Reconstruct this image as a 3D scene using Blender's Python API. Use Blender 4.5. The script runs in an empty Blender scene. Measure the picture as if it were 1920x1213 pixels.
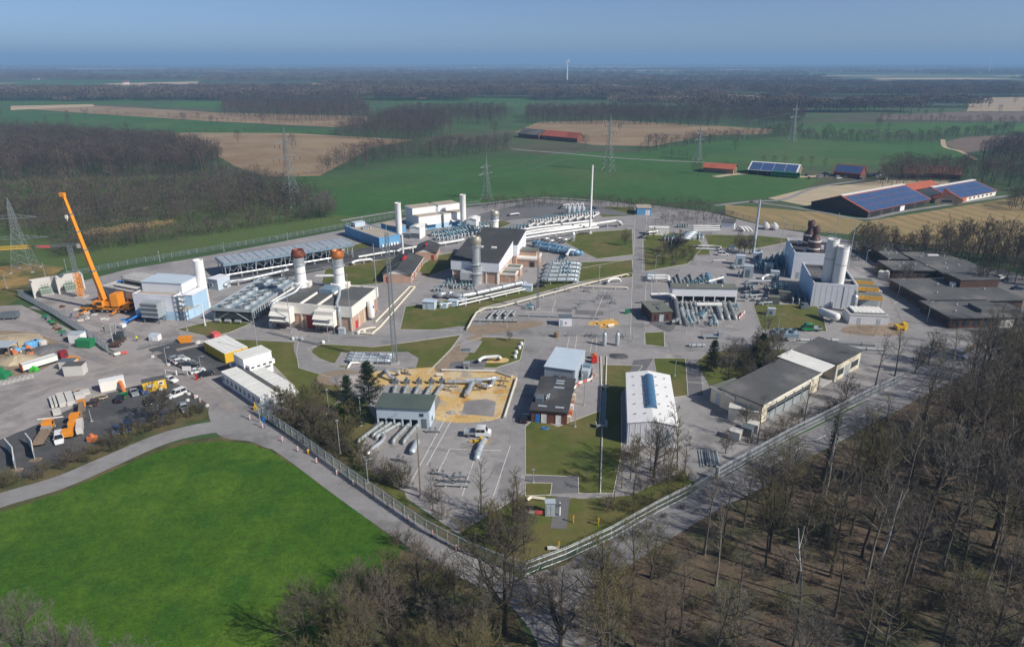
import bpy, math, random
import numpy as np
from mathutils import Vector, Matrix
from mathutils.geometry import tessellate_polygon
R = math.radians
SC = bpy.context.scene
COL = SC.collection
random.seed(7)

# ---------------------------------------------------------------- camera, sky, sun, exposure
PITCH, CAM_H, FOC = R(21.0), 72.0, 1280.0          # focal length in pixels of a 1920 px wide frame
cam_d = bpy.data.cameras.new('camera'); cam = bpy.data.objects.new('camera', cam_d); COL.objects.link(cam)
cam.location = (0, 0, CAM_H); cam.rotation_euler = (R(90) - PITCH, 0, 0)
cam_d.sensor_width = 36.0; cam_d.lens = 36.0 * FOC / 1920.0
cam_d.clip_start = 0.5; cam_d.clip_end = 120000
SC.camera = cam
SUN_AZ = Vector((0.88, -0.475)).normalized()        # horizontal direction towards the sun
SUN_EL = R(37)
W = bpy.data.worlds.new('World'); SC.world = W; W.use_nodes = True
nt = W.node_tree; bg = nt.nodes['Background']
sky = nt.nodes.new('ShaderNodeTexSky'); sky.sky_type = 'NISHITA'; sky.sun_disc = False
sky.sun_elevation = SUN_EL; sky.sun_rotation = math.atan2(SUN_AZ.x, SUN_AZ.y)
sky.altitude = 60; sky.air_density = 0.45; sky.dust_density = 0.9; sky.ozone_density = 3.2
nt.links.new(sky.outputs[0], bg.inputs[0]); bg.inputs[1].default_value = 0.080
sl = bpy.data.lights.new('sun', 'SUN'); sl.energy = 3.6; sl.angle = R(0.53); sl.color = (1.0, 0.945, 0.86)
so = bpy.data.objects.new('sun', sl); COL.objects.link(so)
so.rotation_euler = Vector((SUN_AZ.x * math.cos(SUN_EL), SUN_AZ.y * math.cos(SUN_EL), math.sin(SUN_EL))).to_track_quat('Z', 'Y').to_euler()
so.location = (120, -60, 150)
SC.view_settings.view_transform = 'Standard'; SC.view_settings.look = 'None'
SC.view_settings.exposure = 0.45; SC.view_settings.gamma = 1.0
SC.render.engine = 'CYCLES'
SC.cycles.use_denoising = True
SC.cycles.max_bounces = 5; SC.cycles.diffuse_bounces = 2; SC.cycles.glossy_bounces = 2
SC.cycles.transmission_bounces = 2; SC.cycles.volume_bounces = 0; SC.cycles.transparent_max_bounces = 8
SC.cycles.use_adaptive_sampling = True; SC.cycles.adaptive_threshold = 0.02

# ---------------------------------------------------------------- survey helpers: where a spot seen in the photo stands on the site, in metres
SP, CP = math.sin(PITCH), math.cos(PITCH)
def P(px, py, z=0.0):
    u, v = (px - 960) / FOC, (py - 606.5) / FOC
    t = (CAM_H - z) / (SP + v * CP)
    return Vector((u * t, t * (CP - v * SP), z))
def top(px, py, pyt):
    "height of a vertical thing standing at (px,py) whose top is seen at pyt"
    g = P(px, py); v = (pyt - 606.5) / FOC
    t = g.y / (CP - v * SP)
    return CAM_H - t * (SP + v * CP)
def mpp(py):
    v = (py - 606.5) / FOC
    return CAM_H / (SP + v * CP) / FOC

# ---------------------------------------------------------------- mesh builder
class MB:
    def __init__(s): s.v = []; s.f = []
    def add(s, vs, fs):
        o = len(s.v); s.v += [tuple(p) for p in vs]; s.f += [tuple(i + o for i in q) for q in fs]; return s
    def box(s, x0, x1, y0, y1, z0, z1):
        return s.add([(x0,y0,z0),(x1,y0,z0),(x1,y1,z0),(x0,y1,z0),(x0,y0,z1),(x1,y0,z1),(x1,y1,z1),(x0,y1,z1)],
                     [(0,3,2,1),(4,5,6,7),(0,1,5,4),(1,2,6,5),(2,3,7,6),(3,0,4,7)])
    def prism(s, poly, z0, z1):
        n = len(poly)
        if sum(poly[i][0]*poly[(i+1)%n][1]-poly[(i+1)%n][0]*poly[i][1] for i in range(n)) < 0: poly = poly[::-1]
        vs = [(p[0],p[1],z0) for p in poly] + [(p[0],p[1],z1) for p in poly]
        fs = [(i,(i+1)%n,(i+1)%n+n,i+n) for i in range(n)]
        tr = tessellate_polygon([[Vector((p[0],p[1],0)) for p in poly]])
        def up(t):
            a,b,c = [poly[i] for i in t]
            return t if (b[0]-a[0])*(c[1]-a[1])-(b[1]-a[1])*(c[0]-a[0]) > 0 else (t[0],t[2],t[1])
        tr = [up(t) for t in tr]
        fs += [tuple(i+n for i in t) for t in tr] + [(t[0],t[2],t[1]) for t in tr]
        return s.add(vs, fs)
    def xprofile(s, prof, x0, x1):
        "profile of (y,z) points, counter-clockwise seen from +x, swept along x"
        n = len(prof)
        vs = [(x0,p[0],p[1]) for p in prof] + [(x1,p[0],p[1]) for p in prof]
        fs = [(i,(i+1)%n,(i+1)%n+n,i+n) for i in range(n)] + [tuple(range(n,2*n)), tuple(range(n-1,-1,-1))]
        return s.add(vs, fs)
    def yprofile(s, prof, y0, y1):
        "profile of (x,z) points swept along y"
        n = len(prof)
        vs = [(p[0],y0,p[1]) for p in prof] + [(p[0],y1,p[1]) for p in prof]
        fs = [((i+1)%n,i,i+n,(i+1)%n+n) for i in range(n)] + [tuple(range(n)), tuple(range(2*n-1,n-1,-1))]
        return s.add(vs, fs)
    def lathe(s, c, prof, n=16, cap=True):
        vs = []; fs = []; m = len(prof)
        for r, z in prof:
            for k in range(n):
                a = 2*math.pi*k/n; vs.append((c[0]+r*math.cos(a), c[1]+r*math.sin(a), (c[2] if len(c)>2 else 0)+z))
        for j in range(m-1):
            for k in range(n):
                k2 = (k+1)%n; fs.append((j*n+k, j*n+k2, (j+1)*n+k2, (j+1)*n+k))
        if cap: fs.append(tuple(range(n-1,-1,-1))); fs.append(tuple((m-1)*n+k for k in range(n)))
        return s.add(vs, fs)
    def cyl(s, c, r, z0, z1, n=14, r2=None): return s.lathe((c[0],c[1],0), [(r,z0),(r if r2 is None else r2,z1)], n)
    def tube(s, pts, r, n=8, cap=True):
        pts = [Vector(p) for p in pts]; m = len(pts); rs = r if isinstance(r,(list,tuple)) else [r]*m
        vs = []; nrm = None
        for i,p in enumerate(pts):
            a = (p-pts[i-1]).normalized() if i else None; b = (pts[i+1]-p).normalized() if i<m-1 else None
            t = (a if b is None else b if a is None else (a+b)); t = t.normalized() if t.length>1e-6 else a
            if nrm is None:
                nrm = t.cross(Vector((0,0,1))); nrm = nrm if nrm.length>.05 else t.cross(Vector((1,0,0)))
            nrm = (nrm - t*nrm.dot(t)).normalized(); bi = t.cross(nrm)
            k = 1.0 if (a is None or b is None) else 1/max(.5, math.cos(a.angle(b)/2))
            for j in range(n):
                w = 2*math.pi*j/n; vs.append(p + (nrm*math.cos(w)+bi*math.sin(w))*rs[i]*(k if n>4 else 1))
        fs = [(i*n+j, i*n+(j+1)%n, (i+1)*n+(j+1)%n, (i+1)*n+j) for i in range(m-1) for j in range(n)]
        if cap: fs += [tuple(range(n-1,-1,-1)), tuple((m-1)*n+j for j in range(n))]
        return s.add(vs, fs)
    def bar(s, a, b, w=.1): return s.tube([a,b], w*.7071, 4)
    def quad(s, a, b, c, d): return s.add([a,b,c,d], [(0,1,2,3)])
    def slab(s, a, b, c, d, t):
        "quad with thickness t downwards along its normal"
        a,b,c,d = map(Vector,(a,b,c,d)); n = (b-a).cross(d-a).normalized()*t
        return s.add([a-n,b-n,c-n,d-n,a,b,c,d], [(0,3,2,1),(4,5,6,7),(0,1,5,4),(1,2,6,5),(2,3,7,6),(3,0,4,7)])
    def dome(s, c, r, h, n=14, k=4):
        return s.lathe(c, [(max(.001,r*math.cos(i*math.pi/2/k)), h*math.sin(i*math.pi/2/k)) for i in range(k+1)], n)
    def mesh(s, name, off=(0,0,0), smooth=False):
        m = bpy.data.meshes.new(name)
        m.from_pydata([(p[0]-off[0],p[1]-off[1],p[2]-off[2]) for p in s.v], [], s.f)
        if smooth:
            m.shade_smooth()
            try: m.set_sharp_from_angle(angle=R(40))
            except Exception: pass
        return m
def bend(pts, r, k=4):
    "round the corners of a polyline with radius r"
    pts = [Vector(p) for p in pts]; out = [pts[0]]
    for i in range(1, len(pts)-1):
        a, p, b = pts[i-1], pts[i], pts[i+1]
        da, db = (a-p), (b-p); q = min(r, da.length*.48, db.length*.48)
        s, e = p+da.normalized()*q, p+db.normalized()*q
        for j in range(k+1):
            t = j/k; out.append(s.lerp(p,t).lerp(p.lerp(e,t),t))
    return out + [pts[-1]]

# ---------------------------------------------------------------- scene objects
def link(o): COL.objects.link(o); return o
def tag(o, label=None, cat=None, group=None, kind=None):
    if label: o['label'] = label
    if cat: o['category'] = cat
    if group: o['group'] = group
    if kind: o['kind'] = kind
    return o
def thing(name, label, cat, loc, rz=0, group=None):
    o = link(bpy.data.objects.new(name, None)); o.empty_display_size = .5
    o.location = loc; o.rotation_euler = (0,0,rz)
    return tag(o, label, cat, group)
def part(parent, name, mb, mat, world=False, smooth=False, label=None, loc=None):
    off = parent.location if world else (0,0,0)
    me = mb if isinstance(mb, bpy.types.Mesh) else mb.mesh(name, off, smooth)
    if not me.materials: me.materials.append(MT[mat])
    o = link(bpy.data.objects.new(name, me)); o.parent = parent
    if loc is not None: o.location = loc
    if label: o['label'] = label
    return o
def solo(name, mb, mat, label, cat, group=None, loc=None, rz=0, smooth=False):
    if loc is None:
        a = np.array(mb.v); lo, hi = a.min(0), a.max(0)
        loc = Vector(((lo[0]+hi[0])/2, (lo[1]+hi[1])/2, lo[2])); off = loc
    else: off = (0,0,0)
    me = mb.mesh(name, off, smooth); me.materials.append(MT[mat])
    o = link(bpy.data.objects.new(name, me)); o.location = loc; o.rotation_euler = (0,0,rz)
    return tag(o, label, cat, group)
def dup(o, loc=None, rz=None, label=None, scale=None, parent=None, group=None, mat=None):
    c = link(o.copy()); c.parent = parent
    if loc is not None: c.location = loc
    if rz is not None: c.rotation_euler = (0,0,rz)
    if scale is not None: c.scale = (scale,)*3 if not isinstance(scale,(tuple,list)) else scale
    if label: c['label'] = label
    if group: c['group'] = group
    for ch in list(o.children): dup(ch, parent=c, mat=mat)
    return c
def frame(a, b):
    "origin and turn of a frame whose x axis runs from pixel a to pixel b on the ground; also its length"
    A, B = P(*a), P(*b); d = B-A
    return A, math.atan2(d.y, d.x), d.length
def W2(A, rz, x, y, z=0):
    return Vector((A.x+x*math.cos(rz)-y*math.sin(rz), A.y+x*math.sin(rz)+y*math.cos(rz), z))

# ---------------------------------------------------------------- procedural materials
MT = {}
def mat(name, col, rough=.8, metal=0, vary=(), bump=0, bscale=3, per=0, col2=None, c2scale=.1, c2w=(.45,.6), stripes=None, spec=.3, emis=None, detail=4):
    """vary: list of (noise scale, strength of lightness change); col2: a second colour mixed in patches;
    per: lightness change from object to object; stripes: (colour, scale, angle, width) bands in the surface itself"""
    m = bpy.data.materials.new(name); m.use_nodes = True; n = m.node_tree.nodes; l = m.node_tree.links
    b = n['Principled BSDF']; b.inputs['Roughness'].default_value = rough; b.inputs['Metallic'].default_value = metal
    b.inputs['Specular IOR Level'].default_value = spec
    MT[name] = m
    rgb = n.new('ShaderNodeRGB'); rgb.outputs[0].default_value = (*col, 1); cur = rgb.outputs[0]
    tc = n.new('ShaderNodeTexCoord'); co = tc.outputs['Object']
    def noise(sc, det=detail, rgh=.6):
        t = n.new('ShaderNodeTexNoise'); t.inputs['Scale'].default_value = sc; t.inputs['Detail'].default_value = det
        t.inputs['Roughness'].default_value = rgh; l.new(co, t.inputs['Vector']); return t.outputs['Fac']
    def mix(fac, a, bcol):
        x = n.new('ShaderNodeMix'); x.data_type = 'RGBA'; l.new(fac, x.inputs[0]); l.new(a, x.inputs[6])
        if isinstance(bcol, tuple): x.inputs[7].default_value = (*bcol, 1)
        else: l.new(bcol, x.inputs[7])
        return x.outputs[2]
    def ramp(src, lo, hi):
        r = n.new('ShaderNodeMapRange'); r.interpolation_type = 'SMOOTHSTEP'; l.new(src, r.inputs[0])
        r.inputs[1].default_value = lo; r.inputs[2].default_value = hi; return r.outputs[0]
    if col2 is not None:
        for q, (c2, s2, w2) in enumerate(col2 if isinstance(col2, list) else [(col2, c2scale, c2w)]):
            cur = mix(ramp(noise(s2), *w2), cur, c2)
    if stripes is not None:
        sc_, ss, ang, w = stripes
        mp = n.new('ShaderNodeMapping'); mp.inputs['Rotation'].default_value = (0,0,ang); l.new(co, mp.inputs[0])
        wv = n.new('ShaderNodeTexWave'); wv.inputs['Scale'].default_value = ss; wv.inputs['Distortion'].default_value = .6
        wv.inputs['Detail'].default_value = 1; l.new(mp.outputs[0], wv.inputs['Vector'])
        cur = mix(ramp(wv.outputs['Fac'], *w), cur, sc_)
    for sc_, am in vary:
        f = noise(sc_); r = n.new('ShaderNodeMapRange'); l.new(f, r.inputs[0]); r.inputs[1].default_value = .25; r.inputs[2].default_value = .75
        r.inputs[3].default_value = 1-am; r.inputs[4].default_value = 1+am
        x = n.new('ShaderNodeVectorMath'); x.operation = 'SCALE'; l.new(cur, x.inputs[0]); l.new(r.outputs[0], x.inputs['Scale']); cur = x.outputs[0]
    if per:
        oi = n.new('ShaderNodeObjectInfo'); r = n.new('ShaderNodeMapRange'); l.new(oi.outputs['Random'], r.inputs[0])
        r.inputs[3].default_value = 1-per; r.inputs[4].default_value = 1+per
        x = n.new('ShaderNodeVectorMath'); x.operation = 'SCALE'; l.new(cur, x.inputs[0]); l.new(r.outputs[0], x.inputs['Scale']); cur = x.outputs[0]
    l.new(cur, b.inputs['Base Color'])
    if bump:
        bp = n.new('ShaderNodeBump'); bp.inputs['Strength'].default_value = 1; bp.inputs['Distance'].default_value = bump
        l.new(noise(bscale, 3), bp.inputs['Height']); l.new(bp.outputs[0], b.inputs['Normal'])
    return m
# ---------------------------------------------------------------- material list
G = .5
mat('lawn', (.092,.112,.022), .95, vary=[(.35,.16),(4,.22)], col2=[((.135,.122,.042),.09,(.42,.62)),((.058,.092,.018),.05,(.55,.7))])
mat('meadow', (.080,.122,.034), .95, vary=[(.02,.2),(.6,.2)], col2=[((.105,.10,.05),.015,(.5,.66))])
mat('near_field', (.044,.112,.005), .95, vary=[(.05,.12),(.5,.24),(1.4,.3),(4,.4)], col2=[((.075,.140,.012),.05,(.42,.66)),((.030,.095,.006),.13,(.5,.68)),((.17,.16,.09),1.1,(.66,.78))])
mat('green_crop', (.040,.115,.024), .95, vary=[(.01,.2),(.15,.18)], col2=[((.072,.122,.036),.006,(.46,.62))], stripes=((.052,.118,.034),.045,R(62),(.7,.95)))
mat('green_crop_b', (.050,.125,.025), .95, vary=[(.01,.2),(.15,.18)], col2=[((.06,.10,.035),.008,(.48,.62))])
mat('stubble', (.30,.222,.135), .95, vary=[(.02,.16),(.3,.14)], col2=[((.245,.165,.095),.012,(.45,.6))], stripes=((.24,.175,.10),.10,R(20),(.6,.95)))
mat('stubble_gold', (.33,.24,.11), .95, vary=[(.02,.16),(.3,.14)], col2=[((.24,.19,.085),.02,(.42,.6)),((.36,.26,.14),.05,(.5,.7))], stripes=((.25,.195,.09),.035,R(-9),(.2,1.1)))
mat('striped_field', (.48,.40,.27), .95, vary=[(.02,.1)], stripes=((.24,.17,.11),.022,R(4),(.4,.6)))
mat('ploughed', (.165,.125,.098), .95, vary=[(.02,.14),(.4,.14)])
mat('pale_field', (.46,.36,.23), .95, vary=[(.01,.14)])
mat('far_land', (.052,.098,.034), .95, vary=[(.002,.2),(.02,.2)], col2=[((.085,.085,.05),.0025,(.5,.6)),((.05,.10,.03),.004,(.55,.62))])
mat('litter', (.115,.084,.058), .98, vary=[(.2,.25),(2.5,.4)], col2=[((.070,.072,.038),.08,(.46,.62)),((.145,.108,.072),.35,(.52,.72)),((.05,.048,.04),.2,(.58,.72))])
mat('rough_grass', (.120,.100,.045), .98, vary=[(.3,.2),(3,.3)], col2=[((.055,.072,.024),.16,(.42,.62)),((.20,.15,.08),.4,(.62,.8))])
mat('gold_grass', (.30,.20,.07), .98, vary=[(.3,.2),(3,.3)], col2=[((.11,.11,.04),.10,(.42,.62))])
mat('reed', (.44,.31,.16), .98, vary=[(.5,.25)])
mat('paving', (.300,.286,.282), .85, vary=[(.06,.12),(.5,.12),(6,.10)], col2=[((.235,.222,.218),.05,(.5,.66)),((.38,.35,.315),.16,(.56,.74)),((.165,.158,.155),.35,(.64,.78))], bump=.004)
mat('road_grey', (.262,.255,.252), .85, vary=[(.08,.12),(.6,.12),(6,.08)], col2=[((.19,.185,.182),.12,(.50,.68)),((.32,.30,.275),.3,(.6,.78))])
mat('gravel', (.335,.308,.295), .95, vary=[(.05,.10),(.5,.10),(7,.12)], col2=[((.21,.193,.19),.08,(.48,.66)),((.33,.285,.25),.04,(.55,.7))], bump=.01, bscale=6)
mat('worn_gravel', (.262,.242,.232), .95, vary=[(.1,.14),(.7,.12),(7,.1)], col2=[((.30,.27,.25),.2,(.45,.65))])
mat('paving_dark', (.235,.226,.224), .88, vary=[(.15,.12),(1,.12),(6,.1)], col2=[((.28,.265,.255),.3,(.5,.7))])
mat('asphalt', (.082,.084,.088), .9, vary=[(.08,.2),(.6,.16),(8,.12)], col2=[((.14,.138,.14),.11,(.52,.72)),((.055,.058,.062),.3,(.58,.75))])
mat('tarmac', (.150,.150,.155), .9, vary=[(.08,.14),(.6,.12),(8,.1)], col2=[((.19,.185,.18),.1,(.5,.7))])
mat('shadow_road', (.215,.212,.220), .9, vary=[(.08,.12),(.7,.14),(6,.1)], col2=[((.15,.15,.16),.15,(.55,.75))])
mat('sandy', (.58,.39,.15), .98, vary=[(.2,.12),(2,.12)], col2=[((.60,.47,.28),.16,(.44,.60)),((.50,.275,.06),.22,(.55,.68)),((.33,.29,.24),.2,(.54,.68))], bump=.08, bscale=1.2)
mat('pale_sand', (.45,.37,.25), .98, vary=[(.1,.15),(1,.12)], bump=.05, bscale=1)
mat('dirt', (.27,.21,.15), .98, vary=[(.15,.18),(2,.2)], col2=[((.20,.16,.12),.3,(.5,.7))], bump=.05, bscale=1.5)
mat('path_tan', (.36,.29,.22), .95, vary=[(.1,.12),(2,.1)])
mat('white_line', (.62,.61,.57), .8, vary=[(1.5,.2)])
mat('kerb', (.52,.50,.45), .9, vary=[(.8,.15)])
mat('white_panel', (.80,.80,.79), .55, vary=[(.25,.05),(2,.04)])
mat('white_roof', (.74,.74,.70), .7, vary=[(.3,.08),(2,.05)], col2=[((.54,.53,.49),.5,(.6,.85))])
mat('roof_rib', (.40,.40,.38), .7, vary=[(1,.1)])
mat('cream', (.66,.60,.47), .75, vary=[(.5,.07)])
mat('cream_white', (.80,.77,.70), .6, vary=[(.5,.06)])
mat('sky_blue', (.42,.60,.76), .55, vary=[(.4,.06)])
mat('mid_blue', (.13,.33,.55), .55, vary=[(.3,.12),(3,.06)])
mat('pale_blue', (.50,.59,.67), .55, vary=[(.3,.06)])
mat('grey_blue', (.40,.46,.51), .55, vary=[(.3,.07)])
mat('lilac_white', (.75,.76,.80), .55, vary=[(.3,.05)])
mat('tan_roof', (.42,.36,.29), .9, vary=[(.2,.12),(2,.06)], col2=[((.34,.30,.25),.15,(.5,.7))])
mat('dark_roof', (.060,.062,.065), .9, vary=[(.2,.2),(2,.15)], col2=[((.10,.10,.10),.12,(.52,.72))])
mat('roof_grey', (.105,.108,.108), .9, vary=[(.15,.2),(1.5,.12)], col2=[((.16,.155,.15),.1,(.52,.70)),((.07,.075,.08),.25,(.6,.78))])
mat('green_roof', (.085,.115,.100), .85, vary=[(.2,.14),(2,.1)])
mat('olive_roof', (.155,.165,.140), .9, vary=[(.2,.14),(2,.1)])
mat('brick_red', (.165,.068,.048), .9, vary=[(.4,.12),(6,.18)])
mat('brick_dark', (.095,.052,.042), .9, vary=[(.4,.12),(6,.2)])
mat('brick_pink', (.50,.335,.25), .9, vary=[(.4,.1),(6,.12)])
mat('tile_red', (.38,.105,.060), .85, vary=[(.2,.15),(2,.12)])
mat('orange_clad', (.55,.17,.08), .8, vary=[(.3,.1)])
mat('timber_dark', (.055,.048,.042), .9, vary=[(.5,.2)])
mat('timber', (.24,.18,.13), .9, vary=[(.5,.2)])
mat('solar', (.052,.095,.215), .22, vary=[(.4,.12)], spec=.6)
mat('solar_b', (.056,.10,.20), .25, vary=[(.4,.12)], spec=.6)
mat('glass', (.030,.045,.055), .12, spec=.7)
mat('rooflight', (.075,.175,.30), .3, vary=[(1,.12)], spec=.5)
mat('concrete', (.44,.43,.41), .9, vary=[(.3,.10),(3,.08)], col2=[((.35,.34,.32),.3,(.55,.75))])
mat('concrete_pale', (.58,.56,.52), .9, vary=[(.3,.08),(3,.06)])
mat('metal_pale', (.50,.55,.58), .42, .35, vary=[(.4,.10),(3,.06)])
mat('pipe_silver', (.60,.62,.63), .34, .55, vary=[(.5,.12)])
mat('pipe_white', (.70,.70,.68), .45, .1, vary=[(.5,.08)])
mat('pipe_grey', (.36,.385,.385), .5, .25, vary=[(.5,.14)])
mat('pipe_dark', (.205,.225,.235), .55, .2, vary=[(.5,.15)])
mat('pipe_blue', (.20,.34,.47), .45, .2, vary=[(.5,.12)])
mat('pipe_cream', (.58,.54,.44), .6, vary=[(.5,.1)])
mat('pipe_teal', (.10,.24,.30), .5, .1, vary=[(.5,.14)])
mat('galv', (.42,.46,.48), .5, .4, vary=[(.6,.1)])
mat('galv_dark', (.17,.20,.22), .55, .3, vary=[(.6,.12)])
mat('steel_blue', (.225,.31,.38), .5, .2, vary=[(.5,.12)])
mat('machine_dark', (.050,.060,.065), .6, .2, vary=[(.8,.2)])
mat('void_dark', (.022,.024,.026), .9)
mat('stack_white', (.82,.81,.78), .5, vary=[(.3,.06)], col2=[((.60,.58,.53),.35,(.62,.85))])
mat('stack_rust', (.24,.075,.045), .55, .3, vary=[(.6,.25)], col2=[((.13,.050,.035),.5,(.5,.66))])
mat('stack_copper', (.48,.165,.05), .45, .4, vary=[(.6,.22)], col2=[((.22,.085,.04),.4,(.55,.72))])
mat('stack_brown', (.105,.062,.060), .55, .3, vary=[(.6,.25)], col2=[((.26,.215,.19),.5,(.6,.75))])
mat('stack_silver', (.52,.55,.56), .38, .5, vary=[(.5,.18)], col2=[((.36,.33,.27),.6,(.62,.8))])
mat('brass', (.50,.46,.37), .4, .5, vary=[(.6,.12)])
mat('yellow', (.72,.44,.035), .5, vary=[(.4,.08)])
mat('yellow_wall', (.60,.43,.03), .5, vary=[(.4,.08)])
mat('amber', (.74,.40,.07), .55, vary=[(.4,.08)])
mat('orange', (.76,.28,.025), .45, vary=[(.6,.08)])
mat('orange_red', (.66,.20,.07), .6, vary=[(.6,.1)])
mat('red', (.55,.035,.035), .5, vary=[(.6,.1)])
mat('dark_red', (.27,.02,.03), .5, vary=[(.6,.1)])
mat('door_red', (.33,.045,.04), .6, vary=[(.6,.1)])
mat('pink_red', (.62,.12,.11), .6, vary=[(.6,.1)])
mat('green_paint', (.025,.22,.085), .5, vary=[(.6,.1)])
mat('green_bright', (.06,.48,.05), .45, vary=[(.6,.1)])
mat('transformer', (.30,.37,.31), .55, vary=[(.6,.1)])
mat('blue_paint', (.03,.21,.62), .45, vary=[(.6,.1)])
mat('blue_tub', (.16,.42,.70), .5, vary=[(.6,.1)])
mat('tyre', (.018,.018,.019), .9)
mat('rim', (.40,.40,.41), .4, .6)
mat('car_white', (.74,.75,.75), .25, spec=.5)
mat('car_silver', (.46,.48,.50), .25, .5, spec=.5)
mat('car_black', (.016,.018,.022), .2, spec=.6)
mat('car_blue', (.015,.075,.27), .22, spec=.6)
mat('car_navy', (.012,.028,.075), .22, spec=.6)
mat('car_green', (.012,.20,.055), .22, spec=.6)
mat('car_brown', (.075,.040,.028), .25, spec=.6)
mat('car_grey', (.14,.15,.16), .25, .3, spec=.6)
mat('car_glass', (.018,.024,.028), .08, spec=.8)
mat('lamp_red', (.45,.02,.02), .3)
mat('lamp_clear', (.75,.75,.70), .2)
mat('skin', (.50,.30,.22), .6)
mat('cloth_blue', (.06,.09,.22), .9)
mat('cloth_orange', (.75,.20,.06), .8)
mat('cloth_yellow', (.62,.66,.05), .8)
mat('cloth_dark', (.04,.045,.06), .9)
mat('hair', (.05,.035,.025), .9)
mat('bark', (.105,.088,.068), .95, per=.22, vary=[(1.2,.2)])
mat('bark_dark', (.070,.060,.046), .95, per=.2, vary=[(1.2,.2)])
mat('bark_pale', (.19,.17,.14), .95, per=.2, vary=[(1.2,.2)])
mat('birch', (.55,.53,.48), .9, vary=[(1.5,.25)])
mat('twig', (.138,.115,.086), .95, per=.2)
mat('twig_grey', (.155,.142,.118), .95, per=.2)
mat('twig_olive', (.150,.132,.062), .95, per=.2)
mat('twig_dark', (.080,.068,.050), .95, per=.2)
mat('far_bark', (.10,.084,.072), .95)
mat('far_twig', (.072,.060,.054), .95, per=.25)
mat('far_twig_b', (.100,.080,.064), .95, per=.25)
mat('wood_twig', (.135,.110,.092), .95, per=.3)
mat('wood_twig_b', (.165,.138,.105), .95, per=.3)
mat('pylon_steel', (.24,.275,.28), .5, .3, vary=[(.6,.1)])
mat('needle', (.016,.034,.014), .9, per=.15, vary=[(1,.3)])
mat('leaf_dark', (.022,.042,.016), .85, per=.2, vary=[(1,.3)])
mat('leaf_olive', (.085,.082,.030), .9, per=.2, vary=[(1,.3)])
mat('leaf_fresh', (.060,.100,.026), .9, per=.2, vary=[(1,.3)])
mat('hedge_brown', (.10,.075,.055), .95, per=.2, vary=[(1,.3)])
mat('wire', (.16,.17,.18), .5, .5)
mat('sign_blue', (.02,.16,.55), .4)
mat('tarp_white', (.78,.78,.78), .5)

# ---------------------------------------------------------------- the setting: sheets of ground
def cr(pts, k=6, closed=True):
    "Catmull-Rom through points"
    n = len(pts); out = []
    rng = range(n) if closed else range(n-1)
    for i in rng:
        g = (lambda j: pts[j % n]) if closed else (lambda j: pts[min(max(j,0),n-1)])
        p0,p1,p2,p3 = g(i-1),g(i),g(i+1),g(i+2)
        for j in range(k):
            t = j/k
            out.append(tuple(.5*((2*b)+(c-a)*t+(2*a-5*b+4*c-d)*t*t+(3*b-a-3*c+d)*t**3) for a,b,c,d in zip(p0,p1,p2,p3)))
    if not closed: out.append(tuple(pts[-1]))
    return out
ZS = .3                                            # the sheets lie a few millimetres above one another
def sheet(name, pix, z, material, kind='structure', smooth=False, thick=0, ragged=0, label=None, cat=None, world=False):
    z *= ZS
    pts = [(p.x,p.y) for p in (P(*q) for q in pix)] if not world else list(pix)
    if smooth: pts = cr(pts)
    if ragged:
        rg = random.Random(len(name)*7+int(z*1e4)); q = []
        for i in range(len(pts)):
            a, b = Vector(pts[i]), Vector(pts[(i+1)%len(pts)]); d = b-a; m = max(1,int(d.length/(ragged*3)))
            for j in range(m):
                p = a+d*(j/m); w = Vector((-d.y,d.x)).normalized()*rg.uniform(-ragged,ragged) if d.length>.01 and j else Vector((0,0)); q.append(tuple(p+w))
        pts = q
    mb = MB()
    if thick: mb.prism(pts, z-thick, z)
    else:
        if sum(pts[i][0]*pts[(i+1)%len(pts)][1]-pts[(i+1)%len(pts)][0]*pts[i][1] for i in range(len(pts))) < 0: pts = pts[::-1]
        fs = []
        for t in tessellate_polygon([[Vector((*p,0)) for p in pts]]):
            a,b,c = [pts[i] for i in t]
            fs.append(t if (b[0]-a[0])*(c[1]-a[1])-(b[1]-a[1])*(c[0]-a[0])>0 else (t[0],t[2],t[1]))
        mb.add([(*p,z) for p in pts], fs)
    me = mb.mesh(name); me.materials.append(MT[material]); o = link(bpy.data.objects.new(name, me))
    return tag(o, label, cat, None, kind)
def ribbon_pts(pts, w, smooth=True):
    pts = [Vector((p[0],p[1])) for p in (cr(pts,6,False) if smooth else pts)]
    L = []; Rr = []
    for i,p in enumerate(pts):
        d = (pts[min(i+1,len(pts)-1)]-pts[max(i-1,0)]).normalized(); n_ = Vector((-d.y,d.x))*w/2
        L.append(p+n_); Rr.append(p-n_)
    return L, Rr
def road(name, pix, w, z, material, label=None, smooth=True, thick=0):
    z *= ZS; L, Rr = ribbon_pts([P(*q)[:2] for q in pix], w, smooth); mb = MB(); n = len(L)
    mb.add([(*p,z) for p in Rr]+[(*p,z) for p in L], [(i,i+1,n+i+1,n+i) for i in range(n-1)])
    if thick: mb.add([(*p,z-thick) for p in Rr]+[(*p,z-thick) for p in L]+[(*p,z) for p in Rr]+[(*p,z) for p in L],
                     [(i+1,i,2*n+i,2*n+i+1) for i in range(n-1)]+[(n+i,n+i+1,3*n+i+1,3*n+i) for i in range(n-1)])
    me = mb.mesh(name); me.materials.append(MT[material]); o = link(bpy.data.objects.new(name, me)); return tag(o, kind='structure')

sheet('ground', [(-45000,-300),(45000,-300),(45000,70000),(-45000,70000)], 0, 'far_land', world=True)
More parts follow.
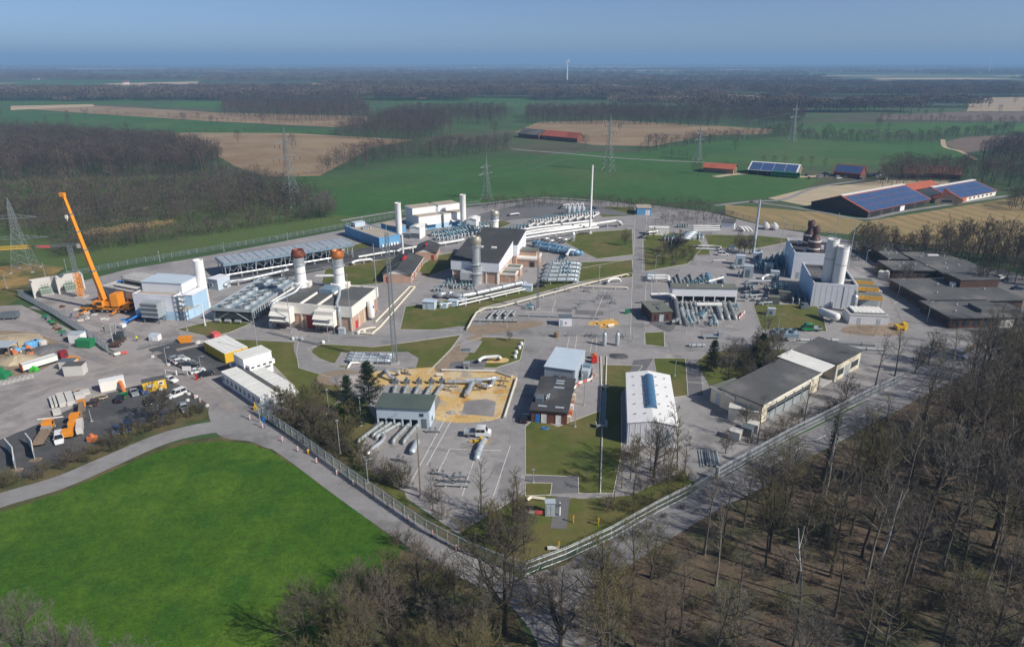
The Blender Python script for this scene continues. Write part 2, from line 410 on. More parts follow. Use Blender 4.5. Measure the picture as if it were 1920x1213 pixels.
# far and middle fields
sheet('field', [(-500,205),(50,206),(300,222),(615,245),(640,251),(300,251),(150,241),(0,229),(-500,225)], .10, 'green_crop')
sheet('field', [(55,205),(175,198),(400,211),(700,219),(700,229),(630,239),(400,228),(150,212)], .12, 'stubble')
sheet('field', [(20,199),(175,196),(176,200),(20,207)], .14, 'pale_field')
sheet('field', [(290,250),(550,250),(780,263),(700,276),(600,330),(500,332),(440,312),(395,285)], .12, 'stubble')
sheet('field', [(100,171),(150,171),(140,187),(98,187)], .14, 'pale_field')
sheet('field', [(200,157),(372,153),(371,158),(192,162)], .14, 'pale_field')
sheet('field', [(460,145),(610,142),(655,148),(460,149)], .14, 'pale_field')
sheet('field', [(585,157),(660,155),(655,161),(585,161)], .14, 'pale_field')
sheet('field', [(0,155),(200,148),(400,146),(370,152),(190,160),(0,163)], .10, 'green_crop_b')
sheet('field', [(-200,190),(240,186),(430,190),(430,205),(180,196),(-200,200)], .08, 'green_crop_b')
sheet('field', [(620,172),(780,176),(1000,184),(1000,196),(800,200),(690,190)], .08, 'green_crop')
sheet('field', [(780,182),(1000,186),(1000,200),(860,205)], .10, 'green_crop')
sheet('field', [(965,248),(1010,229),(1150,226),(1335,236),(1450,243),(1440,251),(1330,254),(1220,275),(1110,272),(1025,257)], .12, 'stubble')
sheet('field', [(1440,237),(1560,230),(1915,230),(1990,246),(1660,253),(1625,261),(1485,250)], .12, 'green_crop_b')
sheet('field', [(1180,288),(1360,262),(1510,260),(1760,268),(1800,285),(1830,305),(1660,308),(1510,312),(1320,303)], .14, 'green_crop')
sheet('field', [(1765,268),(1810,257),(1990,250),(1990,272),(1860,281),(1810,287)], .16, 'ploughed')
sheet('field', [(1817,184),(1990,181),(1990,209),(1812,209)], .14, 'striped_field')
sheet('field', [(1645,216),(1810,210),(1990,210),(1990,229),(1655,224)], .12, 'ploughed')
sheet('field', [(1685,181),(1815,180),(1815,186),(1690,188)], .12, 'pale_field')
sheet('field', [(1085,160),(1265,153),(1265,163),(1090,166)], .12, 'stubble')
sheet('field', [(1395,146),(1440,145),(1438,150),(1395,150)], .12, 'pale_field')
sheet('field', [(1130,176),(1330,176),(1500,183),(1480,193),(1300,190),(1140,186)], .12, 'pale_field')
sheet('field', [(1085,165),(1270,163),(1390,172),(1370,177),(1100,176)], .10, 'green_crop')
sheet('field', [(1540,190),(1660,190),(1650,207),(1545,206)], .10, 'green_crop_b')
sheet('field', [(430,334),(640,327),(900,300),(1100,285),(1260,288),(1350,306),(1540,338),(1490,366),(1360,376),(1200,384),(1000,372),(900,384),(640,418),(560,398)], .10, 'green_crop')
sheet('field', [(-300,462),(100,452),(330,425),(640,404),(700,412),(640,424),(300,478),(130,504),(60,494),(-300,520)], .14, 'meadow')
sheet('meadow', [(-500,345),(300,330),(500,332),(640,400),(330,430),(100,466),(-500,470)], .08, 'meadow')
sheet('field', [(1360,384),(1530,398),(1620,415),(1590,440),(1450,428),(1360,402)], .16, 'stubble_gold', smooth=False)
sheet('field', [(1620,416),(1920,368),(2300,390),(2300,520),(1900,480),(1760,468),(1600,440)], .18, 'stubble_gold')
sheet('paddock', [(1440,372),(1530,350),(1650,345),(1720,352),(1700,375),(1540,392)], .20, 'pale_sand')
sheet('paddock', [(1560,350),(1660,338),(1780,340),(1770,356),(1650,352)], .22, 'pale_sand')
# tracks across the fields
road('track', [(960,280),(1060,288),(1180,298),(1340,306)], 4, .20, 'road_grey')
road('track', [(300,250),(520,251),(760,263)], 3, .24, 'pale_field')
road('track', [(640,414),(760,395),(900,383),(1000,372),(1080,374),(1200,385)], 3.5, .20, 'road_grey')
road('track', [(1340,386),(1410,378),(1470,374),(1530,352),(1620,338)], 3.2, .26, 'road_grey')
road('track', [(1405,378),(1480,388),(1540,398),(1620,411),(1700,396),(1900,366)], 3.2, .26, 'road_grey')
road('track', [(1768,262),(1772,276),(1800,284),(1830,300)], 4, .26, 'pale_field')
road('track', [(1340,332),(1400,326),(1500,332),(1600,325)], 6, .24, 'pale_sand')
# land round the site
sheet('ground_cover', [(-500,520),(0,500),(110,478),(140,490),(60,545),(40,560),(-40,580),(-500,620)], .06, 'gold_grass', ragged=.5)
sheet('lawn', [(-30,545),(60,545),(20,570),(-30,590)], .08, 'lawn')
sheet('field', [(-500,1050),(-200,1010),(0,953),(110,918),(200,880),(290,843),(350,827),(420,822),(470,827),(510,841),(560,872),(640,930),(700,974),(745,1010),(752,1030),(700,1090),(640,1250),(500,1600),(-500,1600)], .06, 'near_field', ragged=.15)
sheet('field_margin', [(-500,1046),(-200,1006),(0,949),(110,914),(200,876),(290,840),(350,824),(420,819),(470,824),(510,838),(560,869),(640,927),(700,971),(748,1008),(742,1014),(695,977),(636,934),(556,876),(508,846),(470,832),(420,827),(350,832),(292,848),(202,886),(112,925),(0,960),(-200,1018),(-500,1060)], .065, 'rough_grass', ragged=.22)
sheet('verge', [(-500,990),(-200,960),(0,905),(60,890),(150,850),(250,800),(330,770),(395,768),(402,783),(350,797),(280,817),(200,857),(100,897),(0,928),(-200,985),(-500,1030)], .07, 'rough_grass', ragged=.3)
sheet('woodland_floor', [(1010,1110),(1120,1075),(1180,1045),(1330,955),(1420,905),(1530,850),(1640,795),(1720,745),(1760,690),(1830,640),(2600,560),(3400,700),(3400,1700),(1050,1700),(1040,1213)], .05, 'litter', ragged=.5)
sheet('woodland_floor', [(640,1250),(700,1090),(752,1030),(840,1075),(920,1110),(965,1145),(1000,1213),(1030,1700),(300,1700)], .05, 'rough_grass', ragged=.5)
# the works: one paved yard with lawns let in
sheet('paving', [(60,552),(240,505),(400,478),(640,432),(760,408),(900,386),(1010,374),(1180,380),(1330,398),(1440,425),(1600,452),(1700,480),(1800,500),(1960,540),(2000,640),(1830,642),(1760,690),(1700,720),(1600,762),(1480,822),(1300,925),(1140,1005),(985,1070),(860,1002),(700,890),(560,790),(480,760),(400,700),(380,640),(300,660),(230,665),(120,600)], .10, 'paving')
sheet('yard', [(-400,560),(-40,575),(40,572),(120,612),(225,668),(240,655),(330,640),(430,648),(560,700),(560,780),(480,770),(420,822),(402,783),(395,765),(330,770),(250,800),(150,850),(60,890),(0,905),(-400,1010)], .12, 'gravel')
sheet('yard', [(60,560),(130,548),(240,560),(330,600),(340,640),(230,668),(120,606)], .125, 'gravel')
sheet('car_park', [(-60,850),(60,800),(130,768),(200,738),(262,722),(330,716),(372,742),(392,764),(330,772),(250,802),(150,851),(60,889),(-60,930)], .14, 'asphalt', ragged=.25)
sheet('car_park', [(278,655),(330,642),(392,634),(430,660),(470,690),(420,702),(350,712),(318,690)], .14, 'asphalt', ragged=.15)
road('access_road', [(-300,1020),(-100,975),(0,938),(110,905),(200,867),(290,828),(350,810),(410,800),(440,806)], 5.2, .155, 'road_grey')
sheet('access_road', [(392,764),(430,742),(470,760),(500,790),(540,830),(510,842),(470,828),(425,822),(402,806)], .150, 'road_grey', smooth=True)
road('access_road', [(455,785),(490,806),(560,852),(640,910),(720,966),(800,1018),(870,1058),(960,1105),(1010,1150),(1060,1230),(1100,1350)], 5.0, .160, 'road_grey')
sheet('verge', [(490,780),(560,832),(640,893),(720,946),(800,1003),(880,1044),(960,1084),(990,1078),(870,1010),(780,952),(700,898),(600,826),(520,772)], .145, 'rough_grass', ragged=.15)
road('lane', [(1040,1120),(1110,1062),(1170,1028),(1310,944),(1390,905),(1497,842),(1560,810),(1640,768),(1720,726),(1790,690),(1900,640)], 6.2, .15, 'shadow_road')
sheet('lane', [(985,1078),(1060,1060),(1110,1085),(1130,1213),(1160,1330),(1040,1330),(1010,1213),(960,1120)], .145, 'gravel', ragged=.2)
sheet('verge', [(990,1080),(1145,1012),(1300,930),(1480,828),(1610,766),(1610,774),(1490,838),(1380,896),(1300,940),(1165,1022),(1100,1060),(1020,1100)], .135, 'rough_grass', ragged=.2)
def dashes(pix, w, dash, gap, z, material, name):
    pts = [Vector(p) for p in cr([P(*q)[:2] for q in pix], 10, False)]; mb = MB(); acc = 0; z *= ZS
    for a, b in zip(pts, pts[1:]):
        d = b-a; L = d.length
        if acc % (dash+gap) < dash:
            n_ = Vector((-d.y,d.x)).normalized()*w/2
            mb.quad((*(a-n_),z),(*(b-n_),z),(*(b+n_),z),(*(a+n_),z))
        acc += L
    me = mb.mesh(name); me.materials.append(MT[material]); return tag(link(bpy.data.objects.new(name, me)), kind='structure')
for i, q in enumerate(([(-60,800),(60,745),(150,712),(260,690),(330,694),(400,738),(440,775)],[(10,600),(90,622),(150,660),(230,690),(330,712),(400,752)],[(60,575),(130,590),(250,630),(330,640),(400,636)],[(-60,770),(40,735),(160,700),(250,678),(300,660)])): road('wheel_track', q, 2.6, .170+.004*i, 'worn_gravel')
dashes([(1400,899),(1497,842),(1560,810),(1640,768),(1720,726)], .16, 4, 3.5, .156, 'white_line', 'road_marking')
# lawns inside the works
LAWNS = [
 [(330,618),(385,604),(420,597),(470,607),(430,624),(395,632)],
 [(425,634),(560,640),(556,660),(560,690),(600,702),(640,714),(640,745),(600,790),(520,760),(560,735),(500,672)],
 [(602,645),(700,651),(845,631),(865,628),(845,655),(800,700),(760,690),(690,685),(640,690),(625,683),(598,672),(576,655)],
 [(905,632),(985,636),(975,675),(930,690),(880,690),(845,700),(800,702),(852,650)],
 [(490,488),(640,464),(700,452),(720,470),(660,492),(560,512)],
 [(610,505),(700,490),(760,480),(740,505),(715,532),(600,540)],
 [(760,575),(960,545),(1080,505),(1185,486),(1186,512),(1090,528),(990,556),(900,578),(875,620),(750,618)],
 [(815,480),(870,470),(852,500),(800,520),(780,505)],
 [(1085,437),(1185,430),(1187,478),(1120,486),(1060,455)],
 [(1090,492),(1186,488),(1186,520),(1082,530)],
 [(1100,388),(1190,388),(1190,405),(1130,408)],
 [(1205,432),(1300,440),(1320,462),(1290,495),(1205,510)],
 [(1320,440),(1420,442),(1500,450),(1410,468),(1330,465)],
 [(1412,572),(1530,570),(1545,600),(1550,622),(1428,618)],
 [(1208,624),(1245,622),(1246,651),(1208,646)],
 [(985,800),(1005,782),(1045,800),(1126,770),(1130,684),(1205,686),(1165,740),(1165,850),(1150,925),(1085,925),(1084,894),(985,890)],
 [(1225,672),(1285,672),(1290,742),(1240,748)],
 [(985,905),(1035,906),(1032,928),(985,930)],
 [(860,1000),(985,925),(1085,935),(1180,930),(1290,880),(1310,920),(1140,1002),(985,1066),(920,1035)],
 [(1305,680),(1330,660),(1470,650),(1490,690),(1400,745),(1340,740)],
 [(520,790),(600,765),(680,745),(705,790),(665,860),(760,925),(770,960),(690,890),(590,815)],
 [(700,440),(760,420),(745,452),(700,462)],
 [(1620,470),(1700,490),(1640,500)],
 [(1690,560),(1735,590),(1710,594),(1675,572)],[(1845,520),(1880,545),(1850,552),(1825,535)],
 [(1280,462),(1330,470),(1330,478),(1260,478)],
 [(880,440),(930,430),(960,420),(940,412),(880,420)],
]
for i, q in enumerate(LAWNS): sheet('lawn', q, .130+.0015*i, 'lawn', ragged=.12)
def strip(name, w, width, z0, z1, material, closed=True):
    "a low strip of rectangular section along an outline, butted at its corners"
    mb = MB(); n = len(w)
    for i in range(n if closed else n-1):
        a, b = Vector((*w[i],0)), Vector((*w[(i+1)%n],0)); d = (b-a).normalized(); o = Vector((-d.y,d.x,0))*width/2
        if (b-a).length > .3: mb.prism([(a-o)[:2],(b-o-d*.002)[:2],(b+o-d*.002)[:2],(a+o)[:2]], z0, z1)
    me = mb.mesh(name); me.materials.append(MT[material]); return tag(link(bpy.data.objects.new(name, me)), kind='structure')
for i, q in enumerate(LAWNS):
    if i not in (18,19,20,25): strip('kerb', [P(*p)[:2] for p in q], .14, .0, .10, 'kerb')
for q in ([(834,786),(793,862),(770,905)],[(847,787),(800,872)],[(843,842),(818,892)],[(843,842),(940,845)],[(957,835),(925,930)],[(893,850),(866,930)],[(1078,655),(1082,628)],[(1106,662),(1112,632)],[(1117,660),(1119,635)],[(1062,658),(1068,628)],[(1035,585),(1042,562)],[(1116,592),(1135,545)],[(1040,586),(985,585)],[(1186,515),(1182,628)],[(1212,520),(1208,600)],[(1188,478),(1191,408)],[(1213,405),(1209,452)],[(1222,520),(1222,598)],[(1400,640),(1700,646)],[(1318,718),(1290,717)]): strip('painted_line', [P(*p)[:2] for p in q], .13, .0, .085, 'white_line', False)
# worn ground, sand and dark tarmac inside the works
EX = [
 ('sand_bed', [(690,700),(740,694),(860,688),(968,706),(962,735),(935,785),(820,788),(822,742),(745,722),(700,724)], 'sandy', 1),
 ('tarmac', [(400,515),(470,500),(660,470),(735,452),(815,470),(790,480),(700,488),(640,500),(540,520),(420,530)], 'asphalt', 0),
 ('tarmac', [(885,405),(1000,378),(1130,388),(1190,405),(1100,402),(960,412),(900,425)], 'tarmac', 0),
 ('path', [(1190,400),(1218,402),(1207,452),(1210,520),(1207,600),(1212,650),(1178,652),(1184,560),(1188,460)], 'road_grey', 0),
 ('path', [(556,640),(602,643),(585,658),(590,678),(640,690),(680,694),(690,706),(620,706),(572,690),(553,664)], 'road_grey', 1),
 ('path', [(380,632),(560,636),(760,626),(860,612),(1180,610),(1180,628),(990,632),(860,625),(700,650),(600,645),(425,636)], 'road_grey', 0),
 ('path', [(985,632),(1030,640),(1000,700),(985,770),(985,860),(968,930),(930,938),(955,840),(960,790),(965,740),(975,690)], 'road_grey', 0),
 ('path', [(1188,676),(1225,672),(1205,705),(1178,706)], 'tarmac', 0),
 ('path', [(1285,672),(1312,684),(1318,742),(1288,740)], 'tarmac', 0),
 ('path', [(640,660),(765,660),(785,672),(780,690),(625,686)], 'paving', 0),
 ('path', [(985,892),(1085,892),(1083,924),(1034,926),(1036,906),(985,905)], 'tarmac', 0),
 ('path', [(1042,932),(1068,932),(1062,992),(1032,990)], 'tarmac', 0),
 ('yard', [(1268,755),(1330,742),(1400,760),(1420,790),(1380,830),(1320,905),(1290,900),(1270,830)], 'road_grey', 0),
 ('bare_ground', [(1590,612),(1700,606),(1690,628),(1590,626)], 'dirt', 1),
 ('bare_ground', [(845,656),(880,632),(905,632),(852,690),(815,694)], 'dirt', 1),
 ('bare_ground', [(600,702),(650,694),(692,708),(660,722),(602,720)], 'dirt', 1),
 ('bare_ground', [(880,612),(1000,602),(1010,612),(900,628)], 'dirt', 1),
 ('tarmac', [(1218,604),(1265,606),(1258,622),(1240,618)], 'tarmac', 1),
 ('car_park', [(1690,480),(1900,510),(2000,560),(1990,640),(1850,640),(1780,600),(1740,560),(1700,530),(1660,500)], 'tarmac', 0),
 ('road', [(1600,480),(1660,500),(1700,530),(1720,570),(1760,610),(1770,650),(1700,652),(1690,600),(1650,540),(1600,500)], 'road_grey', 1),
 ('road', [(1250,640),(1700,640),(1770,648),(1760,690),(1690,668),(1500,655),(1260,660)], 'road_grey', 0),
 ('sand_patch', [(910,672),(950,672),(948,680),(905,680)], 'sandy', 1),
 ('sand_patch', [(1128,602),(1150,598),(1152,612),(1126,616)], 'sandy', 1),
 ('sand_patch', [(1105,604),(1122,602),(1120,610),(1104,610)], 'sandy', 1),
 ('concrete_pad', [(866,776),(872,752),(912,748),(930,754),(926,782)], 'paving', 0),
 ('plinth', [(865,636),(905,640),(890,662),(862,660)], 'paving', 0),
 ('tarmac', [(845,680),(915,672),(905,696),(840,694)], 'tarmac', 0),
]
for i, (n_, q, m_, sm) in enumerate(EX): sheet(n_, q, .180+.003*i, m_, smooth=bool(sm), ragged=.7 if n_ == 'sand_bed' else .45 if sm and 'sand' not in n_ else .2 if sm else 0)
def inpoly(x, y, q):
    c = False; j = len(q)-1
    for i in range(len(q)):
        if (q[i][1] > y) != (q[j][1] > y) and x < (q[j][0]-q[i][0])*(y-q[i][1])/(q[j][1]-q[i][1])+q[i][0]: c = not c
        j = i
    return c
# patched surfacing between the lawns
prg = random.Random(31); LW = [[P(*p)[:2] for p in q] for q in LAWNS]
SITE = [P(*p)[:2] for p in [(140,560),(400,500),(640,450),(900,400),(1180,395),(1440,440),(1690,520),(1720,640),(1480,815),(1300,915),(985,1060),(700,880),(480,740),(260,650)]]
npatch = 0
while npatch < 110:
    x, y = prg.uniform(-130,140), prg.uniform(85,320); w, d, t = prg.uniform(.8,5), prg.uniform(.6,2.6), R(-10+prg.choice([0,0,90,0,48])+prg.uniform(-3,3))
    if prg.random() < .25: w *= 3; d = prg.uniform(.5,.9)
    q = [(x+a*w*math.cos(t)-b*d*math.sin(t), y+a*w*math.sin(t)+b*d*math.cos(t)) for a,b in ((-1,-1),(1,-1),(1,1),(-1,1))]
    if not all(inpoly(*p,SITE) for p in q) or any(inpoly(*p,l) for p in q+[(x,y)] for l in LW): continue
    sheet('surface_patch', q, .1715+.00006*npatch, prg.choice(['road_grey','road_grey','tarmac','worn_gravel','paving_dark','paving_dark']), world=True, ragged=.04); npatch += 1
sheet('storage_ground', [(-60,700),(-60,628),(40,622),(110,640),(125,660),(60,700)], .150, 'dirt', smooth=True, ragged=.3)
sheet('heap_base', [(-60,640),(0,628),(60,630),(50,652),(0,660)], .16, 'pale_sand', smooth=True, ragged=.2)
# ---------------------------------------------------------------- building helpers
def LP(T, px, py, z=0):
    "local coordinates in a thing's frame of the spot seen at (px,py) at height z"
    w = P(px, py, z); a = T.rotation_euler.z; d = w - T.location
    return Vector((d.x*math.cos(a)+d.y*math.sin(a), -d.x*math.sin(a)+d.y*math.cos(a), z-T.location.z))
def PY(px, py, Y):
    "point at distance Y along the ground axis seen at (px,py)"
    u, v = (px-960)/FOC, (py-606.5)/FOC; t = Y/(CP-v*SP); return Vector((u*t, Y, CAM_H-t*(SP+v*CP)))
def bx(T, name, m, *b, **k):
    mb = MB()
    for q in (b if isinstance(b[0], (tuple,list)) else [b]): mb.box(*q)
    return part(T, name, mb, m, **k)
def hall(name, label, cat, a, b, depth, h, wall, roof, over=.25, rt=.22, parapet=0, par_mat=None, slope=0, group=None, base=None, rz=None, L=None, inset=True):
    "rectangular building: front edge from pixel a to b; slope raises the roof towards the back"
    A, r, L_ = frame(a, b); r = r if rz is None else rz; L = L or L_
    T = thing(name, label, cat, A, r, group)
    T['L'] = L; T['D'] = depth; T['H'] = h
    mb = MB(); mb.add([(0,0,-.1),(L,0,-.1),(L,depth,-.1),(0,depth,-.1),(0,0,h),(L,0,h),(L,depth,h+slope),(0,depth,h+slope)], [(0,3,2,1),(4,5,6,7),(0,1,5,4),(1,2,6,5),(2,3,7,6),(3,0,4,7)])
    part(T, 'wall', mb, wall)
    if base: bx(T, 'plinth', base[0], -.03, L+.03, -.03, depth+.03, -.1, base[1])
    if parapet:
        pm = par_mat or wall; t = .25; z0, z1 = h-.02, h+parapet
        bx(T, 'parapet', pm, (-.02,L+.02,-.02,t,z0,z1),(-.02,L+.02,depth-t,depth+.02,z0,z1),(-.02,t,t,depth-t,z0,z1),(L-t,L+.02,t,depth-t,z0,z1))
        bx(T, 'roof', roof, t+.002, L-t-.002, t+.002, depth-t-.002, h-.05, h+.06)
    else:
        o = over; part(T, 'roof', MB().slab((-o,-o,h+rt),(L+o,-o,h+rt),(L+o,depth+o,h+slope+rt),(-o,depth+o,h+slope+rt), rt-.01), roof)
    return T
def gable(name, label, cat, a, b, depth, eave, ridge, wall, roof, along='y', over=.4, rt=.18, group=None, rz=None, L=None, gmat=None):
    "gabled building; along='y': ridge runs away from the front edge, gable seen in front; 'x': ridge parallel to the front edge"
    A, r, L_ = frame(a, b); r = r if rz is None else rz; L = L or L_
    T = thing(name, label, cat, A, r, group); T['L'] = L; T['D'] = depth; T['H'] = eave
    D = depth
    bx(T, 'wall', wall, 0, L, 0, D, -.1, eave)
    if along == 'y':
        part(T, 'gable', MB().yprofile([(0.01,eave),(L-.01,eave),(L/2,ridge-.02)], 0, D), gmat or wall)
        for s in (0,1):
            xe, xr = (-over, L/2) if s == 0 else (L+over, L/2); ze = eave-over*(ridge-eave)/(L/2)
            q = [(xe,-over,ze+rt),(xr,-over,ridge+rt),(xr,D+over,ridge+rt),(xe,D+over,ze+rt)]
            part(T, 'roof', MB().slab(*(q if s == 0 else q[::-1]), rt*.9), roof)
    else:
        part(T, 'gable', MB().xprofile([(0.01,eave),(D-.01,eave),(D/2,ridge-.02)], 0, L), gmat or wall)
        for s in (0,1):
            ye, yr = (-over, D/2) if s == 0 else (D+over, D/2); ze = eave-over*(ridge-eave)/(D/2)
            q = [(-over,ye,ze+rt),(L+over,ye,ze+rt),(L+over,yr,ridge+rt),(-over,yr,ridge+rt)]
            part(T, 'roof', MB().slab(*(q if s == 0 else q[::-1]), rt*.9), roof)
    return T
def window(T, side, x, z, w, h, m='glass', fm='white_panel', name='window', d=.05):
    "a framed window on one face of a building (front, left, right)"
    L, D = T['L'], T['D']; f = .07
    def b(x0,x1,z0,z1,o): return {'front':(x0,x1,-o,.02,z0,z1),'left':(-o,.02,x0,x1,z0,z1),'right':(L-.02,L+o,x0,x1,z0,z1),'back':(x0,x1,D-.02,D+o,z0,z1)}[side]
    g = bx(T, name, m, *b(x,x+w,z,z+h,d))
    if fm: bx(g, 'frame', fm, b(x-f,x+w+f,z-f,z,d+.03), b(x-f,x+w+f,z+h,z+h+f,d+.03), b(x-f,x,z,z+h,d+.03), b(x+w,x+w+f,z,z+h,d+.03))
    return g
def door(T, side, x, w, h, m, fm=None, z=0, name='door'):
    g = window(T, side, x, z, w, h, m, fm, name, .06)
    L = T['L']; k = .08
    q = {'front':(x+w-.25,x+w-.12,-.12,-.055,z+h*.45,z+h*.45+k),'left':(-.12,-.055,x+w-.25,x+w-.12,z+h*.45,z+h*.45+k),'right':(L+.055,L+.12,x+w-.25,x+w-.12,z+h*.45,z+h*.45+k),'back':(x,x,0,0,0,0)}[side]
    if side != 'back': bx(g, 'handle', 'galv', *q)
    return g
def stack(name, label, px, py, prof_w, prof, wmat, cap, cmat, n=20, group=None, loc=None, rings=(), ringm='galv'):
    "chimney: prof_w body profile, cap profile of another material"
    T = thing(name, label, 'chimney', loc or P(px,py), 0, group)
    part(T, 'shaft', MB().lathe((0,0), prof, n), wmat, smooth=True)
    if cap: part(T, 'cap', MB().lathe((0,0), cap, n), cmat, smooth=True)
    for z, r in rings: part(T, 'ring', MB().lathe((0,0), [(r,z-.08),(r,z+.08)], n), ringm)
    return T
def rail(T, name, pts, h, m, post=2.0, w=.06):
    "handrail along a polyline"
    mb = MB()
    for a, b in zip(pts, pts[1:]):
        a, b = Vector(a), Vector(b); mb.bar(a+Vector((0,0,h)), b+Vector((0,0,h)), w); mb.bar(a+Vector((0,0,h*.5)), b+Vector((0,0,h*.5)), w*.7)
        k = max(1,int((b-a).length/post))
        for i in range(k+1): p = a.lerp(b,i/k); mb.bar(p, p+Vector((0,0,h)), w)
    return part(T, name, mb, m)
def lattice(mb, x, y, z0, z1, w0, w1, n, t=.08, tw=None):
    "four-legged braced tower from z0 to z1"
    tw = tw or t*.6; c = lambda i,z,w: Vector((x+(w/2)*(1 if i in (1,2) else -1), y+(w/2)*(1 if i in (2,3) else -1), z))
    for k in range(n):
        za, zb = z0+(z1-z0)*k/n, z0+(z1-z0)*(k+1)/n; wa, wb = w0+(w1-w0)*k/n, w0+(w1-w0)*(k+1)/n
        for i in range(4):
            j = (i+1)%4; mb.bar(c(i,za,wa), c(i,zb,wb), t); mb.bar(c(i,za,wa), c(j,zb,wb), tw); mb.bar(c(j,za,wa), c(i,zb,wb), tw); mb.bar(c(i,zb,wb), c(j,zb,wb), tw)
def truss(mb, a, b, w, h, n, t=.07):
    "square lattice girder from a to b"
    a, b = Vector(a), Vector(b); d = (b-a).normalized(); s = d.cross(Vector((0,0,1))).normalized()*w/2; u = Vector((0,0,h))
    c = [s, -s, -s+u, s+u]
    for k in range(n):
        p, q = a.lerp(b,k/n), a.lerp(b,(k+1)/n)
        for i in range(4):
            j = (i+1)%4; mb.bar(p+c[i], q+c[i], t); mb.bar(p+c[i], q+c[j], t*.6); mb.bar(p+c[i], p+c[j], t*.6)

# ---------------------------------------------------------------- left side of the works
# two transformer bays with blast walls
T = thing('transformer_bay', 'pale concrete blast walls forming two open transformer bays', 'blast wall', P(66,558), math.atan2((P(160,542)-P(66,558)).y, (P(160,542)-P(66,558)).x))
BL = (P(160,542)-P(66,558)).length
bx(T, 'back_wall', 'concrete_pale', -.3, BL, 3.6, 4.0, 0, 5.2)
for x in (0, BL*.48): bx(T, 'side_wall', 'concrete_pale', x-.25, x+.25, -.9, 3.6, 0, 5.0)
bx(T, 'side_wall', 'concrete_pale', BL-.3, BL+.2, .4, 3.6, 0, 5.0)
for i, x in enumerate((BL*.24, BL*.72)):
    w = W2(T.location, T.rotation_euler.z, x, 1.2); X = thing('transformer', ['grey-green power transformer in the walled bay nearer the outer fence corner','grey-green power transformer in the walled bay beside the tower crane mast'][i], 'transformer', w, T.rotation_euler.z)
    bx(X, 'tank', 'transformer', -1.7,1.7,-.8,.8,.35,2.4); bx(X, 'base', 'concrete', -2,2,-1.1,1.1,0,.35)
    for k in range(7): bx(X, 'radiator', 'transformer', -1.6+k*.48,-1.35+k*.48,-1.15,-.8,.6,2.1)
    for k in (-1,0,1):
        q = part(X, 'bushing', MB().lathe((k*.8,.2),[(.16,2.4),(.22,2.6),(.12,2.75),(.22,2.95),(.1,3.1),(.06,3.6)],8), 'brick_dark', smooth=True)
    part(X, 'conservator', MB().tube([(-1.2,-.35,2.95),(.9,-.35,2.95)],.32,10), 'transformer', smooth=True)
# building under construction
T = hall('concrete_building', 'raw concrete building still under construction beside the big yellow crane', 'building', (196,570), (262,584), 13, 5.6, 'concrete', 'concrete', over=0, parapet=.5)
L = T['L']
for x, w_ in ((.8,1.4),(3.4,1.2),(8,1.6)): window(T, 'front', x, 2.2, w_, 1.5, 'void_dark', None)
door(T, 'front', L-4.2, 3.6, 3.6, 'void_dark')
bx(T, 'floor_slab', 'concrete_pale', 3.5,L+1.5,2,11,6.1,6.4); bx(T, 'upper_wall', 'concrete_pale', 5.5,L+1.2,4,10.5,6.4,8.0); bx(T, 'upper_opening', 'void_dark', 6.2,L-1,3.93,4.0,6.7,7.5)
bx(T, 'roof', 'concrete', 5.2,L+1.5,3.6,10.8,8.0,8.3); bx(T, 'stair_core', 'concrete', .5,3.4,7,12,5.6,7.4)
rail(T, 'guard_rail', [(0.2,.2,6.1),(L*.4,.2,6.1),(L*.4,2,6.1)], 1.1, 'galv'); rail(T, 'guard_rail', [(5.2,3.8,8.3),(L+1.4,3.8,8.3),(L+1.4,10.6,8.3)], 1.1, 'galv')
for k, (x,y) in enumerate(((1.5,2.0),(2.6,3.2),(4.2,1.2))): solo('roof_material', MB().box(-.9,.9,-.5,.5,0,.6+.2*k), ['blue_paint','concrete_pale','timber'][k], ['blue tarpaulin bundle on the unfinished concrete roof','grey block of building material on the unfinished concrete roof','timber formwork stack on the unfinished concrete roof'][k], 'building material', loc=W2(T.location,T.rotation_euler.z,x,y+4,5.66), rz=.3*k)
# tall pale-blue compressor hall
T = hall('compressor_hall', 'white compressor hall with pale blue foot and louvred intake by the yellow crane', 'hall', (257,596), (335,601), 11.5, 7.4, 'lilac_white', 'tan_roof', parapet=.35)
L = T['L']; bx(T, 'plinth_band', 'sky_blue', -.04,L+.04,-.04,11.54,-.1,2.7)
bx(T, 'upper_hall', 'lilac_white', 1.2,L+.6,3.2,11.2,7.4,10.4); bx(T, 'upper_roof', 'pale_blue', 1.0,L+.8,3.0,11.4,10.4,10.65)
bx(T, 'side_annex', 'sky_blue', L+.05,L+3.2,3.5,11,0,6.8); bx(T, 'annex_roof', 'lilac_white', L+.05,L+3.4,3.4,11.1,6.8,7.0)
I = bx(T, 'intake_box', 'galv', L*.36,L*.74,-3.6,-.2,1.8,6.2)
for k in range(6): bx(I, 'louvre', 'galv_dark' if k%2 else 'pipe_silver', L*.36-.12,L*.74+.1,-3.9,-3.55,2.0+k*.7,2.42+k*.7)
for x in (L*.38,L*.72):
    for y in (-3.4,-.6): bx(T, 'intake_leg', 'galv_dark', x-.12,x+.12,y-.12,y+.12,0,1.8)
for x in (L+.3, L+1.9):
    mb = MB()
    for k in range(5): mb.box(x-.7,x+.9,-.2,1.2,1.3+k*1.5,1.38+k*1.5); mb.bar((x-.6,.0,1.3+k*1.5-1.4),(x+.8,.0,1.3+k*1.5),.1)
    for q in (x-.7,x+.85):
        for y in (-.15,1.15): mb.bar((q,y,0),(q,y,8),.09)
    part(T, 'stair_tower', mb, 'galv_dark')
rail(T, 'roof_rail', [(.3,.3,7.75),(L-.3,.3,7.75),(L-.3,3,7.75)], 1.0, 'galv')
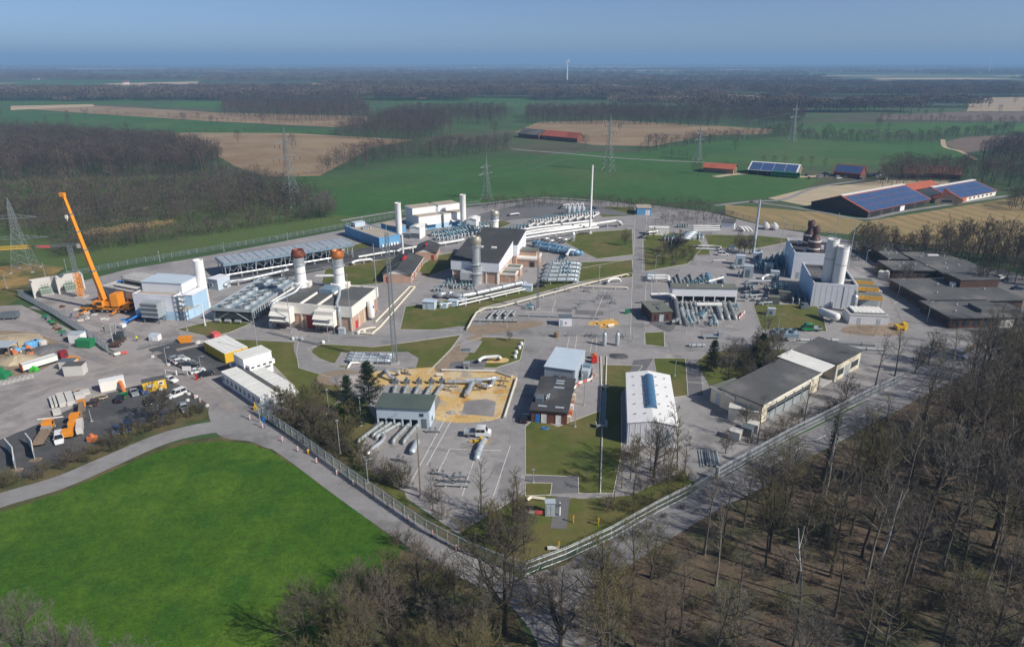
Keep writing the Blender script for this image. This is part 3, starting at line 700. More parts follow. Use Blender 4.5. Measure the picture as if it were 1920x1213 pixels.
T = hall('blue_shed', 'pale blue garage shed with flat tan roof in front of the white compressor hall', 'shed', (322,596), (358,602), 5.2, 3.0, 'sky_blue', 'tan_roof', over=.15, L=6.0)
door(T, 'front', .8, 3.4, 2.3, 'pale_blue', 'white_panel')
bx(T, 'fascia', 'white_panel', -.18,6.18,-.2,-.02,2.85,3.26)
T = hall('blue_shed', 'small pale blue shed behind the tall white chimney', 'shed', (392,542), (410,545), 5.5, 3.6, 'pale_blue', 'lilac_white', over=.15)
window(T,'front',.8,1.2,1.0,1.0)
T = thing('silencer_block', 'white ribbed silencer box between the compressor hall and its chimney', 'silencer', P(362,566), R(-8))
bx(T, 'casing', 'white_panel', -2.2,4.0,-1.2,1.6,.5,3.4)
for k in range(9): bx(T, 'rib', 'cream_white', -2.1+k*.7,-1.95+k*.7,-1.35,-1.2,.5,3.5)
for k in range(3): part(T, 'fan', MB().lathe((-1.5+k*1.8,.2),[(.7,3.4),(.7,4.0),(.55,4.0),(.5,3.7)],12), 'galv_dark')
stack('chimney', 'tall plain white chimney beside the pale blue sheds', 386, 577, None, [(1.62,0),(1.62,1.2),(1.45,1.3),(1.45,15.1),(1.52,15.15),(1.52,15.5),(1.3,15.5),(1.25,14.6)], 'stack_white', None, None, 24, rings=((4,1.5),(8,1.5),(12,1.5)), ringm='cream_white')
# elevated air cooler with panelled deck
A, r, L = frame((424,523), (664,483)); D = 11.
T = thing('air_cooler', 'long raised air cooler deck with slatted panels and pipes beneath', 'air cooler', A, r)
DH = 4.6
bx(T, 'deck_frame', 'steel_blue', (-.3,L+.3,-.3,.1,DH,DH+.9),(-.3,L+.3,D-.1,D+.3,DH,DH+.9),(-.3,.1,.1,D-.1,DH,DH+.9),(L-.1,L+.3,.1,D-.1,DH,DH+.9),(0.1,L-.1,.1,D-.1,DH+.1,DH+.5))
n_ = 19
for k in range(n_):
    w = L/n_; bx(T, 'deck_panel', 'metal_pale', k*w+.13,(k+1)*w-.13,.3,D-.3,DH+.55,DH+1.0+(.08 if k%2 else 0)); 
    bx(T, 'panel_joint', 'galv_dark', (k+1)*w-.12,(k+1)*w+.12,.3,D-.3,DH+.55,DH+.86)
for k in range(10):
    x = k*(L-.6)/9+.3
    for y in (.4, D/2, D-.4): bx(T, 'column', 'galv', x-.13,x+.13,y-.13,y+.13,0,DH)
    if k < 9: part(T, 'brace', MB().bar((x,.4,DH-.1),(x+(L-.6)/18,.4,2.2),.12).bar((x+(L-.6)/9,.4,DH-.1),(x+(L-.6)/18,.4,2.2),.12), 'galv')
for k in range(16):
    x = 1.3+k*(L-2.6)/15; part(T, 'drop_pipe', MB().tube(bend([(x,-.6,1.6),(x,-.6,2.8),(x+.5,-.6,3.2),(x+.5,-.6,DH+.3)],.4),.11,6), 'pipe_silver', smooth=True)
    part(T, 'fan', MB().lathe((x,D/2),[(1.1,DH-.9),(1.3,DH-.1),(1.1,DH-.1)],12), 'machine_dark')
rail(T, 'walkway_rail', [(0,-.35,DH+.9),(L,-.35,DH+.9)], 1.0, 'galv', 2.5)
part(T, 'header_pipe', MB().tube([(-1,-.6,1.5),(L*.9,-.6,1.5)],.38,10), 'pipe_silver', smooth=True)
part(T, 'header_pipe', MB().tube([(2,D-2,1.2),(L,D-2,1.2)],.38,10), 'pipe_grey', smooth=True)
for k in range(8): bx(T, 'pipe_support', 'galv', -1+k*L/9+1-.15,-1+k*L/9+1.15,-.75,-.45,0,1.2)
# fan cooler bank
A, r, L = frame((400,602), (472,606)); D = 30.; DH = 3.6
T = thing('fan_cooler', 'raised bank of round cooling fans on a dark steel frame', 'cooler', A, r)
L += .6
bx(T, 'deck', 'steel_blue', 0,L,0,D,DH,DH+.35); bx(T, 'deck_edge', 'metal_pale', (-.15,L+.15,-.15,0,DH-.2,DH+.75),(L,L+.15,0,D,DH-.2,DH+.75),(-.15,0,0,D,DH-.2,DH+.75))
for j in range(7):
    for i in range(2):
        c = (L*(.27+.46*i), 2.4+j*(D-4.6)/6)
        f = part(T, 'fan_ring', MB().lathe(c,[(1.95,DH+.35),(1.75,DH+1.3),(1.82,DH+1.35),(1.65,DH+1.35),(1.6,DH+.75)],18,False), 'galv', smooth=True)
        b = MB()
        for k in range(6):
            a = k*math.pi/3+.3*j; ca, sa = math.cos(a), math.sin(a); b.slab((c[0]+.2*ca-.2*sa,c[1]+.2*sa+.2*ca,DH+.95),(c[0]+.2*ca+.15*sa,c[1]+.2*sa-.15*ca,DH+.8),(c[0]+1.55*ca+.25*sa,c[1]+1.55*sa-.25*ca,DH+.8),(c[0]+1.55*ca-.25*sa,c[1]+1.55*sa+.25*ca,DH+.95),.04)
        part(f, 'blade', b.cyl(c,.28,DH+.4,DH+1.1,8), 'galv_dark'); part(f, 'fan_well', MB().cyl(c,1.6,DH+.36,DH+.4,18), 'void_dark')
for j in range(9):
    y = .3+j*(D-.6)/8
    for x in (.25, L-.25): bx(T, 'column', 'galv_dark', x-.15,x+.15,y-.15,y+.15,0,DH)
    bx(T, 'tube_bundle', 'machine_dark', 1.0,L-1.0,y-.1,y+2.0,.9,3.2)
part(T, 'brace', MB().bar((.3,.2,0),(L*.5,.2,DH),.18).bar((L-.3,.2,0),(L*.5,.2,DH),.18), 'galv')
for k in range(22): bx(T, 'side_fin', 'pale_blue' if k%2 else 'galv', L-.05,L+.12,.8+k*1.3,1.2+k*1.3,1.2,DH-.3)
rail(T, 'walkway_rail', [(L,0,DH+.75),(L,D,DH+.75)], 1.0, 'galv'); rail(T, 'walkway_rail', [(0,0,DH+.75),(L,0,DH+.75)], 1.0, 'galv')
for k in range(3): part(T, 'drum', MB().tube([(1.2+k*3.2,-.9,.7),(2.9+k*3.2,-.9,.7)],.5,10), 'pipe_grey', smooth=True)
# twin compressor station
T = thing('compressor_station', 'cream and white twin compressor house with dark roofs and red doors', 'building', *frame((515,610),(662,622))[:2])
L = frame((515,610),(662,622))[2]; D = 18.5; H_ = 7.2
bx(T, 'wall', 'brick_pink', 0,L,0,D,-.1,4.4); bx(T, 'fascia', 'cream_white', -.35,L+.35,-.35,D+.35,4.4,H_)
for i, (x0,x1) in enumerate(((0,L*.36),(L*.38,L*.58),(L*.60,L))):
    z = H_+.02 if i != 1 else H_-1.2+1.22
    bx(T, 'roof', 'roof_grey', x0+.2,x1-.1,.2,D-.2,H_-.1,H_+.06)
for x in (L*.37, L*.59): bx(T, 'gutter', 'cream_white', x-.18,x+.18,-.1,D,H_-.05,H_+.45)
bx(T, 'parapet', 'cream_white', (-.36,L+.36,-.36,-.05,H_,H_+.3),(-.36,L+.36,D+.05,D+.36,H_,H_+.3),(-.36,-.05,-.05,D+.05,H_,H_+.3),(L+.05,L+.36,-.05,D+.05,H_,H_+.3))
T['L'] = L; T['D'] = D
door(T, 'front', L*.43, L*.13, 3.9, 'door_red'); door(T, 'right', 2.0, 1.6, 2.4, 'red'); door(T, 'right', 11, 1.2, 2.3, 'door_red')
for k in range(4): bx(T, 'pilaster', 'cream', L-.02,L+.28,3.8+k*3.6,4.3+k*3.6,0,4.4)
for x in (.1, L*.36, L*.57, L-.5): bx(T, 'pilaster', 'cream', x,x+.45,-.25,.02,0,4.4)
for i, x in enumerate((1.2, L*.595)):
    I = bx(T, 'intake_house', 'cream_white', x,x+L*.235,-3.0,-.36,2.1,6.6)
    w = L*.235
    for k, z in enumerate((5.0,3.5)): part(I, 'canopy', MB().slab((x-.2,-4.1,z-.5),(x+w+.2,-4.1,z-.5),(x+w+.2,-2.9,z+.6),(x-.2,-2.9,z+.6),.08), 'cream_white')
    for k in range(4): bx(I, 'window', 'glass', x+.4+k*w*.23,x+.4+k*w*.23+w*.17,-3.06,-2.98,2.25,3.0)
    for q in (x+.2,x+w-.2):
        for y in (-2.8,-.7): bx(I, 'leg', 'galv_dark', q-.13,q+.13,y-.13,y+.13,0,2.1)
    part(T, 'exhaust_pipe', MB().tube(bend([(x-.7 if i==0 else x+w+1.0,-.9,0),(x-.7 if i==0 else x+w+1.0,-.9,6.8),(x+.3 if i==0 else x+w-.6,.8,7.6),(x+2.6 if i==0 else x+w*.55,7.2,8.2),(x+3.4 if i==0 else x+w*.4,9.4,9.8)],1.2),.42,10), 'metal_pale', smooth=True)
bx(T, 'roof_plant', 'steel_blue', L*.40,L*.57,10,14.5,H_+.1,H_+1.4)
for i, (px, py, lab, cm) in enumerate(((566,552,'white chimney with a dark rust-red flared top on the twin compressor house','stack_rust'),(638,554,'white chimney with a bright copper flared top on the twin compressor house','stack_copper'))):
    g = LP(T, px, py-14, 7.0); w = W2(T.location, T.rotation_euler.z, g.x, g.y, 7.2)
    S = stack('chimney', lab, 0,0,None,[(2.4,0),(2.3,1.3),(1.75,1.6),(1.6,2.2),(1.6,7.0)],'stack_white',[(1.65,9.3),(2.1,9.8),(2.15,10.3),(1.7,11.6),(1.5,11.7),(1.3,11.2)],cm,22,loc=w,rings=((7.0,2.0),(4.5,1.7)),ringm='galv')
    part(S, 'collar', MB().lathe((0,0),[(1.62,7.0),(1.62,9.3)],22), 'stack_silver', smooth=True); bx(S, 'base_box', 'cream_white', -2.6,2.9,-1.4,1.4,-.05,1.5)
T = thing('gas_tank', 'upright white gas tank with rounded ends beside the twin compressor house', 'tank', P(697,600))
part(T, 'vessel', MB().lathe((0,0),[(.3,.7),(.9,.95),(1.0,1.4),(1.0,5.6),(.85,6.0),(.3,6.25),(.02,6.3)],18), 'stack_white', smooth=True)
for k in range(4): a = k*1.57+.7; part(T, 'leg', MB().bar((.8*math.cos(a),.8*math.sin(a),0),(.8*math.cos(a),.8*math.sin(a),1.2),.14), 'galv')
part(T, 'emblem', MB().add([(1.02*math.cos(a),1.02*math.sin(a),z) for z in (3.9,4.7) for a in (-.75,-.5,-.25,0)],[(0,1,5,4),(1,2,6,5),(2,3,7,6)]), 'sign_blue')
for i, (px,py) in enumerate(((512,614),(642,626))): solo('switch_cabinet', MB().box(-.9,.9,-.6,.6,0,1.7).box(-1,1,-.7,.7,1.7,1.8), 'grey_blue', ['grey switch cabinet at the fan cooler end of the twin compressor house','grey switch cabinet near the red side door of the twin compressor house'][i], 'cabinet', loc=P(px,py), rz=R(-6))
# white container offices with ribbed flat roof
A, r, L = frame((418,718), (491,768)); D = 15.0
B_ = P(560,748); D = (B_-P(491,768)).length
T = thing('site_office', 'block of white office containers with ribbed roof and grey middle strip', 'office', A, r); T['L'] = L; T['D'] = D
OH = 2.9
bx(T, 'wall', 'white_panel', 0,L,0,D,0,OH)
for k in range(9):
    w = L/9
    bx(T, 'roof_panel', 'white_roof', k*w+.04,(k+1)*w-.04,-.05,D*.46,OH,OH+.12+.01*(k%2)); bx(T, 'roof_panel', 'white_roof', k*w+.04,(k+1)*w-.04,D*.60,D+.05,OH,OH+.12+.01*(k%3))
    bx(T, 'roof_rib', 'roof_rib', k*w-.04,k*w+.04,0,D*.46,OH,OH+.2); bx(T, 'roof_rib', 'roof_rib', k*w-.04,k*w+.04,D*.60,D,OH,OH+.2)
    window(T, 'front', k*w+.5, 1.0, 1.0, 1.1, 'glass', 'white_panel')
bx(T, 'roof_strip', 'roof_grey', -.02,L+.02,D*.465,D*.595,OH,OH+.16)
for z in (1.5,.5): window(T, 'right', D*.50, z, 1.1, .75, 'glass', 'white_panel')
q_ = P(439,664,5.5); A2 = Vector((q_.x+1.4*math.cos(r),q_.y+1.4*math.sin(r),0)); T = thing('site_office', 'two-storey white container office behind the long flat office block', 'office', A2, r); T['L'] = 5.2; T['D'] = 6.4
bx(T, 'wall', 'white_panel', -2.0,3.2,0,7.2,0,5.4); bx(T, 'roof', 'white_roof', -2.1,3.3,-.1,7.3,5.4,5.55); bx(T, 'lower_block', 'white_panel', 3.21,5.0,0.5,7.0,2.9,4.0)
for k in range(3): bx(T, 'roof_rib', 'roof_rib', -1.9+k*1.7,-1.82+k*1.7,0,7.2,5.55,5.62)
for k in range(4): bx(T, 'window', 'glass', 5.0,5.06,.9+k*1.5,1.7+k*1.5,3.3,3.7)
for k in range(3): bx(T, 'window', 'glass', -1.5+k*1.6,-.6+k*1.6,-.06,.02,1.0,2.0)
part(T, 'stair', MB().slab((-2.2,-1.2,2.9),(-2.2,-.1,2.9),(1.5,-.1,.1),(1.5,-1.2,.1),.2), 'steel_blue')
# yellow containers, a row side by side
A, r, L = frame((384,658), (424,682)); n_ = 5
for k in range(n_):
    w = L/n_; X = thing('container', ['white-roofed yellow container of the car park row, %s' % s for s in ('by the orange skip','second from the orange skip','middle of five','second from the office','facing the office')][k], 'container', W2(A, r, k*w, 0), r)
    bx(X, 'body', 'yellow_wall' if k < 4 else 'yellow', .03,w-.03,0,6.2,.1,2.7); bx(X, 'roof', 'white_roof', .02,w-.02,-.02,6.22,2.7,2.8)
    for q in range(4): bx(X, 'roof_rib', 'white_roof', .1,w-.1,.6+q*1.5,.75+q*1.5,2.8,2.86)
    bx(X, 'door', 'yellow_wall', .3,w-.3,-.05,.02,.3,2.4)
solo('container', MB().box(-1.2,1.2,-.9,.9,0,1.6).box(-1.25,1.25,-.95,.95,1.6,1.7), 'pink_red', 'small red roofed container behind the row of yellow containers', 'container', loc=P(405,634), rz=r)
# blue flat building and two white halls with chimneys
A, r, L = frame((712,465), (758,463)); D = 29
T = hall('blue_building', 'long mid-blue flat building with tan roof behind the air cooler', 'building', (712,465), (758,462), D, 4.0, 'mid_blue', 'tan_roof', parapet=.25, rz=math.atan2(*((P(646,441)-P(712,465)).yx))-R(90))
L = T['L']
for k in range(3): part(T, 'vent_pipe', MB().tube([(.3,D-1.5-k*1.6,0),(.3,D-1.5-k*1.6,6.2)],.2,8), 'steel_blue'); 
for k in range(6): bx(T, 'wall_unit', 'white_panel', 1.0+k*1.4,1.8+k*1.4,-.5,-.02,.2,1.3)
bx(T, 'roof_house', 'pale_blue', 2.5,7.5,D-5,D-1.5,4.1,6.0); 
for k in range(4): bx(T, 'roof_unit', 'galv', 3+k*1.1,3.7+k*1.1,D-11,D-9.4,4.1,4.9)
T = hall('blue_building', 'low mid-blue building with tan roof between the blue flat building and the white chimney', 'building', (715,432),(748,442),6,3.2,'mid_blue','tan_roof',over=.1, L=11)
r_w = math.atan2(*((P(873,421)-P(786,433)).yx)); A, _, L = frame((786,433),(873,421))
for i, lab in enumerate(('white compressor hall next to the low blue building','white compressor hall at the far end by the tall white chimney')):
    o = W2(A, r_w, i*L*.53, 0); w = L*.47
    T = thing('compressor_hall', lab, 'hall', o, r_w); T['L'] = w; T['D'] = 14
    bx(T, 'wall', 'white_panel', 0,w,0,14,2.2,6.2); bx(T, 'plinth_band', 'sky_blue', -.03,w+.03,-.03,14.03,-.1,2.2); bx(T, 'roof', 'tan_roof', .1,w-.1,.1,5.5,6.2,6.4)
    bx(T, 'upper_hall', 'white_panel', -.4+i*.4,w+.4-i*.4,5.5,14,6.2,9.2); bx(T, 'upper_roof', 'tan_roof', 0,w,5.7,13.8,9.2,9.35)
    part(T, 'canopy', MB().slab((w*.3,-2.2,2.7),(w*.8,-2.2,2.7),(w*.8,0,3.3),(w*.3,0,3.3),.1), 'white_panel'); bx(T, 'door', 'mid_blue', w*.35,w*.75,-.06,.02,.1,2.6)
    mb = MB()
    for k in range(4): mb.box(w+.1,w+1.2,.4,1.8,1.4+k*1.4,1.46+k*1.4)
    for q in ((w+.1,.4),(w+1.2,.4),(w+.1,1.8),(w+1.2,1.8)): mb.bar((*q,0),(*q,6.8),.09)
    part(T, 'stair_tower', mb, 'galv')
bx(T, 'side_annex', 'mid_blue', -3.2-L*.0,-.05,2,9,0,5)
bx(T, 'link', 'grey_blue', -L*.055,-.05,5.5,13,0,8.6)
stack('chimney', 'slim white chimney beside the blue flat building', 749, 441, None, [(1.5,0),(1.35,.6),(1.35,13.9),(1.42,14),(1.42,14.4),(1.2,14.4),(1.2,13.5)], 'stack_white', None, None, 20)
stack('chimney', 'slim white chimney at the far end of the two white halls', 869, 426, None, [(1.5,0),(1.35,.6),(1.35,14.6),(1.42,14.7),(1.42,15.1),(1.2,15.1),(1.2,14)], 'stack_white', None, None, 20)
stack('vent_stack', 'thin white vent stack by the curved white pipe near the brick houses', 756, 478, None, [(.5,0),(.42,.5),(.42,7.6),(.48,7.6),(.48,8.1)], 'stack_white', None, None, 12)
for i, (a_, b_) in enumerate((((769,448),(788,452)),((875,432),(893,436)))):
    T = gable('air_intake', ['white air intake house in front of the nearer white hall','white air intake house at the foot of the far white chimney'][i], 'intake', a_, b_, 6.5, 5.0, 5.6, 'white_panel', 'white_roof', 'y', over=.25, rz=R(-14), L=4.6)
    bx(T, 'louvre', 'galv_dark', .3,4.3,-.08,.02,.4,2.6)
# brick houses with dark roofs
T = gable('brick_house', 'low pink brick house with dark gable roof and red doors', 'building', (719,530),(771,531), 22, 3.2, 5.0, 'brick_pink', 'dark_roof', 'y', over=.5, gmat='cream_white')
door(T,'front',1.0,1.0,2.1,'door_red')
for k in range(6): (door(T,'right',1.8+k*3.3,1.2,2.1,'door_red') if k%2 else window(T,'right',1.8+k*3.3,.9,1.4,1.2))
bx(T, 'roof_vent', 'red', T['L']/2-.4,T['L']/2+.4,11,15.5,4.9,5.7); bx(T, 'eave_board', 'cream_white', T['L']+.42,T['L']+.5,-.4,22.4,2.85,3.2)
T = gable('brick_house', 'small pink brick house with dark gable roof behind the longer brick house', 'building', (779,488),(806,488), 12, 3.2, 4.8, 'brick_pink', 'dark_roof', 'y', over=.5, gmat='cream_white', L=8.2)
door(T,'front',6.2,1.0,2.1,'door_red'); bx(T,'roof_vent','red',3.7,4.3,3,6,4.7,5.4)
# big brick and white turbine hall
T = thing('turbine_hall', 'large dark-roofed turbine hall with white upper walls and pink brick foot', 'hall', *frame((849,527),(934,533))[:2]); L = frame((849,527),(934,533))[2]; D = 21.; T['L'] = L; T['D'] = D
bx(T, 'wall', 'brick_pink', 0,L,0,D,-.1,4.6)
part(T, 'upper_wall', MB().add([(-.4,-.4,4.3),(L+.4,-.4,4.3),(L+.4,D+.4,4.3),(-.4,D+.4,4.3),(-.4,-.4,7.6),(L+.4,-.4,7.6),(L+.4,D+.4,10.2),(-.4,D+.4,10.2)],[(0,3,2,1),(4,5,6,7),(0,1,5,4),(1,2,6,5),(2,3,7,6),(3,0,4,7)]), 'lilac_white')
part(T, 'roof', MB().slab((-.5,-.5,7.78),(L+.5,-.5,7.78),(L+.5,D+.5,10.4),(-.5,D+.5,10.4),.15), 'dark_roof')
for k in range(5): bx(T, 'pilaster', 'cream_white', k*(L-.4)/4,.4+k*(L-.4)/4,-.2,.02,0,4.3)
for k in range(6): bx(T, 'pilaster', 'cream_white', L-.02,L+.2,k*3.9,k*3.9+.4,0,4.3); 
for k in range(5): bx(T, 'brick_panel', 'brick_pink', L+.01,L+.12,k*3.9+.6,k*3.9+3.7,.3,4.1)
for x in (L*.36,L*.66): bx(T, 'roof_light', 'cream_white', x,x+1.8,12.2,13.4,9.2,9.75)
T2 = thing('turbine_hall', 'second dark-roofed turbine hall behind the silver exhaust chimney', 'hall', W2(T.location,T.rotation_euler.z,1.5,D+.6), T.rotation_euler.z); T2['L'] = L; T2['D'] = 16
bx(T2, 'wall', 'brick_pink', 0,L,.1,16,-.1,4.6); part(T2, 'upper_wall', MB().add([(-.4,0,4.3),(L+.4,0,4.3),(L+.4,16,4.3),(-.4,16,4.3),(-.4,0,8.4),(L+.4,0,8.4),(L+.4,16,10.6),(-.4,16,10.6)],[(0,3,2,1),(4,5,6,7),(0,1,5,4),(1,2,6,5),(2,3,7,6),(3,0,4,7)]), 'lilac_white')
part(T2, 'roof', MB().slab((-.5,0,8.58),(L+.5,0,8.58),(L+.5,16.4,10.8),(-.5,16.4,10.8),.15), 'dark_roof')
for i, (x, y, w, d, h) in enumerate(((L+.3,2.5,5.2,4.2,2.9),(L+.3,10,5.2,4.2,2.9))):
    X = thing('brick_annex', ['small flat brick annex with a pipe at its foot beside the turbine hall','small flat brick annex beside the turbine hall, next to the gap between the halls'][i], 'annex', W2(T.location,T.rotation_euler.z,x,y), T.rotation_euler.z); X['L'] = w; X['D'] = d
    bx(X,'wall','brick_pink',0,w,0,d,0,h); bx(X,'roof','olive_roof',.2,w-.2,.2,d-.2,h,h+.35); bx(X,'parapet','cream_white',(-.2,w+.2,-.2,.2,h-.2,h+.45),(-.2,w+.2,d-.2,d+.2,h-.2,h+.45),(-.2,.2,.2,d-.2,h-.2,h+.45),(w-.2,w+.2,.2,d-.2,h-.2,h+.45))
    door(X,'front',w*.3,1.6,2.1,'brick_pink','cream_white')
X = thing('brick_annex', 'larger cream and brick annex with stepped flat roofs behind the turbine hall', 'annex', W2(T.location,T.rotation_euler.z,L+.8,D+2), T.rotation_euler.z); X['L'] = 8.5; X['D'] = 8
bx(X,'wall','brick_pink',0,8.5,0,8,0,2.8); bx(X,'parapet','cream_white',-.2,8.7,-.2,8.2,2.8,3.5); bx(X,'upper_block','brick_pink',.5,7.5,3,8,3.5,5.2); bx(X,'roof','olive_roof',.3,7.7,2.8,8.1,5.2,5.5); door(X,'front',5.6,1.8,2.1,'machine_dark')
# silver exhaust chimneys
g = P(894,531)
S = stack('chimney', 'fat silver exhaust chimney with brass top in front of the turbine hall', 0,0,None,[(1.9,0),(1.9,3.4),(2.1,3.5),(2.1,4.0),(1.7,4.2),(1.7,5.6),(1.9,5.7),(1.9,6.2),(1.45,6.4),(1.3,13.6)],'stack_silver',[(1.4,13.6),(1.55,14.1),(1.85,14.9),(1.85,15.6),(1.45,16.6),(1.2,16.7),(1.0,16)],'brass',22,loc=g,rings=((3.8,2.5),(7.0,2.4),(13.4,1.9)))
bx(S, 'duct', 'stack_silver', -5.6,-1.5,-1.5,1.5,1.6,4.2); part(S, 'duct_hood', MB().tube([(-5.4,0,3.6),(-1.6,0,3.6)],1.5,12), 'stack_silver', smooth=True)
for x in (-5.2,-2.6):
    for y in (-1.2,1.2): bx(S, 'duct_leg', 'galv_dark', x-.12,x+.12,y-.12,y+.12,0,1.6)
part(S, 'ladder', MB().bar((1.5,-.9,0),(1.4,-.9,13),.07).bar((1.5,-.5,0),(1.4,-.5,13),.07), 'galv')
stack('chimney', 'second silver exhaust chimney with brass top behind the turbine halls', 928, 446, None, [(2.1,0),(1.9,2),(1.6,2.6),(1.6,7.4),(1.9,7.5),(1.9,7.9),(1.45,8.2),(1.4,9.6)],'stack_white',[(1.7,9.6),(2.0,10.2),(2.0,11.2),(1.6,11.9),(1.3,12),(1.2,11.4)],'brass',22,rings=((8.6,1.9),(9.2,1.9)))
# ---------------------------------------------------------------- middle and right side of the works
T = gable('store_hall', 'white metal store hall with blue barrel rooflight', 'hall', (1175,833),(1268,846), 23.5, 4.9, 5.7, 'lilac_white', 'white_panel', 'y', over=.15, rt=.12, rz=R(-8))
L, D = T['L'], T['D']
rl = part(T, 'rooflight', MB().yprofile([(L/2+1.05*math.cos(a)*1.0, 5.75+.75*math.sin(a)) for a in [math.pi*k/8 for k in range(9)]], 5.5, 20.5), 'rooflight', smooth=True)
for k in range(7): part(rl, 'bar', MB().yprofile([(L/2+1.1*math.cos(a), 5.75+.8*math.sin(a)) for a in [math.pi*q/8 for q in range(9)]], 5.4+k*2.48, 5.56+k*2.48), 'rooflight')
for i in range(5):
    for x in (L*.16, L*.36, L*.66, L*.86):
        z = 5.02+.8*(1-abs(x-L/2)/(L/2)); bx(T, 'roof_vent', 'roof_rib', x-.16,x+.16,3+i*4.4,3.3+i*4.4,z,z+.22)
for k in range(9): bx(T, 'wall_rib', 'lilac_white', .4+k*L/9,.5+k*L/9,-.04,.01,0,4.9)
door(T, 'front', L*.60, 2.6, 3.4, 'pale_blue'); bx(T, 'wall_unit', 'white_panel', L+.02,L+.9,13,15.2,.4,1.8)
T = hall('brick_workshop', 'red-brown brick workshop with flat dark roof by the concrete drive', 'building', (996,791),(1062,797), 16.2, 2.9, 'brick_red', 'dark_roof', over=.35, rt=.28)
L = T['L']; D = T['D']
for x in (2.2, 5.3): door(T, 'front', x, 1.0, 2.1, 'white_panel', 'white_panel')
door(T,'front',.9,.9,2.0,'blue_paint')
for k, (x,y,w) in enumerate(((3.6,14.2,1.9),(3.6,12.9,1.9),(3.4,10.7,2.4),(1.2,1.3,1.9),(4.9,1.3,1.9))): bx(T,'skylight','grey_blue',x,x+w,y,y+.5,3.18,3.32)
bx(T,'roof_unit','galv_dark',.4,2.0,3.0,5.2,3.18,4.2); 
for k in range(4): part(T,'vent_cowl',MB().lathe((2.6+.35*(k%2),4.5+k*.55),[(.15,3.18),(.15,3.7),(.3,3.75),(.05,4.0)],8),'galv')
for k in range(4): window(T,'left',2+k*3.6,.9,1.2,1.1)
for k in range(5): bx(T,'wall_unit',['cream','orange_red','white_panel','brick_pink','cream'][k],L+.02,L+.8,1.2+k*2.6,2.2+k*2.6,.1,1.3)
T = hall('pump_shed', 'pale blue-grey metal shed behind the brick workshop', 'shed', (1020,716),(1077,724), 11.2, 4.0, 'grey_blue', 'pale_blue', over=.12, rt=.16, slope=.5)
L = T['L']; bx(T,'roof_edge','galv_dark',-.14,L+.14,-.15,-.10,3.85,4.1)
for x in (2.4,4.4): door(T,'front',x,1.15,2.2,'galv_dark')
for k in range(14): bx(T,'wall_rib','grey_blue',.25+k*.52,.31+k*.52,-.03,.01,0,3.9)
M = thing('generator', 'grey-blue generator skid beside the pale blue shed', 'generator', W2(T.location,T.rotation_euler.z,L+.6,4.2), T.rotation_euler.z)
bx(M,'housing','grey_blue',0,1.7,0,3.4,.3,2.3); bx(M,'hood','steel_blue',-.1,1.8,2.0,3.5,2.3,2.9); bx(M,'skid','galv_dark',-.1,1.8,-.8,3.5,0,.3); part(M,'pipe',MB().tube(bend([(.4,-.6,.3),(.4,-.6,1.4),(.4,.1,1.4)],.3),.18,8),'pipe_grey',smooth=True)
# valve house with five pipes through it
T = thing('valve_house', 'white valve house with dark green roof raised on open bays over five pipes', 'building', *frame((708,799),(806,804))[:2]); L = frame((708,799),(806,804))[2]
D = 5.6; T['L'] = L; T['D'] = D
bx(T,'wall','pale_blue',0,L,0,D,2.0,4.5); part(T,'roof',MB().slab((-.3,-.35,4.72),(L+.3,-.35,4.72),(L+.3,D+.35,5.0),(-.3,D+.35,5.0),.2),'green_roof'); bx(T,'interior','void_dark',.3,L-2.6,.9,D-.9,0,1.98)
for k in range(6): bx(T,'column','pale_blue',k*(L-2.5)/5,.3+k*(L-2.5)/5,0,.35,0,2.0); bx(T,'column','pale_blue',k*(L-2.5)/5,.3+k*(L-2.5)/5,D-.35,D,0,2.0)
bx(T,'end_room','pale_blue',L-2.3,L,0.01,D,0,2.0); door(T,'front',L-1.7,1.1,2.3,'galv_dark'); window(T,'front',L-2.0,2.9,.75,.6,'glass','galv_dark'); window(T,'right',2.0,.8,.8,.8,'glass','galv_dark')
part(T,'lamp_arm',MB().bar((4.6,-.05,3.3),(4.6,-.9,3.7),.08).box(4.4,4.8,-1.2,-.8,3.65,3.78),'galv')
VH = T
# right-hand pipe hall
T = thing('pipe_hall', 'long narrow pale roofed valve gallery on columns across the pipe rows', 'building', *frame((1259,566),(1380,568))[:2]); L = frame((1259,566),(1380,568))[2]; T['L'] = L; D = 4.6; T['D'] = D
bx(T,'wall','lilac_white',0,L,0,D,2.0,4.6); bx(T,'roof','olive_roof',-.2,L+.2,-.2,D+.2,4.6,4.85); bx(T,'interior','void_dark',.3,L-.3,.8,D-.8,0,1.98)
for k in range(7): bx(T,'column','lilac_white',k*(L-.3)/6,.3+k*(L-.3)/6,0,.3,0,2); bx(T,'column','lilac_white',k*(L-.3)/6,.3+k*(L-.3)/6,D-.3,D,0,2)
part(T,'stair',MB().slab((L+.2,1,2.1),(L+.2,2,2.1),(L+3.2,2,.1),(L+3.2,1,.1),.12),'galv_dark')
for x in (5,16): part(T,'roof_cowl',MB().dome((x,2.2,4.85),.3,.35,8),'white_panel')
PH = T
T = hall('brick_hut', 'dark brick hut with olive flat roof at the end of the pipe rows', 'building', (1221,604),(1259,602), 9.5, 3.0, 'brick_dark', 'olive_roof', over=.25)
door(T,'front',2.4,1.3,2.2,'grey_blue','galv'); window(T,'front',.9,.6,.5,1.5,'void_dark',None); window(T,'front',4.6,.6,.5,1.5,'void_dark',None); bx(T,'roof_hatch','galv_dark',2.6,3.2,1.2,4.2,3.22,3.45); bx(T,'roof_hatch','roof_grey',2.5,4.6,5.6,6.3,3.22,3.5)
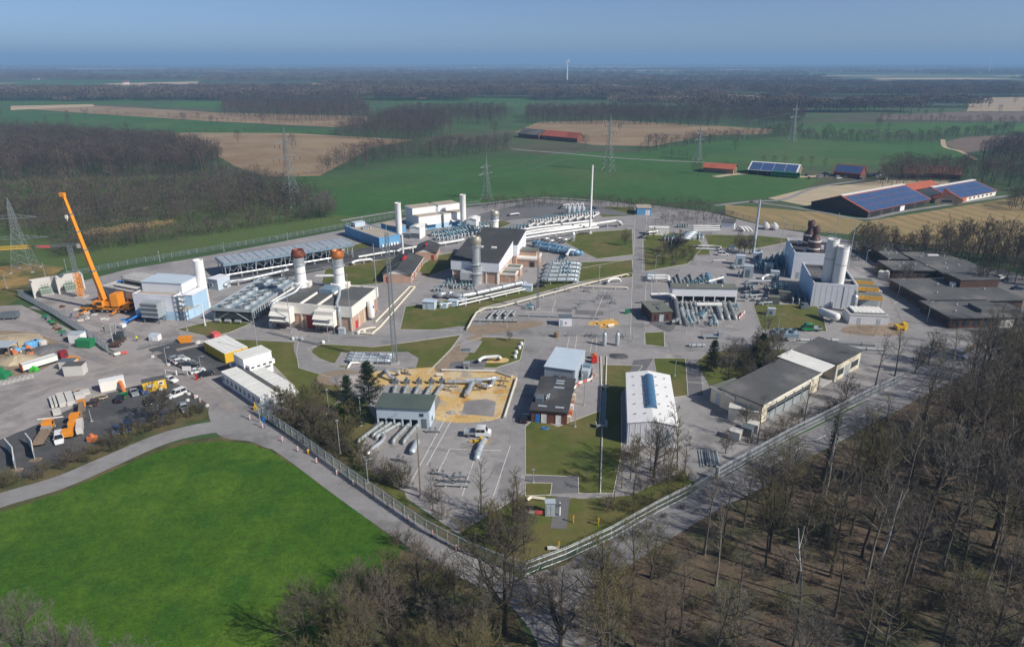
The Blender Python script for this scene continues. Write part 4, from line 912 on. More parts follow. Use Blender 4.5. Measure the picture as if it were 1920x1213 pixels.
# two tall pale compressor buildings
def tall(name,label,a,b,D,h,L=None,front='lilac_white',left='sky_blue',rz=None,group=None):
    T = hall(name,label,'hall',a,b,D,h,front,'dark_roof',parapet=.8,par_mat='lilac_white',L=L,rz=rz)
    bx(T,'side_cladding',left,-.06,-.0,.0,D,-.1,h+.8); return T
T = tall('compressor_hall','pale lilac compressor hall with open dark roof in front of the white silos',(1519,574),(1601,580),24,7.0); C1 = T; L = T['L']; D = T['D']
for k in range(8): bx(T,'wall_seam','grey_blue',.8+k*1.6,.84+k*1.6,-.03,.01,0,7.7)
bx(T,'roof_channel','void_dark',5.2,6.0,.4,D-.4,7.06,7.1); bx(T,'roof_deck','roof_grey',.6,5.0,4,D-6,7.06,7.5); bx(T,'roof_deck','roof_grey',6.2,10.6,9,D-3,7.06,7.4)
part(T,'roof_beam',MB().box(.2,L-.2,6.0,6.3,7.3,7.6),'lilac_white'); bx(T,'wall_duct','galv',5.8,6.4,-.5,-.02,.2,2.0); bx(T,'wall_duct','galv',9,9.08,-.1,-.02,0,7)
T = tall('compressor_hall','pale compressor hall with the two brown chimneys on its roof',(1483,522),(1527,520),21,8.8,L=17.5); C2 = T; T.rotation_euler.z = C1.rotation_euler.z
bx(T,'roof_cowl','lilac_white',3.5,4.6,4,5,8.85,10.4); bx(T,'roof_cowl','lilac_white',10,11,9,10,8.85,10.2); bx(T,'roof_cowl','lilac_white',3,4,15,16,8.85,10.2); door(T,'front',1.5,1.2,2.4,'grey_blue'); bx(T,'wall_duct','pale_blue',13,13.2,-.12,-.02,2,8.5)
for i,(px,py,h0,lab) in enumerate(((1515,462,15.2,'brown banded chimney on the far compressor hall, the one farther from the white silos'),(1524,474,13.8,'brown banded chimney on the far compressor hall, the one nearer the white silos'))):
    g = LP(C2,px,py,8.8); w = W2(C2.location,C2.rotation_euler.z,g.x,g.y,8.75)
    S = stack('chimney',lab,0,0,None,[(2.3,0),(2.1,1.2),(2.1,4.4)],'stack_brown',[(2.1,4.4),(1.0,6.4),(.95,7.2),(1.25,7.5),(1.25,9.2),(1.0,9.6),(.8,9.3)],'stack_brown',20,loc=w)
    for z in (1.6,4.2): part(S,'band',MB().lathe((0,0),[(2.16,z),(2.16,z+.45)],20),'cream_white')
for i,(px,py,h,lab) in enumerate(((1550,527,15.6,'tall white silo behind, with a narrow dark ring near its middle'),(1570,533,14.6,'tall white silo in front, rising from the open dark roof'))):
    g = P(px,py); 
    gg = LP(C1,px,py,7.2); w = W2(C1.location,C1.rotation_euler.z,gg.x,gg.y,0); hh = (7.2+[13.6,12.2][i])
    T = thing('silo',lab,'silo',w); part(T,'shaft',MB().lathe((0,0),[(1.75,0),(1.75,hh-1.0),(1.55,hh-.9),(1.55,hh-.7),(1.75,hh-.6),(1.75,hh),(1.5,hh),(1.45,hh-.5)],24),'stack_white',smooth=True)
    part(T,'ring',MB().lathe((0,0),[(1.8,hh*.7),(1.8,hh*.7+.2)],24),'roof_rib'); mb = MB()
    for k in range(10): a = k*.63; mb.bar((2.0*math.cos(a),2.0*math.sin(a),hh-.6),(2.0*math.cos(a),2.0*math.sin(a),hh+.4),.06); mb.bar((2*math.cos(a),2*math.sin(a),hh+.4),(2*math.cos(a+.63),2*math.sin(a+.63),hh+.4),.06)
    part(T,'top_rail',mb,'galv')
# amber canopies along the right wall
for i in range(3):
    y0 = (1.2, 6.4, 13.5)[i]; X = thing('canopy',['amber fronted flat canopy low beside the silver tank','amber fronted flat canopy, the middle one of three along the hall','amber fronted flat canopy farthest from the silver tank'][i],'canopy',W2(C1.location,C1.rotation_euler.z,C1['L']+.3,y0),C1.rotation_euler.z)
    z = (3.0,4.2,4.2)[i]; w = 7.6
    bx(X,'roof','olive_roof',0,w,0.12,3.8,z+.9,z+1.1)
    for k in range(6): bx(X,'fascia_panel','amber',k*w/6+.03,(k+1)*w/6-.03,-.1,.1,z,z+1.2)
    bx(X,'back_wall','grey_blue',.2,w-.2,3.5,3.8,0,z+.9); bx(X,'side_wall','steel_blue',.1,.3,.3,3.5,0,z+.9)
    for q in (.2,w-.2): bx(X,'post','galv',q-.1,q+.1,.15,.35,0,z+.9)
# white cooler house and tanks
T = hall('cooler_house','white ribbed cooler house with pale fan panels on its roof','building',(1591,608),(1664,611),6.2,2.8,'lilac_white','concrete',over=.1,base=('concrete_pale',.4)); L = T['L']
for x in (2.2,7.6): door(T,'front',x,1.1,2.1,'grey_blue')
bx(T,'cooler_frame','galv',1.2,L-.4,1.0,6.0,3.2,3.4)
for i in range(7):
    for j in range(3): w = (L-2.2)/7; part(T,'cooler_panel',MB().slab((1.4+i*w,1.1+j*1.6,3.55),(1.4+(i+.88)*w,1.1+j*1.6,3.55),(1.4+(i+.88)*w,2.5+j*1.6,3.8),(1.4+i*w,2.5+j*1.6,3.8),.1),'white_roof')
for k in range(18): bx(T,'wall_rib','lilac_white',.3+k*.6,.36+k*.6,-.04,.01,.4,2.8)
T = thing('tank','upright silver tank with domed head beside the white cooler house','tank',P(1598,585))
part(T,'vessel',MB().lathe((0,0),[(.95,0),(.95,5.0),(.7,5.5),(.35,5.7),(.35,6.1),(.55,6.3),(.5,6.9),(.1,7.2)],16),'stack_silver',smooth=True)
T = thing('tank','white horizontal gas tank lying on saddles by the lawn','tank',P(1552,600),R(-62))
part(T,'vessel',MB().tube([(-3.6,0,1.9),(-3.3,0,1.9),(-2.9,0,1.9),(2.9,0,1.9),(3.3,0,1.9),(3.6,0,1.9)],[.35,.95,1.2,1.2,.95,.35],18),'stack_white',smooth=True)
for x in (-2,2): bx(T,'saddle','concrete',x-.3,x+.3,-1,1,0,.95)
solo('skid', MB().box(-1.4,1.4,-.9,.9,.1,.9).box(-.6,.9,-.5,.5,.9,1.7).cyl((-.9,.2),.35,.9,1.9,8), 'galv_dark', 'dark pump skid at the corner of the lawn below the pale compressor hall','pump skid', loc=P(1508,578))
# container shed, hut, and other small houses
T = hall('hut','small white hut with dark roof on the pipe yard','hut',(1048,612),(1072,612),2.6,2.6,'lilac_white','galv_dark',over=.12); door(T,'front',.35,.8,2.0,'grey_blue'); bx(T,'hazard_sign','dark_red',1.8,2.2,-.05,.02,.8,1.3)
T = hall('blue_hut','blue flat-roofed hut at the back fence','hut',(1194,403),(1208,406),9,3.4,'mid_blue','tan_roof',over=.2,L=7,rz=R(-6)); door(T,'front',4.2,2.2,2.4,'white_panel')
T = hall('white_trailer','long white cabin trailer beside the blue silver pipe manifold','cabin',(1217,441),(1254,442),3.4,3.2,'cream_white','white_roof',over=.08); door(T,'front',4.5,1.0,2.1,'white_panel'); bx(T,'wheel','tyre',8,8.6,-.1,.2,0,.6)
T = hall('hut','pale hut with a dark blue gable side behind the pipe manifold','hut',(1352,428),(1376,430),5.5,2.8,'lilac_white','roof_grey',over=.3,slope=.8); bx(T,'side_cladding','mid_blue',-.08,-.01,0,5.5,-.1,2.8)
for i,(px,py) in enumerate(((1436,430),(1452,431))):
    T = thing('tank',['white horizontal tank by the back fence nearer the hut with the blue side','white horizontal tank by the back fence nearer the brown chimneys'][i],'tank',P(px,py),R(80)); part(T,'vessel',MB().tube([(-2.2,0,1.7),(-1.9,0,1.7),(1.9,0,1.7),(2.2,0,1.7)],[.5,1.3,1.3,.5],14),'stack_white',smooth=True)
    for x in (-1.2,1.2): bx(T,'saddle','concrete',x-.2,x+.2,-1,1,0,.7)
# garages by the lane
T = hall('garage_row','long cream garage row with dark flat roof and grey roller doors facing the lane','garages',(1425,795),(1531,733),10,4.4,'cream','roof_grey',over=.35,rt=.3); L = T['L']; GR = T
for k in range(5):
    d_ = bx(T,'roller_door','galv',2.2+k*(L-6)/5,1.9+(k+1)*(L-6)/5,-.06,.02,.1,3.2)
    bx(d_,'window_band','void_dark',2.3+k*(L-6)/5,1.8+(k+1)*(L-6)/5,-.1,-.05,2.0,2.6); bx(d_,'window_band','void_dark',2.3+k*(L-6)/5,1.8+(k+1)*(L-6)/5,-.1,-.05,2.8,3.1)
    bx(T,'pier','galv_dark',1.9+(k+1)*(L-6)/5,2.2+(k+1)*(L-6)/5,-.12,.02,0,3.6)
bx(T,'fascia','cream_white',-.4,L+.4,-.42,-.35,4.3,4.75)
A2 = W2(T.location,T.rotation_euler.z,-1.5,9.6)
T = hall('garage','cream single garage with grey sectional door at the end of the garage row','garage',(1331,752),(1374,774),7.6,3.6,'cream','olive_roof',over=.2); door(T,'front',1.6,3.0,2.7,'grey_blue','grey_blue'); bx(T,'parapet','cream_white',-.22,T['L']+.22,-.24,-.2,3.4,3.95)
solo('container',MB().box(-3,3,-1.2,1.2,0,2.8).box(-3.05,3.05,-1.25,1.25,2.8,2.9),'concrete_pale','pale storage container standing against the end of the garage row','container',loc=P(1392,786),rz=R(-21))
T = hall('open_shelter','white roofed open vehicle shelter between the two cream garage blocks','shelter',(1535,730),(1563,716),11,.15,'concrete','concrete',over=0); T.rotation_euler.z = GR.rotation_euler.z
part(T,'canopy_roof',MB().slab((-.3,-.2,4.5),(T['L']+.6,-.2,4.5),(T['L']+.6,11.2,4.8),(-.3,11.2,4.8),.15),'white_roof'); bx(T,'back_wall','galv_dark',0,T['L'],10.6,10.9,.2,4.4)
for x in (.1,T['L']): bx(T,'post','galv',x-.1,x+.1,.1,.3,0,4.4)
T = hall('garage_block','cream garage block with dark flat roof at the far end of the garage row','garages',(1564,716),(1611,690),11,4.6,'cream','roof_grey',over=.35,rt=.3); T.rotation_euler.z = GR.rotation_euler.z
for k,(x,w) in enumerate(((.9,3),(4.6,2.6),(8,3.6))): (door if k==1 else window)(T,'front',x,*((2.4,3.0,'galv') if k==1 else (1.2,w,1.6,'glass','galv')))
for i,(px,py) in enumerate(((1378,822),(1400,815),(1412,808))): solo('ibc_box',MB().box(-1.1,1.1,-.9,.9,.1,1.9).box(-1.2,1.2,-1,1,1.9,2.0).box(-1,1,-.8,.8,0,.1),['concrete_pale','galv_dark','concrete_pale'][i],['pale steel box on the yard nearest the pile of steel beams','dark steel box between two pale ones on the yard','pale steel box on the yard nearest the garages'][i],'box',loc=P(px,py),rz=R(-35))
# brown office bungalows
def bung(label,a,b,D,h,L=None,rz=None,up=None,nwin=6):
    T = hall('office_bungalow',label,'office',a,b,D,h,'brick_dark','roof_grey',over=.6,rt=.35,L=L,rz=rz); L = T['L']
    for k in range(nwin): window(T,'front',1.0+k*(L-1.6)/nwin,.9,(L-1.6)/nwin*.55,1.3,'glass','timber_dark')
    for k in range(4): window(T,'left',1.2+k*(D-2)/4,.8,(D-2)/4*.6,1.5,'glass','timber_dark')
    for k in range(4):
        x,y = L*(.2+.2*k), D*(.3+.13*((k*7)%4)); part(T,'roof_cowl',MB().lathe((x,y),[(.2,h+.3),(.2,h+.7),(.35,h+.75),(.05,h+1)],8),'galv')
    return T
RB = R(-4)
T = bung('dark brick office bungalow with stepped flat roofs nearest the lorries and the white box',(1778,616),(1898,612),14,3.2,rz=R(2)); bx(T,'raised_roof','roof_grey',T['L']*.55,T['L']+3,3,9,3.56,4.6)
T = bung('broad flat-roofed brick bungalow with a raised brick block on top',(1742,584),(1900,575),22,3.2,rz=R(3)); bx(T,'raised_block','brick_dark',T['L']*.58,T['L']*1.02,12,20,3.56,6.0); bx(T,'raised_roof','roof_grey',T['L']*.57,T['L']*1.03,11.8,20.2,6.0,6.25); bx(T,'roof_unit','white_panel',T['L']*.52,T['L']*.56,13,14.5,3.56,4.8)
T = bung('long brick bungalow with dark gutters behind the broad flat-roofed one',(1672,523),(1770,528),11,3.2,rz=R(-3))
T = bung('brick bungalow with a green patch on its flat roof at the entrance drive',(1768,532),(1820,530),17,3.4,L=17,rz=R(0),nwin=3)
T = bung('far brick bungalow with a roof lantern under the bare trees',(1716,505),(1790,503),12,3.2,rz=R(-2)); bx(T,'roof_lantern','white_panel',7,11,6,7,3.56,4.0)
T = bung('dark flat-roofed office wing beside the asphalt road, behind the long bungalow',(1664,502),(1700,507),16,3.4,rz=R(-6),nwin=3)
T = bung('low flat pavilion with curved white roof edge below the bare trees',(1636,483),(1700,480),10,2.8,rz=R(4),nwin=4)
solo('white_box',MB().box(-3.2,3.2,-1.2,1.2,0,2.6).box(-3.25,3.25,-1.25,1.25,2.6,2.7),'white_roof','white container box beside the nearest brick bungalow','container',loc=P(1872,612),rz=R(0))
solo('pump_cabin',MB().box(-1.6,1.6,-1.3,1.3,0,2.2).box(-1.7,.2,-1.4,1.4,2.2,2.5).box(.4,1.5,-1.1,1.1,2.2,2.9),'concrete_pale','pale pump cabin by the road opposite the amber canopies','cabin',loc=P(1656,522),rz=R(-40))
# ---------------------------------------------------------------- farms
def barn(label,a,b,depth,eave,ridge,wall,roof,along,solar=None,group=None,rz=None,L=None,split=(6,2)):
    T = gable('barn',label,'barn',a,b,depth,eave,ridge,wall,roof,along,over=.45,rt=.25,rz=rz,L=L); L,D = T['L'],T['D']
    if solar:
        nx, ny = split
        for i in range(nx):
            for j in range(ny):
                f0,f1 = .01+.98*i/nx+.003, .01+.98*(i+1)/nx-.003; g0,g1 = -.03+.94*j/ny+.006, -.03+.94*(j+1)/ny-.006; sl = (ridge-eave)
                if along == 'x':
                    q = [(f0*L,g0*D/2,eave+g0*sl+.32),(f1*L,g0*D/2,eave+g0*sl+.32),(f1*L,g1*D/2,eave+g1*sl+.32),(f0*L,g1*D/2,eave+g1*sl+.32)]
                else:
                    q = [(L-g0*L/2,f0*D,eave+g0*sl+.32),(L-g0*L/2,f1*D,eave+g0*sl+.32),(L-g1*L/2,f1*D,eave+g1*sl+.32),(L-g1*L/2,f0*D,eave+g1*sl+.32)]
                part(T,'solar_panel',MB().slab(*q,.06),'solar' if (i+j)%2 else 'solar_b')
    return T
ra = math.atan2(*((P(1742,384)-P(1626,409)).yx)); Ln = (P(1742,384)-P(1626,409)).length
T = barn('large riding barn with dark boarded gable and wide blue solar roof',(1626,409),(1742,384),31,3.0,8.5,'timber_dark','tile_red','x','s',rz=ra,L=Ln,split=(6,3)); bx(T,'ridge_cap','white_roof',0,Ln,14.6,16.4,8.6,8.95); bx(T,'door','white_panel',Ln*.5,Ln*.57,-.1,.02,0,2.4)
for k in range(5): bx(T,'bay_opening','void_dark',Ln*(.05+.18*k),Ln*(.18+.18*k),-.06,.02,.2,2.6)
ra2 = math.atan2(*((P(1866,367)-P(1786,383)).yx)); L2_ = (P(1866,367)-P(1786,383)).length
T = barn('long stable barn with solar roof and orange and white side wall',(1786,383),(1866,367),26,2.6,7.0,'cream_white','tile_red','x','s',rz=ra2,L=L2_,split=(6,2)); bx(T,'ridge_cap','white_roof',0,L2_,12,14,7.1,7.45); bx(T,'orange_bay','orange_clad',.2,L2_*.3,-.08,.02,.2,2.4)
for k in range(6): window(T,'front',L2_*.36+k*L2_*.1,.9,1.8,1.0,'glass',None)
T = gable('barn','red tiled link barn with hipped orange roofs between the two solar barns','barn',(1752,382),(1782,378),30,2.8,6.2,'brick_pink','tile_red','y',over=.6,L=13,rz=R(-20)); window(T,'front',3,.8,5,1.6,'glass','white_panel')
T = gable('barn','long low red tiled stable roof behind the riding barn','barn',(1700,372),(1760,360),14,2.8,6.0,'brick_pink','tile_red','x',over=.6,rz=ra2)
T = gable('barn','small brick barn with bright red tiled roof standing in the green field','barn',(1318,323),(1374,327),13,3.4,5.8,'timber','tile_red','x',over=.8); door(T,'right',4.5,3.2,3.0,'brick_red')
T = barn('open timber barn with solar roof and a green trailer under it',(1402,327),(1492,334),20,3.2,7.4,'timber','white_panel','x','s',split=(4,1)); bx(T,'bay_opening','void_dark',.4,T['L']-.4,-.06,.02,.2,2.9)
for k in range(6): bx(T,'post','timber',k*(T['L']-.3)/5,.3+k*(T['L']-.3)/5,-.5,-.2,0,3.2)
X = thing('trailer','green livestock trailer parked under the open solar barn','trailer',P(1472,333),R(-28)); bx(X,'body','green_paint',-9,9,-1.3,1.3,.8,3.6)
for k in range(8): bx(X,'pane','glass',-8.4+k*2.15,-6.7+k*2.15,-1.36,-1.28,2.0,3.2)
for k in (-7,-5,5,7): part(X,'wheel',MB().tube([(k,-1.4,.5),(k,-1.0,.5)],.5,10),'tyre')
for i,(a_,b_,d_,lab,so) in enumerate((((1562,331),(1612,336),12,'farmhouse with a dark red roof partly covered by solar panels',1),((1690,334),(1722,336),14,'steep roofed farmhouse hidden behind the bare farm trees',0),((1735,334),(1800,338),14,'long red roofed farm building behind the bare farm trees',0))):
    T = barn(lab,a_,b_,d_,3.2,7.5,'brick_red','brick_red' if i else 'door_red','x','s' if so else None,split=(3,1)); door(T,'front',2,1.2,2.2,'timber')  # the two roofs behind the trees have their shade put into a darker red
for i,(a_,b_,d_,lab) in enumerate((((972,258),(1010,262),16,'dark roofed barn of the brick farm beside the stubble field'),((1016,262),(1060,266),14,'red roofed brick farmhouse beside the stubble field'),((1062,266),(1082,268),10,'small red roofed outbuilding at the end of the brick farm'))):
    T = gable('farmhouse',lab,'farmhouse',a_,b_,d_,4.2,8.5,'brick_red','roof_grey' if i==0 else 'tile_red','x',over=.6); window(T,'front',3,1,2,1.5)
for i,(px,py,w) in enumerate(((1290,160,22),(1476,157,40),(1558,158,30),(1440,196,40),(1465,197,34),(782,186,26),(590,146,40),(560,147,30),(300,146,34),(120,148,30),(60,150,36),(1348,162,30),(230,158,26))):
    A = P(px,py); T = gable('farmhouse','small far farmhouse with red roof among distant woods','farmhouse',(px,py),(px+3,py),14,5,11,'brick_pink' if i%2 else 'cream_white','brick_red' if i%3==0 else 'roof_grey','x',over=.6,L=w*.7,rz=R((i*37)%50-25),group='far farmhouses')
    door(T,'front',2,3,3,'timber')
# ---------------------------------------------------------------- pipework
def pipe(name, label, pts, r, m='pipe_silver', group=None, flange=0, supp=0, round_=None, smat='concrete_pale', cat='pipe', world=False):
    "one run of pipe through (px,py,z) spots; flange/supp: metres between flanges and supports"
    w = [Vector(p) for p in pts] if world else [P(a,b,z) for a,b,z in pts]
    path = bend(w, round_ if round_ is not None else r*2.5, 4)
    T = thing(name, label, cat, Vector((w[0].x,w[0].y,0)), 0, group)
    part(T, 'tube', MB().tube(path, r, 10), m, True, smooth=True)
    if flange or supp:
        acc = 0
        for a, b in zip(w, w[1:]):
            d = b-a; L = d.length
            if L < 1.2: continue
            u = d.normalized()
            for st, kind in ((flange,'f'),(supp,'s')):
                if not st: continue
                k = max(1,int(L/st))
                for i in range(k):
                    p = a+d*((i+.5)/k)
                    if kind == 'f': part(T, 'flange', MB().tube([p-u*.09,p+u*.09], r*1.38, 10), m, True)
                    elif abs(u.z) < .5 and p.z > r+.1: part(T, 'support', MB().box(p.x-.16,p.x+.16,p.y-.16,p.y+.16,0,p.z-r*.8), smat, True)
    return T
def valve_skid(label, px, py, rz, n, L, m, group=None, s=1.0, z=.9, vm='pipe_teal'):
    "a bank of parallel short pipes with bent ends, valves and handwheels on a common header"
    T = thing('valve_bank', label, 'valve bank', P(px,py), rz, group); T.scale = (s,s,s)
    for k in range(n):
        x = k*1.25
        part(T, 'tube', MB().tube(bend([(x,0,0),(x,0,z+.35),(x,L,z+.35),(x,L,0)],.5),.24,8), m, smooth=True)
        v = part(T, 'valve', MB().lathe((x,L*.45),[(.34,z),(.34,z+.7),(.16,z+.8),(.1,z+1.25)],8), vm, smooth=True)
        part(v, 'handwheel', MB().lathe((x,L*.45),[(.3,z+1.25),(.3,z+1.32)],10), vm)
    part(T, 'header', MB().tube([(-.6,L*.75,z*.45),(n*1.25-.6,L*.75,z*.45)],.3,8), m, smooth=True)
    return T
def small_valve(label, px, py, rz=0, s=1.0, group='low valve fittings on the paving', m='galv_dark'):
    T = thing('valve_stand', label, 'valve', P(px,py), rz, group); T.scale = (s,s,s)
    part(T, 'tube', MB().tube(bend([(-1.3,0,0),(-1.3,0,.45),(1.3,0,.45),(1.3,0,0)],.2),.13,6), m, smooth=True)
    for x in (-.6,.5): part(T, 'stem', MB().cyl((x,0),.08,.45,1.2,6), m); 
    part(T, 'handwheel', MB().lathe((-.6,0),[(.32,1.2),(.32,1.27)],10).lathe((.5,0),[(.32,1.2),(.32,1.27)],10), m)
    return T
# five pipes running through the valve house
for k in range(5):
    a = LP(VH, 0,0) if 0 else None
    bpx = [(742,722),(763,722),(786,722),(809,722),(829,721)][k]; epx = [(672,826),(700,815),(706,818),(737,826),(757,827)][k]
    lab = ['silver pipe leaving the open front bays of the valve house','silver pipe behind the valve house running into the sand bed']
    A = W2(VH.location,VH.rotation_euler.z,1.1+k*1.9,.6,.75); B = P(*epx,.75)
    pts = [A, B.lerp(A,.06), Vector((B.x,B.y,.1))]
    pipe('pipe', lab[0], [A, A.lerp(B,.94), Vector((B.x,B.y,.55)), Vector((B.x,B.y,-.2))], .42, 'pipe_grey', 'pipes in front of the valve house', 3, 3, world=True, round_=.9)
    A = W2(VH.location,VH.rotation_euler.z,1.1+k*1.9,4.8,.75); B = P(*bpx,.75)
    pipe('pipe', lab[1], [A,B,Vector((B.x,B.y+.3,-.3))], .42, 'pipe_grey', 'pipes behind the valve house', 4, 3, world=True, round_=.6)
    solo('pipe_plinth', MB().box(-.7,.7,-.5,.5,0,.9).cyl((0,0),.3,.9,1.6,8), 'galv_dark', 'dark valve block at the end of a pipe behind the valve house','valve', 'valve blocks behind the valve house', loc=P(bpx[0],bpx[1]-3))
pipe('pipe','silver pipe with a double bend joining two of the valve house front pipes',[(712,812,.75),(722,818,.75),(716,828,.75),(700,838,.75),(690,850,.75),(688,850,-.2)],.42,'pipe_silver',None,0,3)
# loose pipe ends on the apron
pipe('pipe_stub','short silver pipe stub leaning up from the apron paving',[(773,848,-.2),(773,846,.9),(781,829,.9),(782,828,-.1)],.62,'metal_pale',None,0,0,.9)
pipe('pipe','long curved pale pipe lying across the apron by the white pickup',[(894,862,-.2),(894,858,.6),(899,842,.75),(906,828,.8),(907,825,.2)],.60,'metal_pale',None,1.6,0,.8)
solo('valve_block',MB().box(-1.3,1.3,-.35,.35,.1,.7).cyl((0,0),.3,.7,1.4,8).box(-2.4,-1.3,-.15,.15,.2,.4),'yellow','yellow valve fitting at the end of the curved pipe by the pickup','valve',loc=P(902,830))
# pipes lying in the sand bed
Z = .9
pipe('pipe','long silver pipe with a step bend lying in the orange sand bed',[(838,715,Z),(868,715,Z),(902,718,Z),(906,724,Z),(922,724,Z),(926,712,Z),(932,709,Z),(933,709,-.2)],.40,'pipe_silver',None,3,4)
pipe('pipe','silver pipe along the far edge of the orange sand bed',[(872,712,1.2),(915,711,1.2),(928,708,1.2)],.38,'metal_pale',None,3,4)
pipe('pipe','thick silver pipe pointing toward the apron in the sand bed',[(886,719,.9),(880,730,.9),(874,741,.9)],.55,'pipe_silver',None,2,3)
pipe('pipe','silver elbow pipe standing in the sand beside the pine tree',[(724,695,-.2),(724,695,1.9),(728,702,1.4),(732,707,.9),(740,709,.9),(740,713,-.2)],.45,'pipe_silver',None,0,0)
pipe('pipe','upper silver elbow pipe over the sand beside the dark valves',[(727,692,1.4),(744,696,1.4),(748,699,1.2),(749,700,-.2)],.36,'pipe_silver',None,0,0)
for px,py in ((757,701),(762,703),(850,727),(838,733),(892,733),(944,716),(941,725)): small_valve('small dark valve fitting standing in the orange sand bed',px,py,random.uniform(-.5,.5),.9,'valve fittings in the sand bed')
for px,py in ((812,812),(752,866),(755,889),(826,892),(838,905),(868,905),(858,897),(770,917)): small_valve('low dark valve fitting on the apron paving',px,py,random.uniform(-.3,.3),1.0,'low valve fittings on the apron')
pipe('pipe','low dark pipe run between valves near the fence corner of the apron',[(820,908,.5),(880,910,.5)],.2,'pipe_grey',None,2,2)
# horizontal silver pipes on the pale pad beneath the lattice mast
for k in range(3):
    y = 664+k*5.5; pipe('pipe','pale blue pipe in the bank of pipes on the pad under the lattice mast',[(660-k*3,y,.2),(660-k*3,y,.9),(735-k*2,y+1.5,.9),(735-k*2,y+1.5,.2)],.48,'metal_pale','pipes on the pad under the lattice mast',2,3)
pipe('pipe','white cranked pipe beside the patch of orange sand on the lawn',[(898,676,-.2),(898,676,1.2),(905,670,1.3),(934,668,1.3),(938,671,1.1),(938,672,-.2)],.42,'pipe_white',None,0,0)
solo('sand_bench',MB().box(-.8,.8,-.6,.6,1.6,1.9).box(-.7,-.4,-.4,.4,0,1.6).box(.4,.7,-.4,.4,0,1.6).box(-1.3,-.6,-.2,.2,1.0,1.2),'galv','pale metal stand on the dark tarmac pad by the sand bed','stand',loc=P(875,692))
# pipe corridor of the brick turbine hall
pipe('pipe','big shiny pipe running past the turbine hall on stilts',[(823,553,-.2),(823,553,1.4),(838,549,1.5),(855,556,1.5),(880,553,1.5),(975,531,1.5),(983,531,1.2),(984,533,-.2)],.85,'pipe_silver',None,5,5,2.2)
pipe('pipe','slim white pipe on posts beside the big shiny turbine pipe',[(826,572,1.2),(880,561,1.2),(985,538,1.2)],.28,'pipe_white',None,0,5)
pipe('pipe','second slim white pipe on posts beside the big shiny turbine pipe',[(860,572,1.0),(985,542,1.0)],.28,'pipe_white',None,0,5)
for i,(px,py,s) in enumerate(((806,578,1.2),(832,577,.7),(850,573,.9),(868,568,.7),(989,545,1.0))): solo('meter_hut',MB().box(-1.6*s,1.6*s,-1.1*s,1.1*s,0,2.0*s).box(-1.75*s,1.75*s,-1.25*s,1.25*s,2.0*s,2.15*s).box(-.4*s,.4*s,-1.16*s,-1.1*s,.1,1.6*s),'pale_blue',['grey meter hut nearest the lattice mast along the white pipes','grey meter hut second along the white pipes','grey meter hut third along the white pipes','grey meter hut fourth along the white pipes','grey meter hut at the end of the big shiny pipe'][i],'hut',loc=P(px,py),rz=R(-12))
for i,(px,py) in enumerate(((815,548),(832,540),(850,543),(868,540),(842,534),(880,545))): valve_skid('dark valve bank on the paving before the turbine hall',px,py,R(-10+i*7),3,2.4,'pipe_grey','valve banks before the turbine hall',.9)
# loops of white pipes right of the turbine hall
for k in range(5):
    y = 492+k*7.5; x = 1042-k*2.5
    pipe('pipe','fat pale pipe loop in the stack of loops right of the turbine hall',[(x-13,y+3,.1),(x-13,y+3,1.5),(x+35+k*1.2,y+2,1.5),(x+43+k*1.2,y+3,1.2),(x+44+k*1.2,y+6,-.1)],.75,'metal_pale','pipe loops right of the turbine hall',3,4,1.6)
for i,(px,py) in enumerate(((1045,494),(1050,503),(1045,511),(1050,519))): valve_skid('teal valve bank in front of the pale pipe loops',px,py,R(-8),4,1.6,'pipe_grey','valve banks at the pipe loops',1.0)
pipe('pipe','fat blue pipe lying behind the pipe loops',[(1000,455,1.6),(1040,462,1.6),(1080,473,1.6),(1090,476,.4)],1.1,'pipe_blue',None,4,6)
pipe('pipe','second fat blue pipe lying beside the first behind the pipe loops',[(1004,462,1.4),(1040,468,1.4),(1076,474,1.4)],1.0,'pipe_blue',None,4,6)
pipe('pipe','pale pipe bridging over the fat blue pipes',[(1063,478,-.1),(1063,478,2.4),(1068,468,2.6),(1080,470,2.2),(1081,476,.2)],.45,'pipe_white',None)
for k in range(4):
    y = 425+k*4.2; pipe('pipe','long white overhead pipe running back to the far pipe yard',[(950+k*5,y+12,2.2),(1000+k*9,y+2,2.6),(1110+k*4,y-11,2.6)],.5,'pipe_white','overhead pipes to the far pipe yard',0,7)
pipe('pipe','white overhead pipe that ends in a bend near the access road',[(985,440,2.8),(1060,428,2.8),(1155,414,2.8),(1163,417,2.4),(1166,421,.1)],.6,'pipe_white',None,0,8)
pipe('pipe','white pipe crossing in front of the two white halls on low stilts',[(640+108,470,.2),(748,468,1.2),(790,462,1.4),(850,453,1.4),(870,449,1.4)],.5,'pipe_white',None,0,6)
pipe('pipe','white pipe with a bent end on the dark tarmac behind the twin chimneys',[(659,494,-.1),(660,493,1.2),(668,489,1.4),(696,486,1.4),(697,489,-.1)],.5,'pipe_white',None,0,5)
pipe('pipe','white pipe running from the air cooler to the brick houses',[(672,482,1.2),(700,477,1.2),(730,472,1.2),(750,470,1.0)],.42,'pipe_white',None,0,5)
pipe('pipe','silver pipe with a bent end between the air cooler and the fan cooler',[(422,537,-.1),(422,534,1.6),(430,528,1.8),(462,524,1.8),(540,506,1.8)],.55,'pipe_silver',None,4,5)
# dense machinery in front of the white halls
for i in range(9):
    px, py = 815+(i%5)*20+(i//5)*9, 446-(i%5)*3.6+(i//5)*7; valve_skid('silver valve bank in the dense pipework before the white halls',px,py,R(20),4,3.4,'metal_pale','valve banks before the white halls',1.45)
for i in range(4): valve_skid('silver valve bank beside the second silver chimney',945+i*13,440-i*3,R(10),3,2.6,'metal_pale','valve banks beside the second silver chimney',1.3)
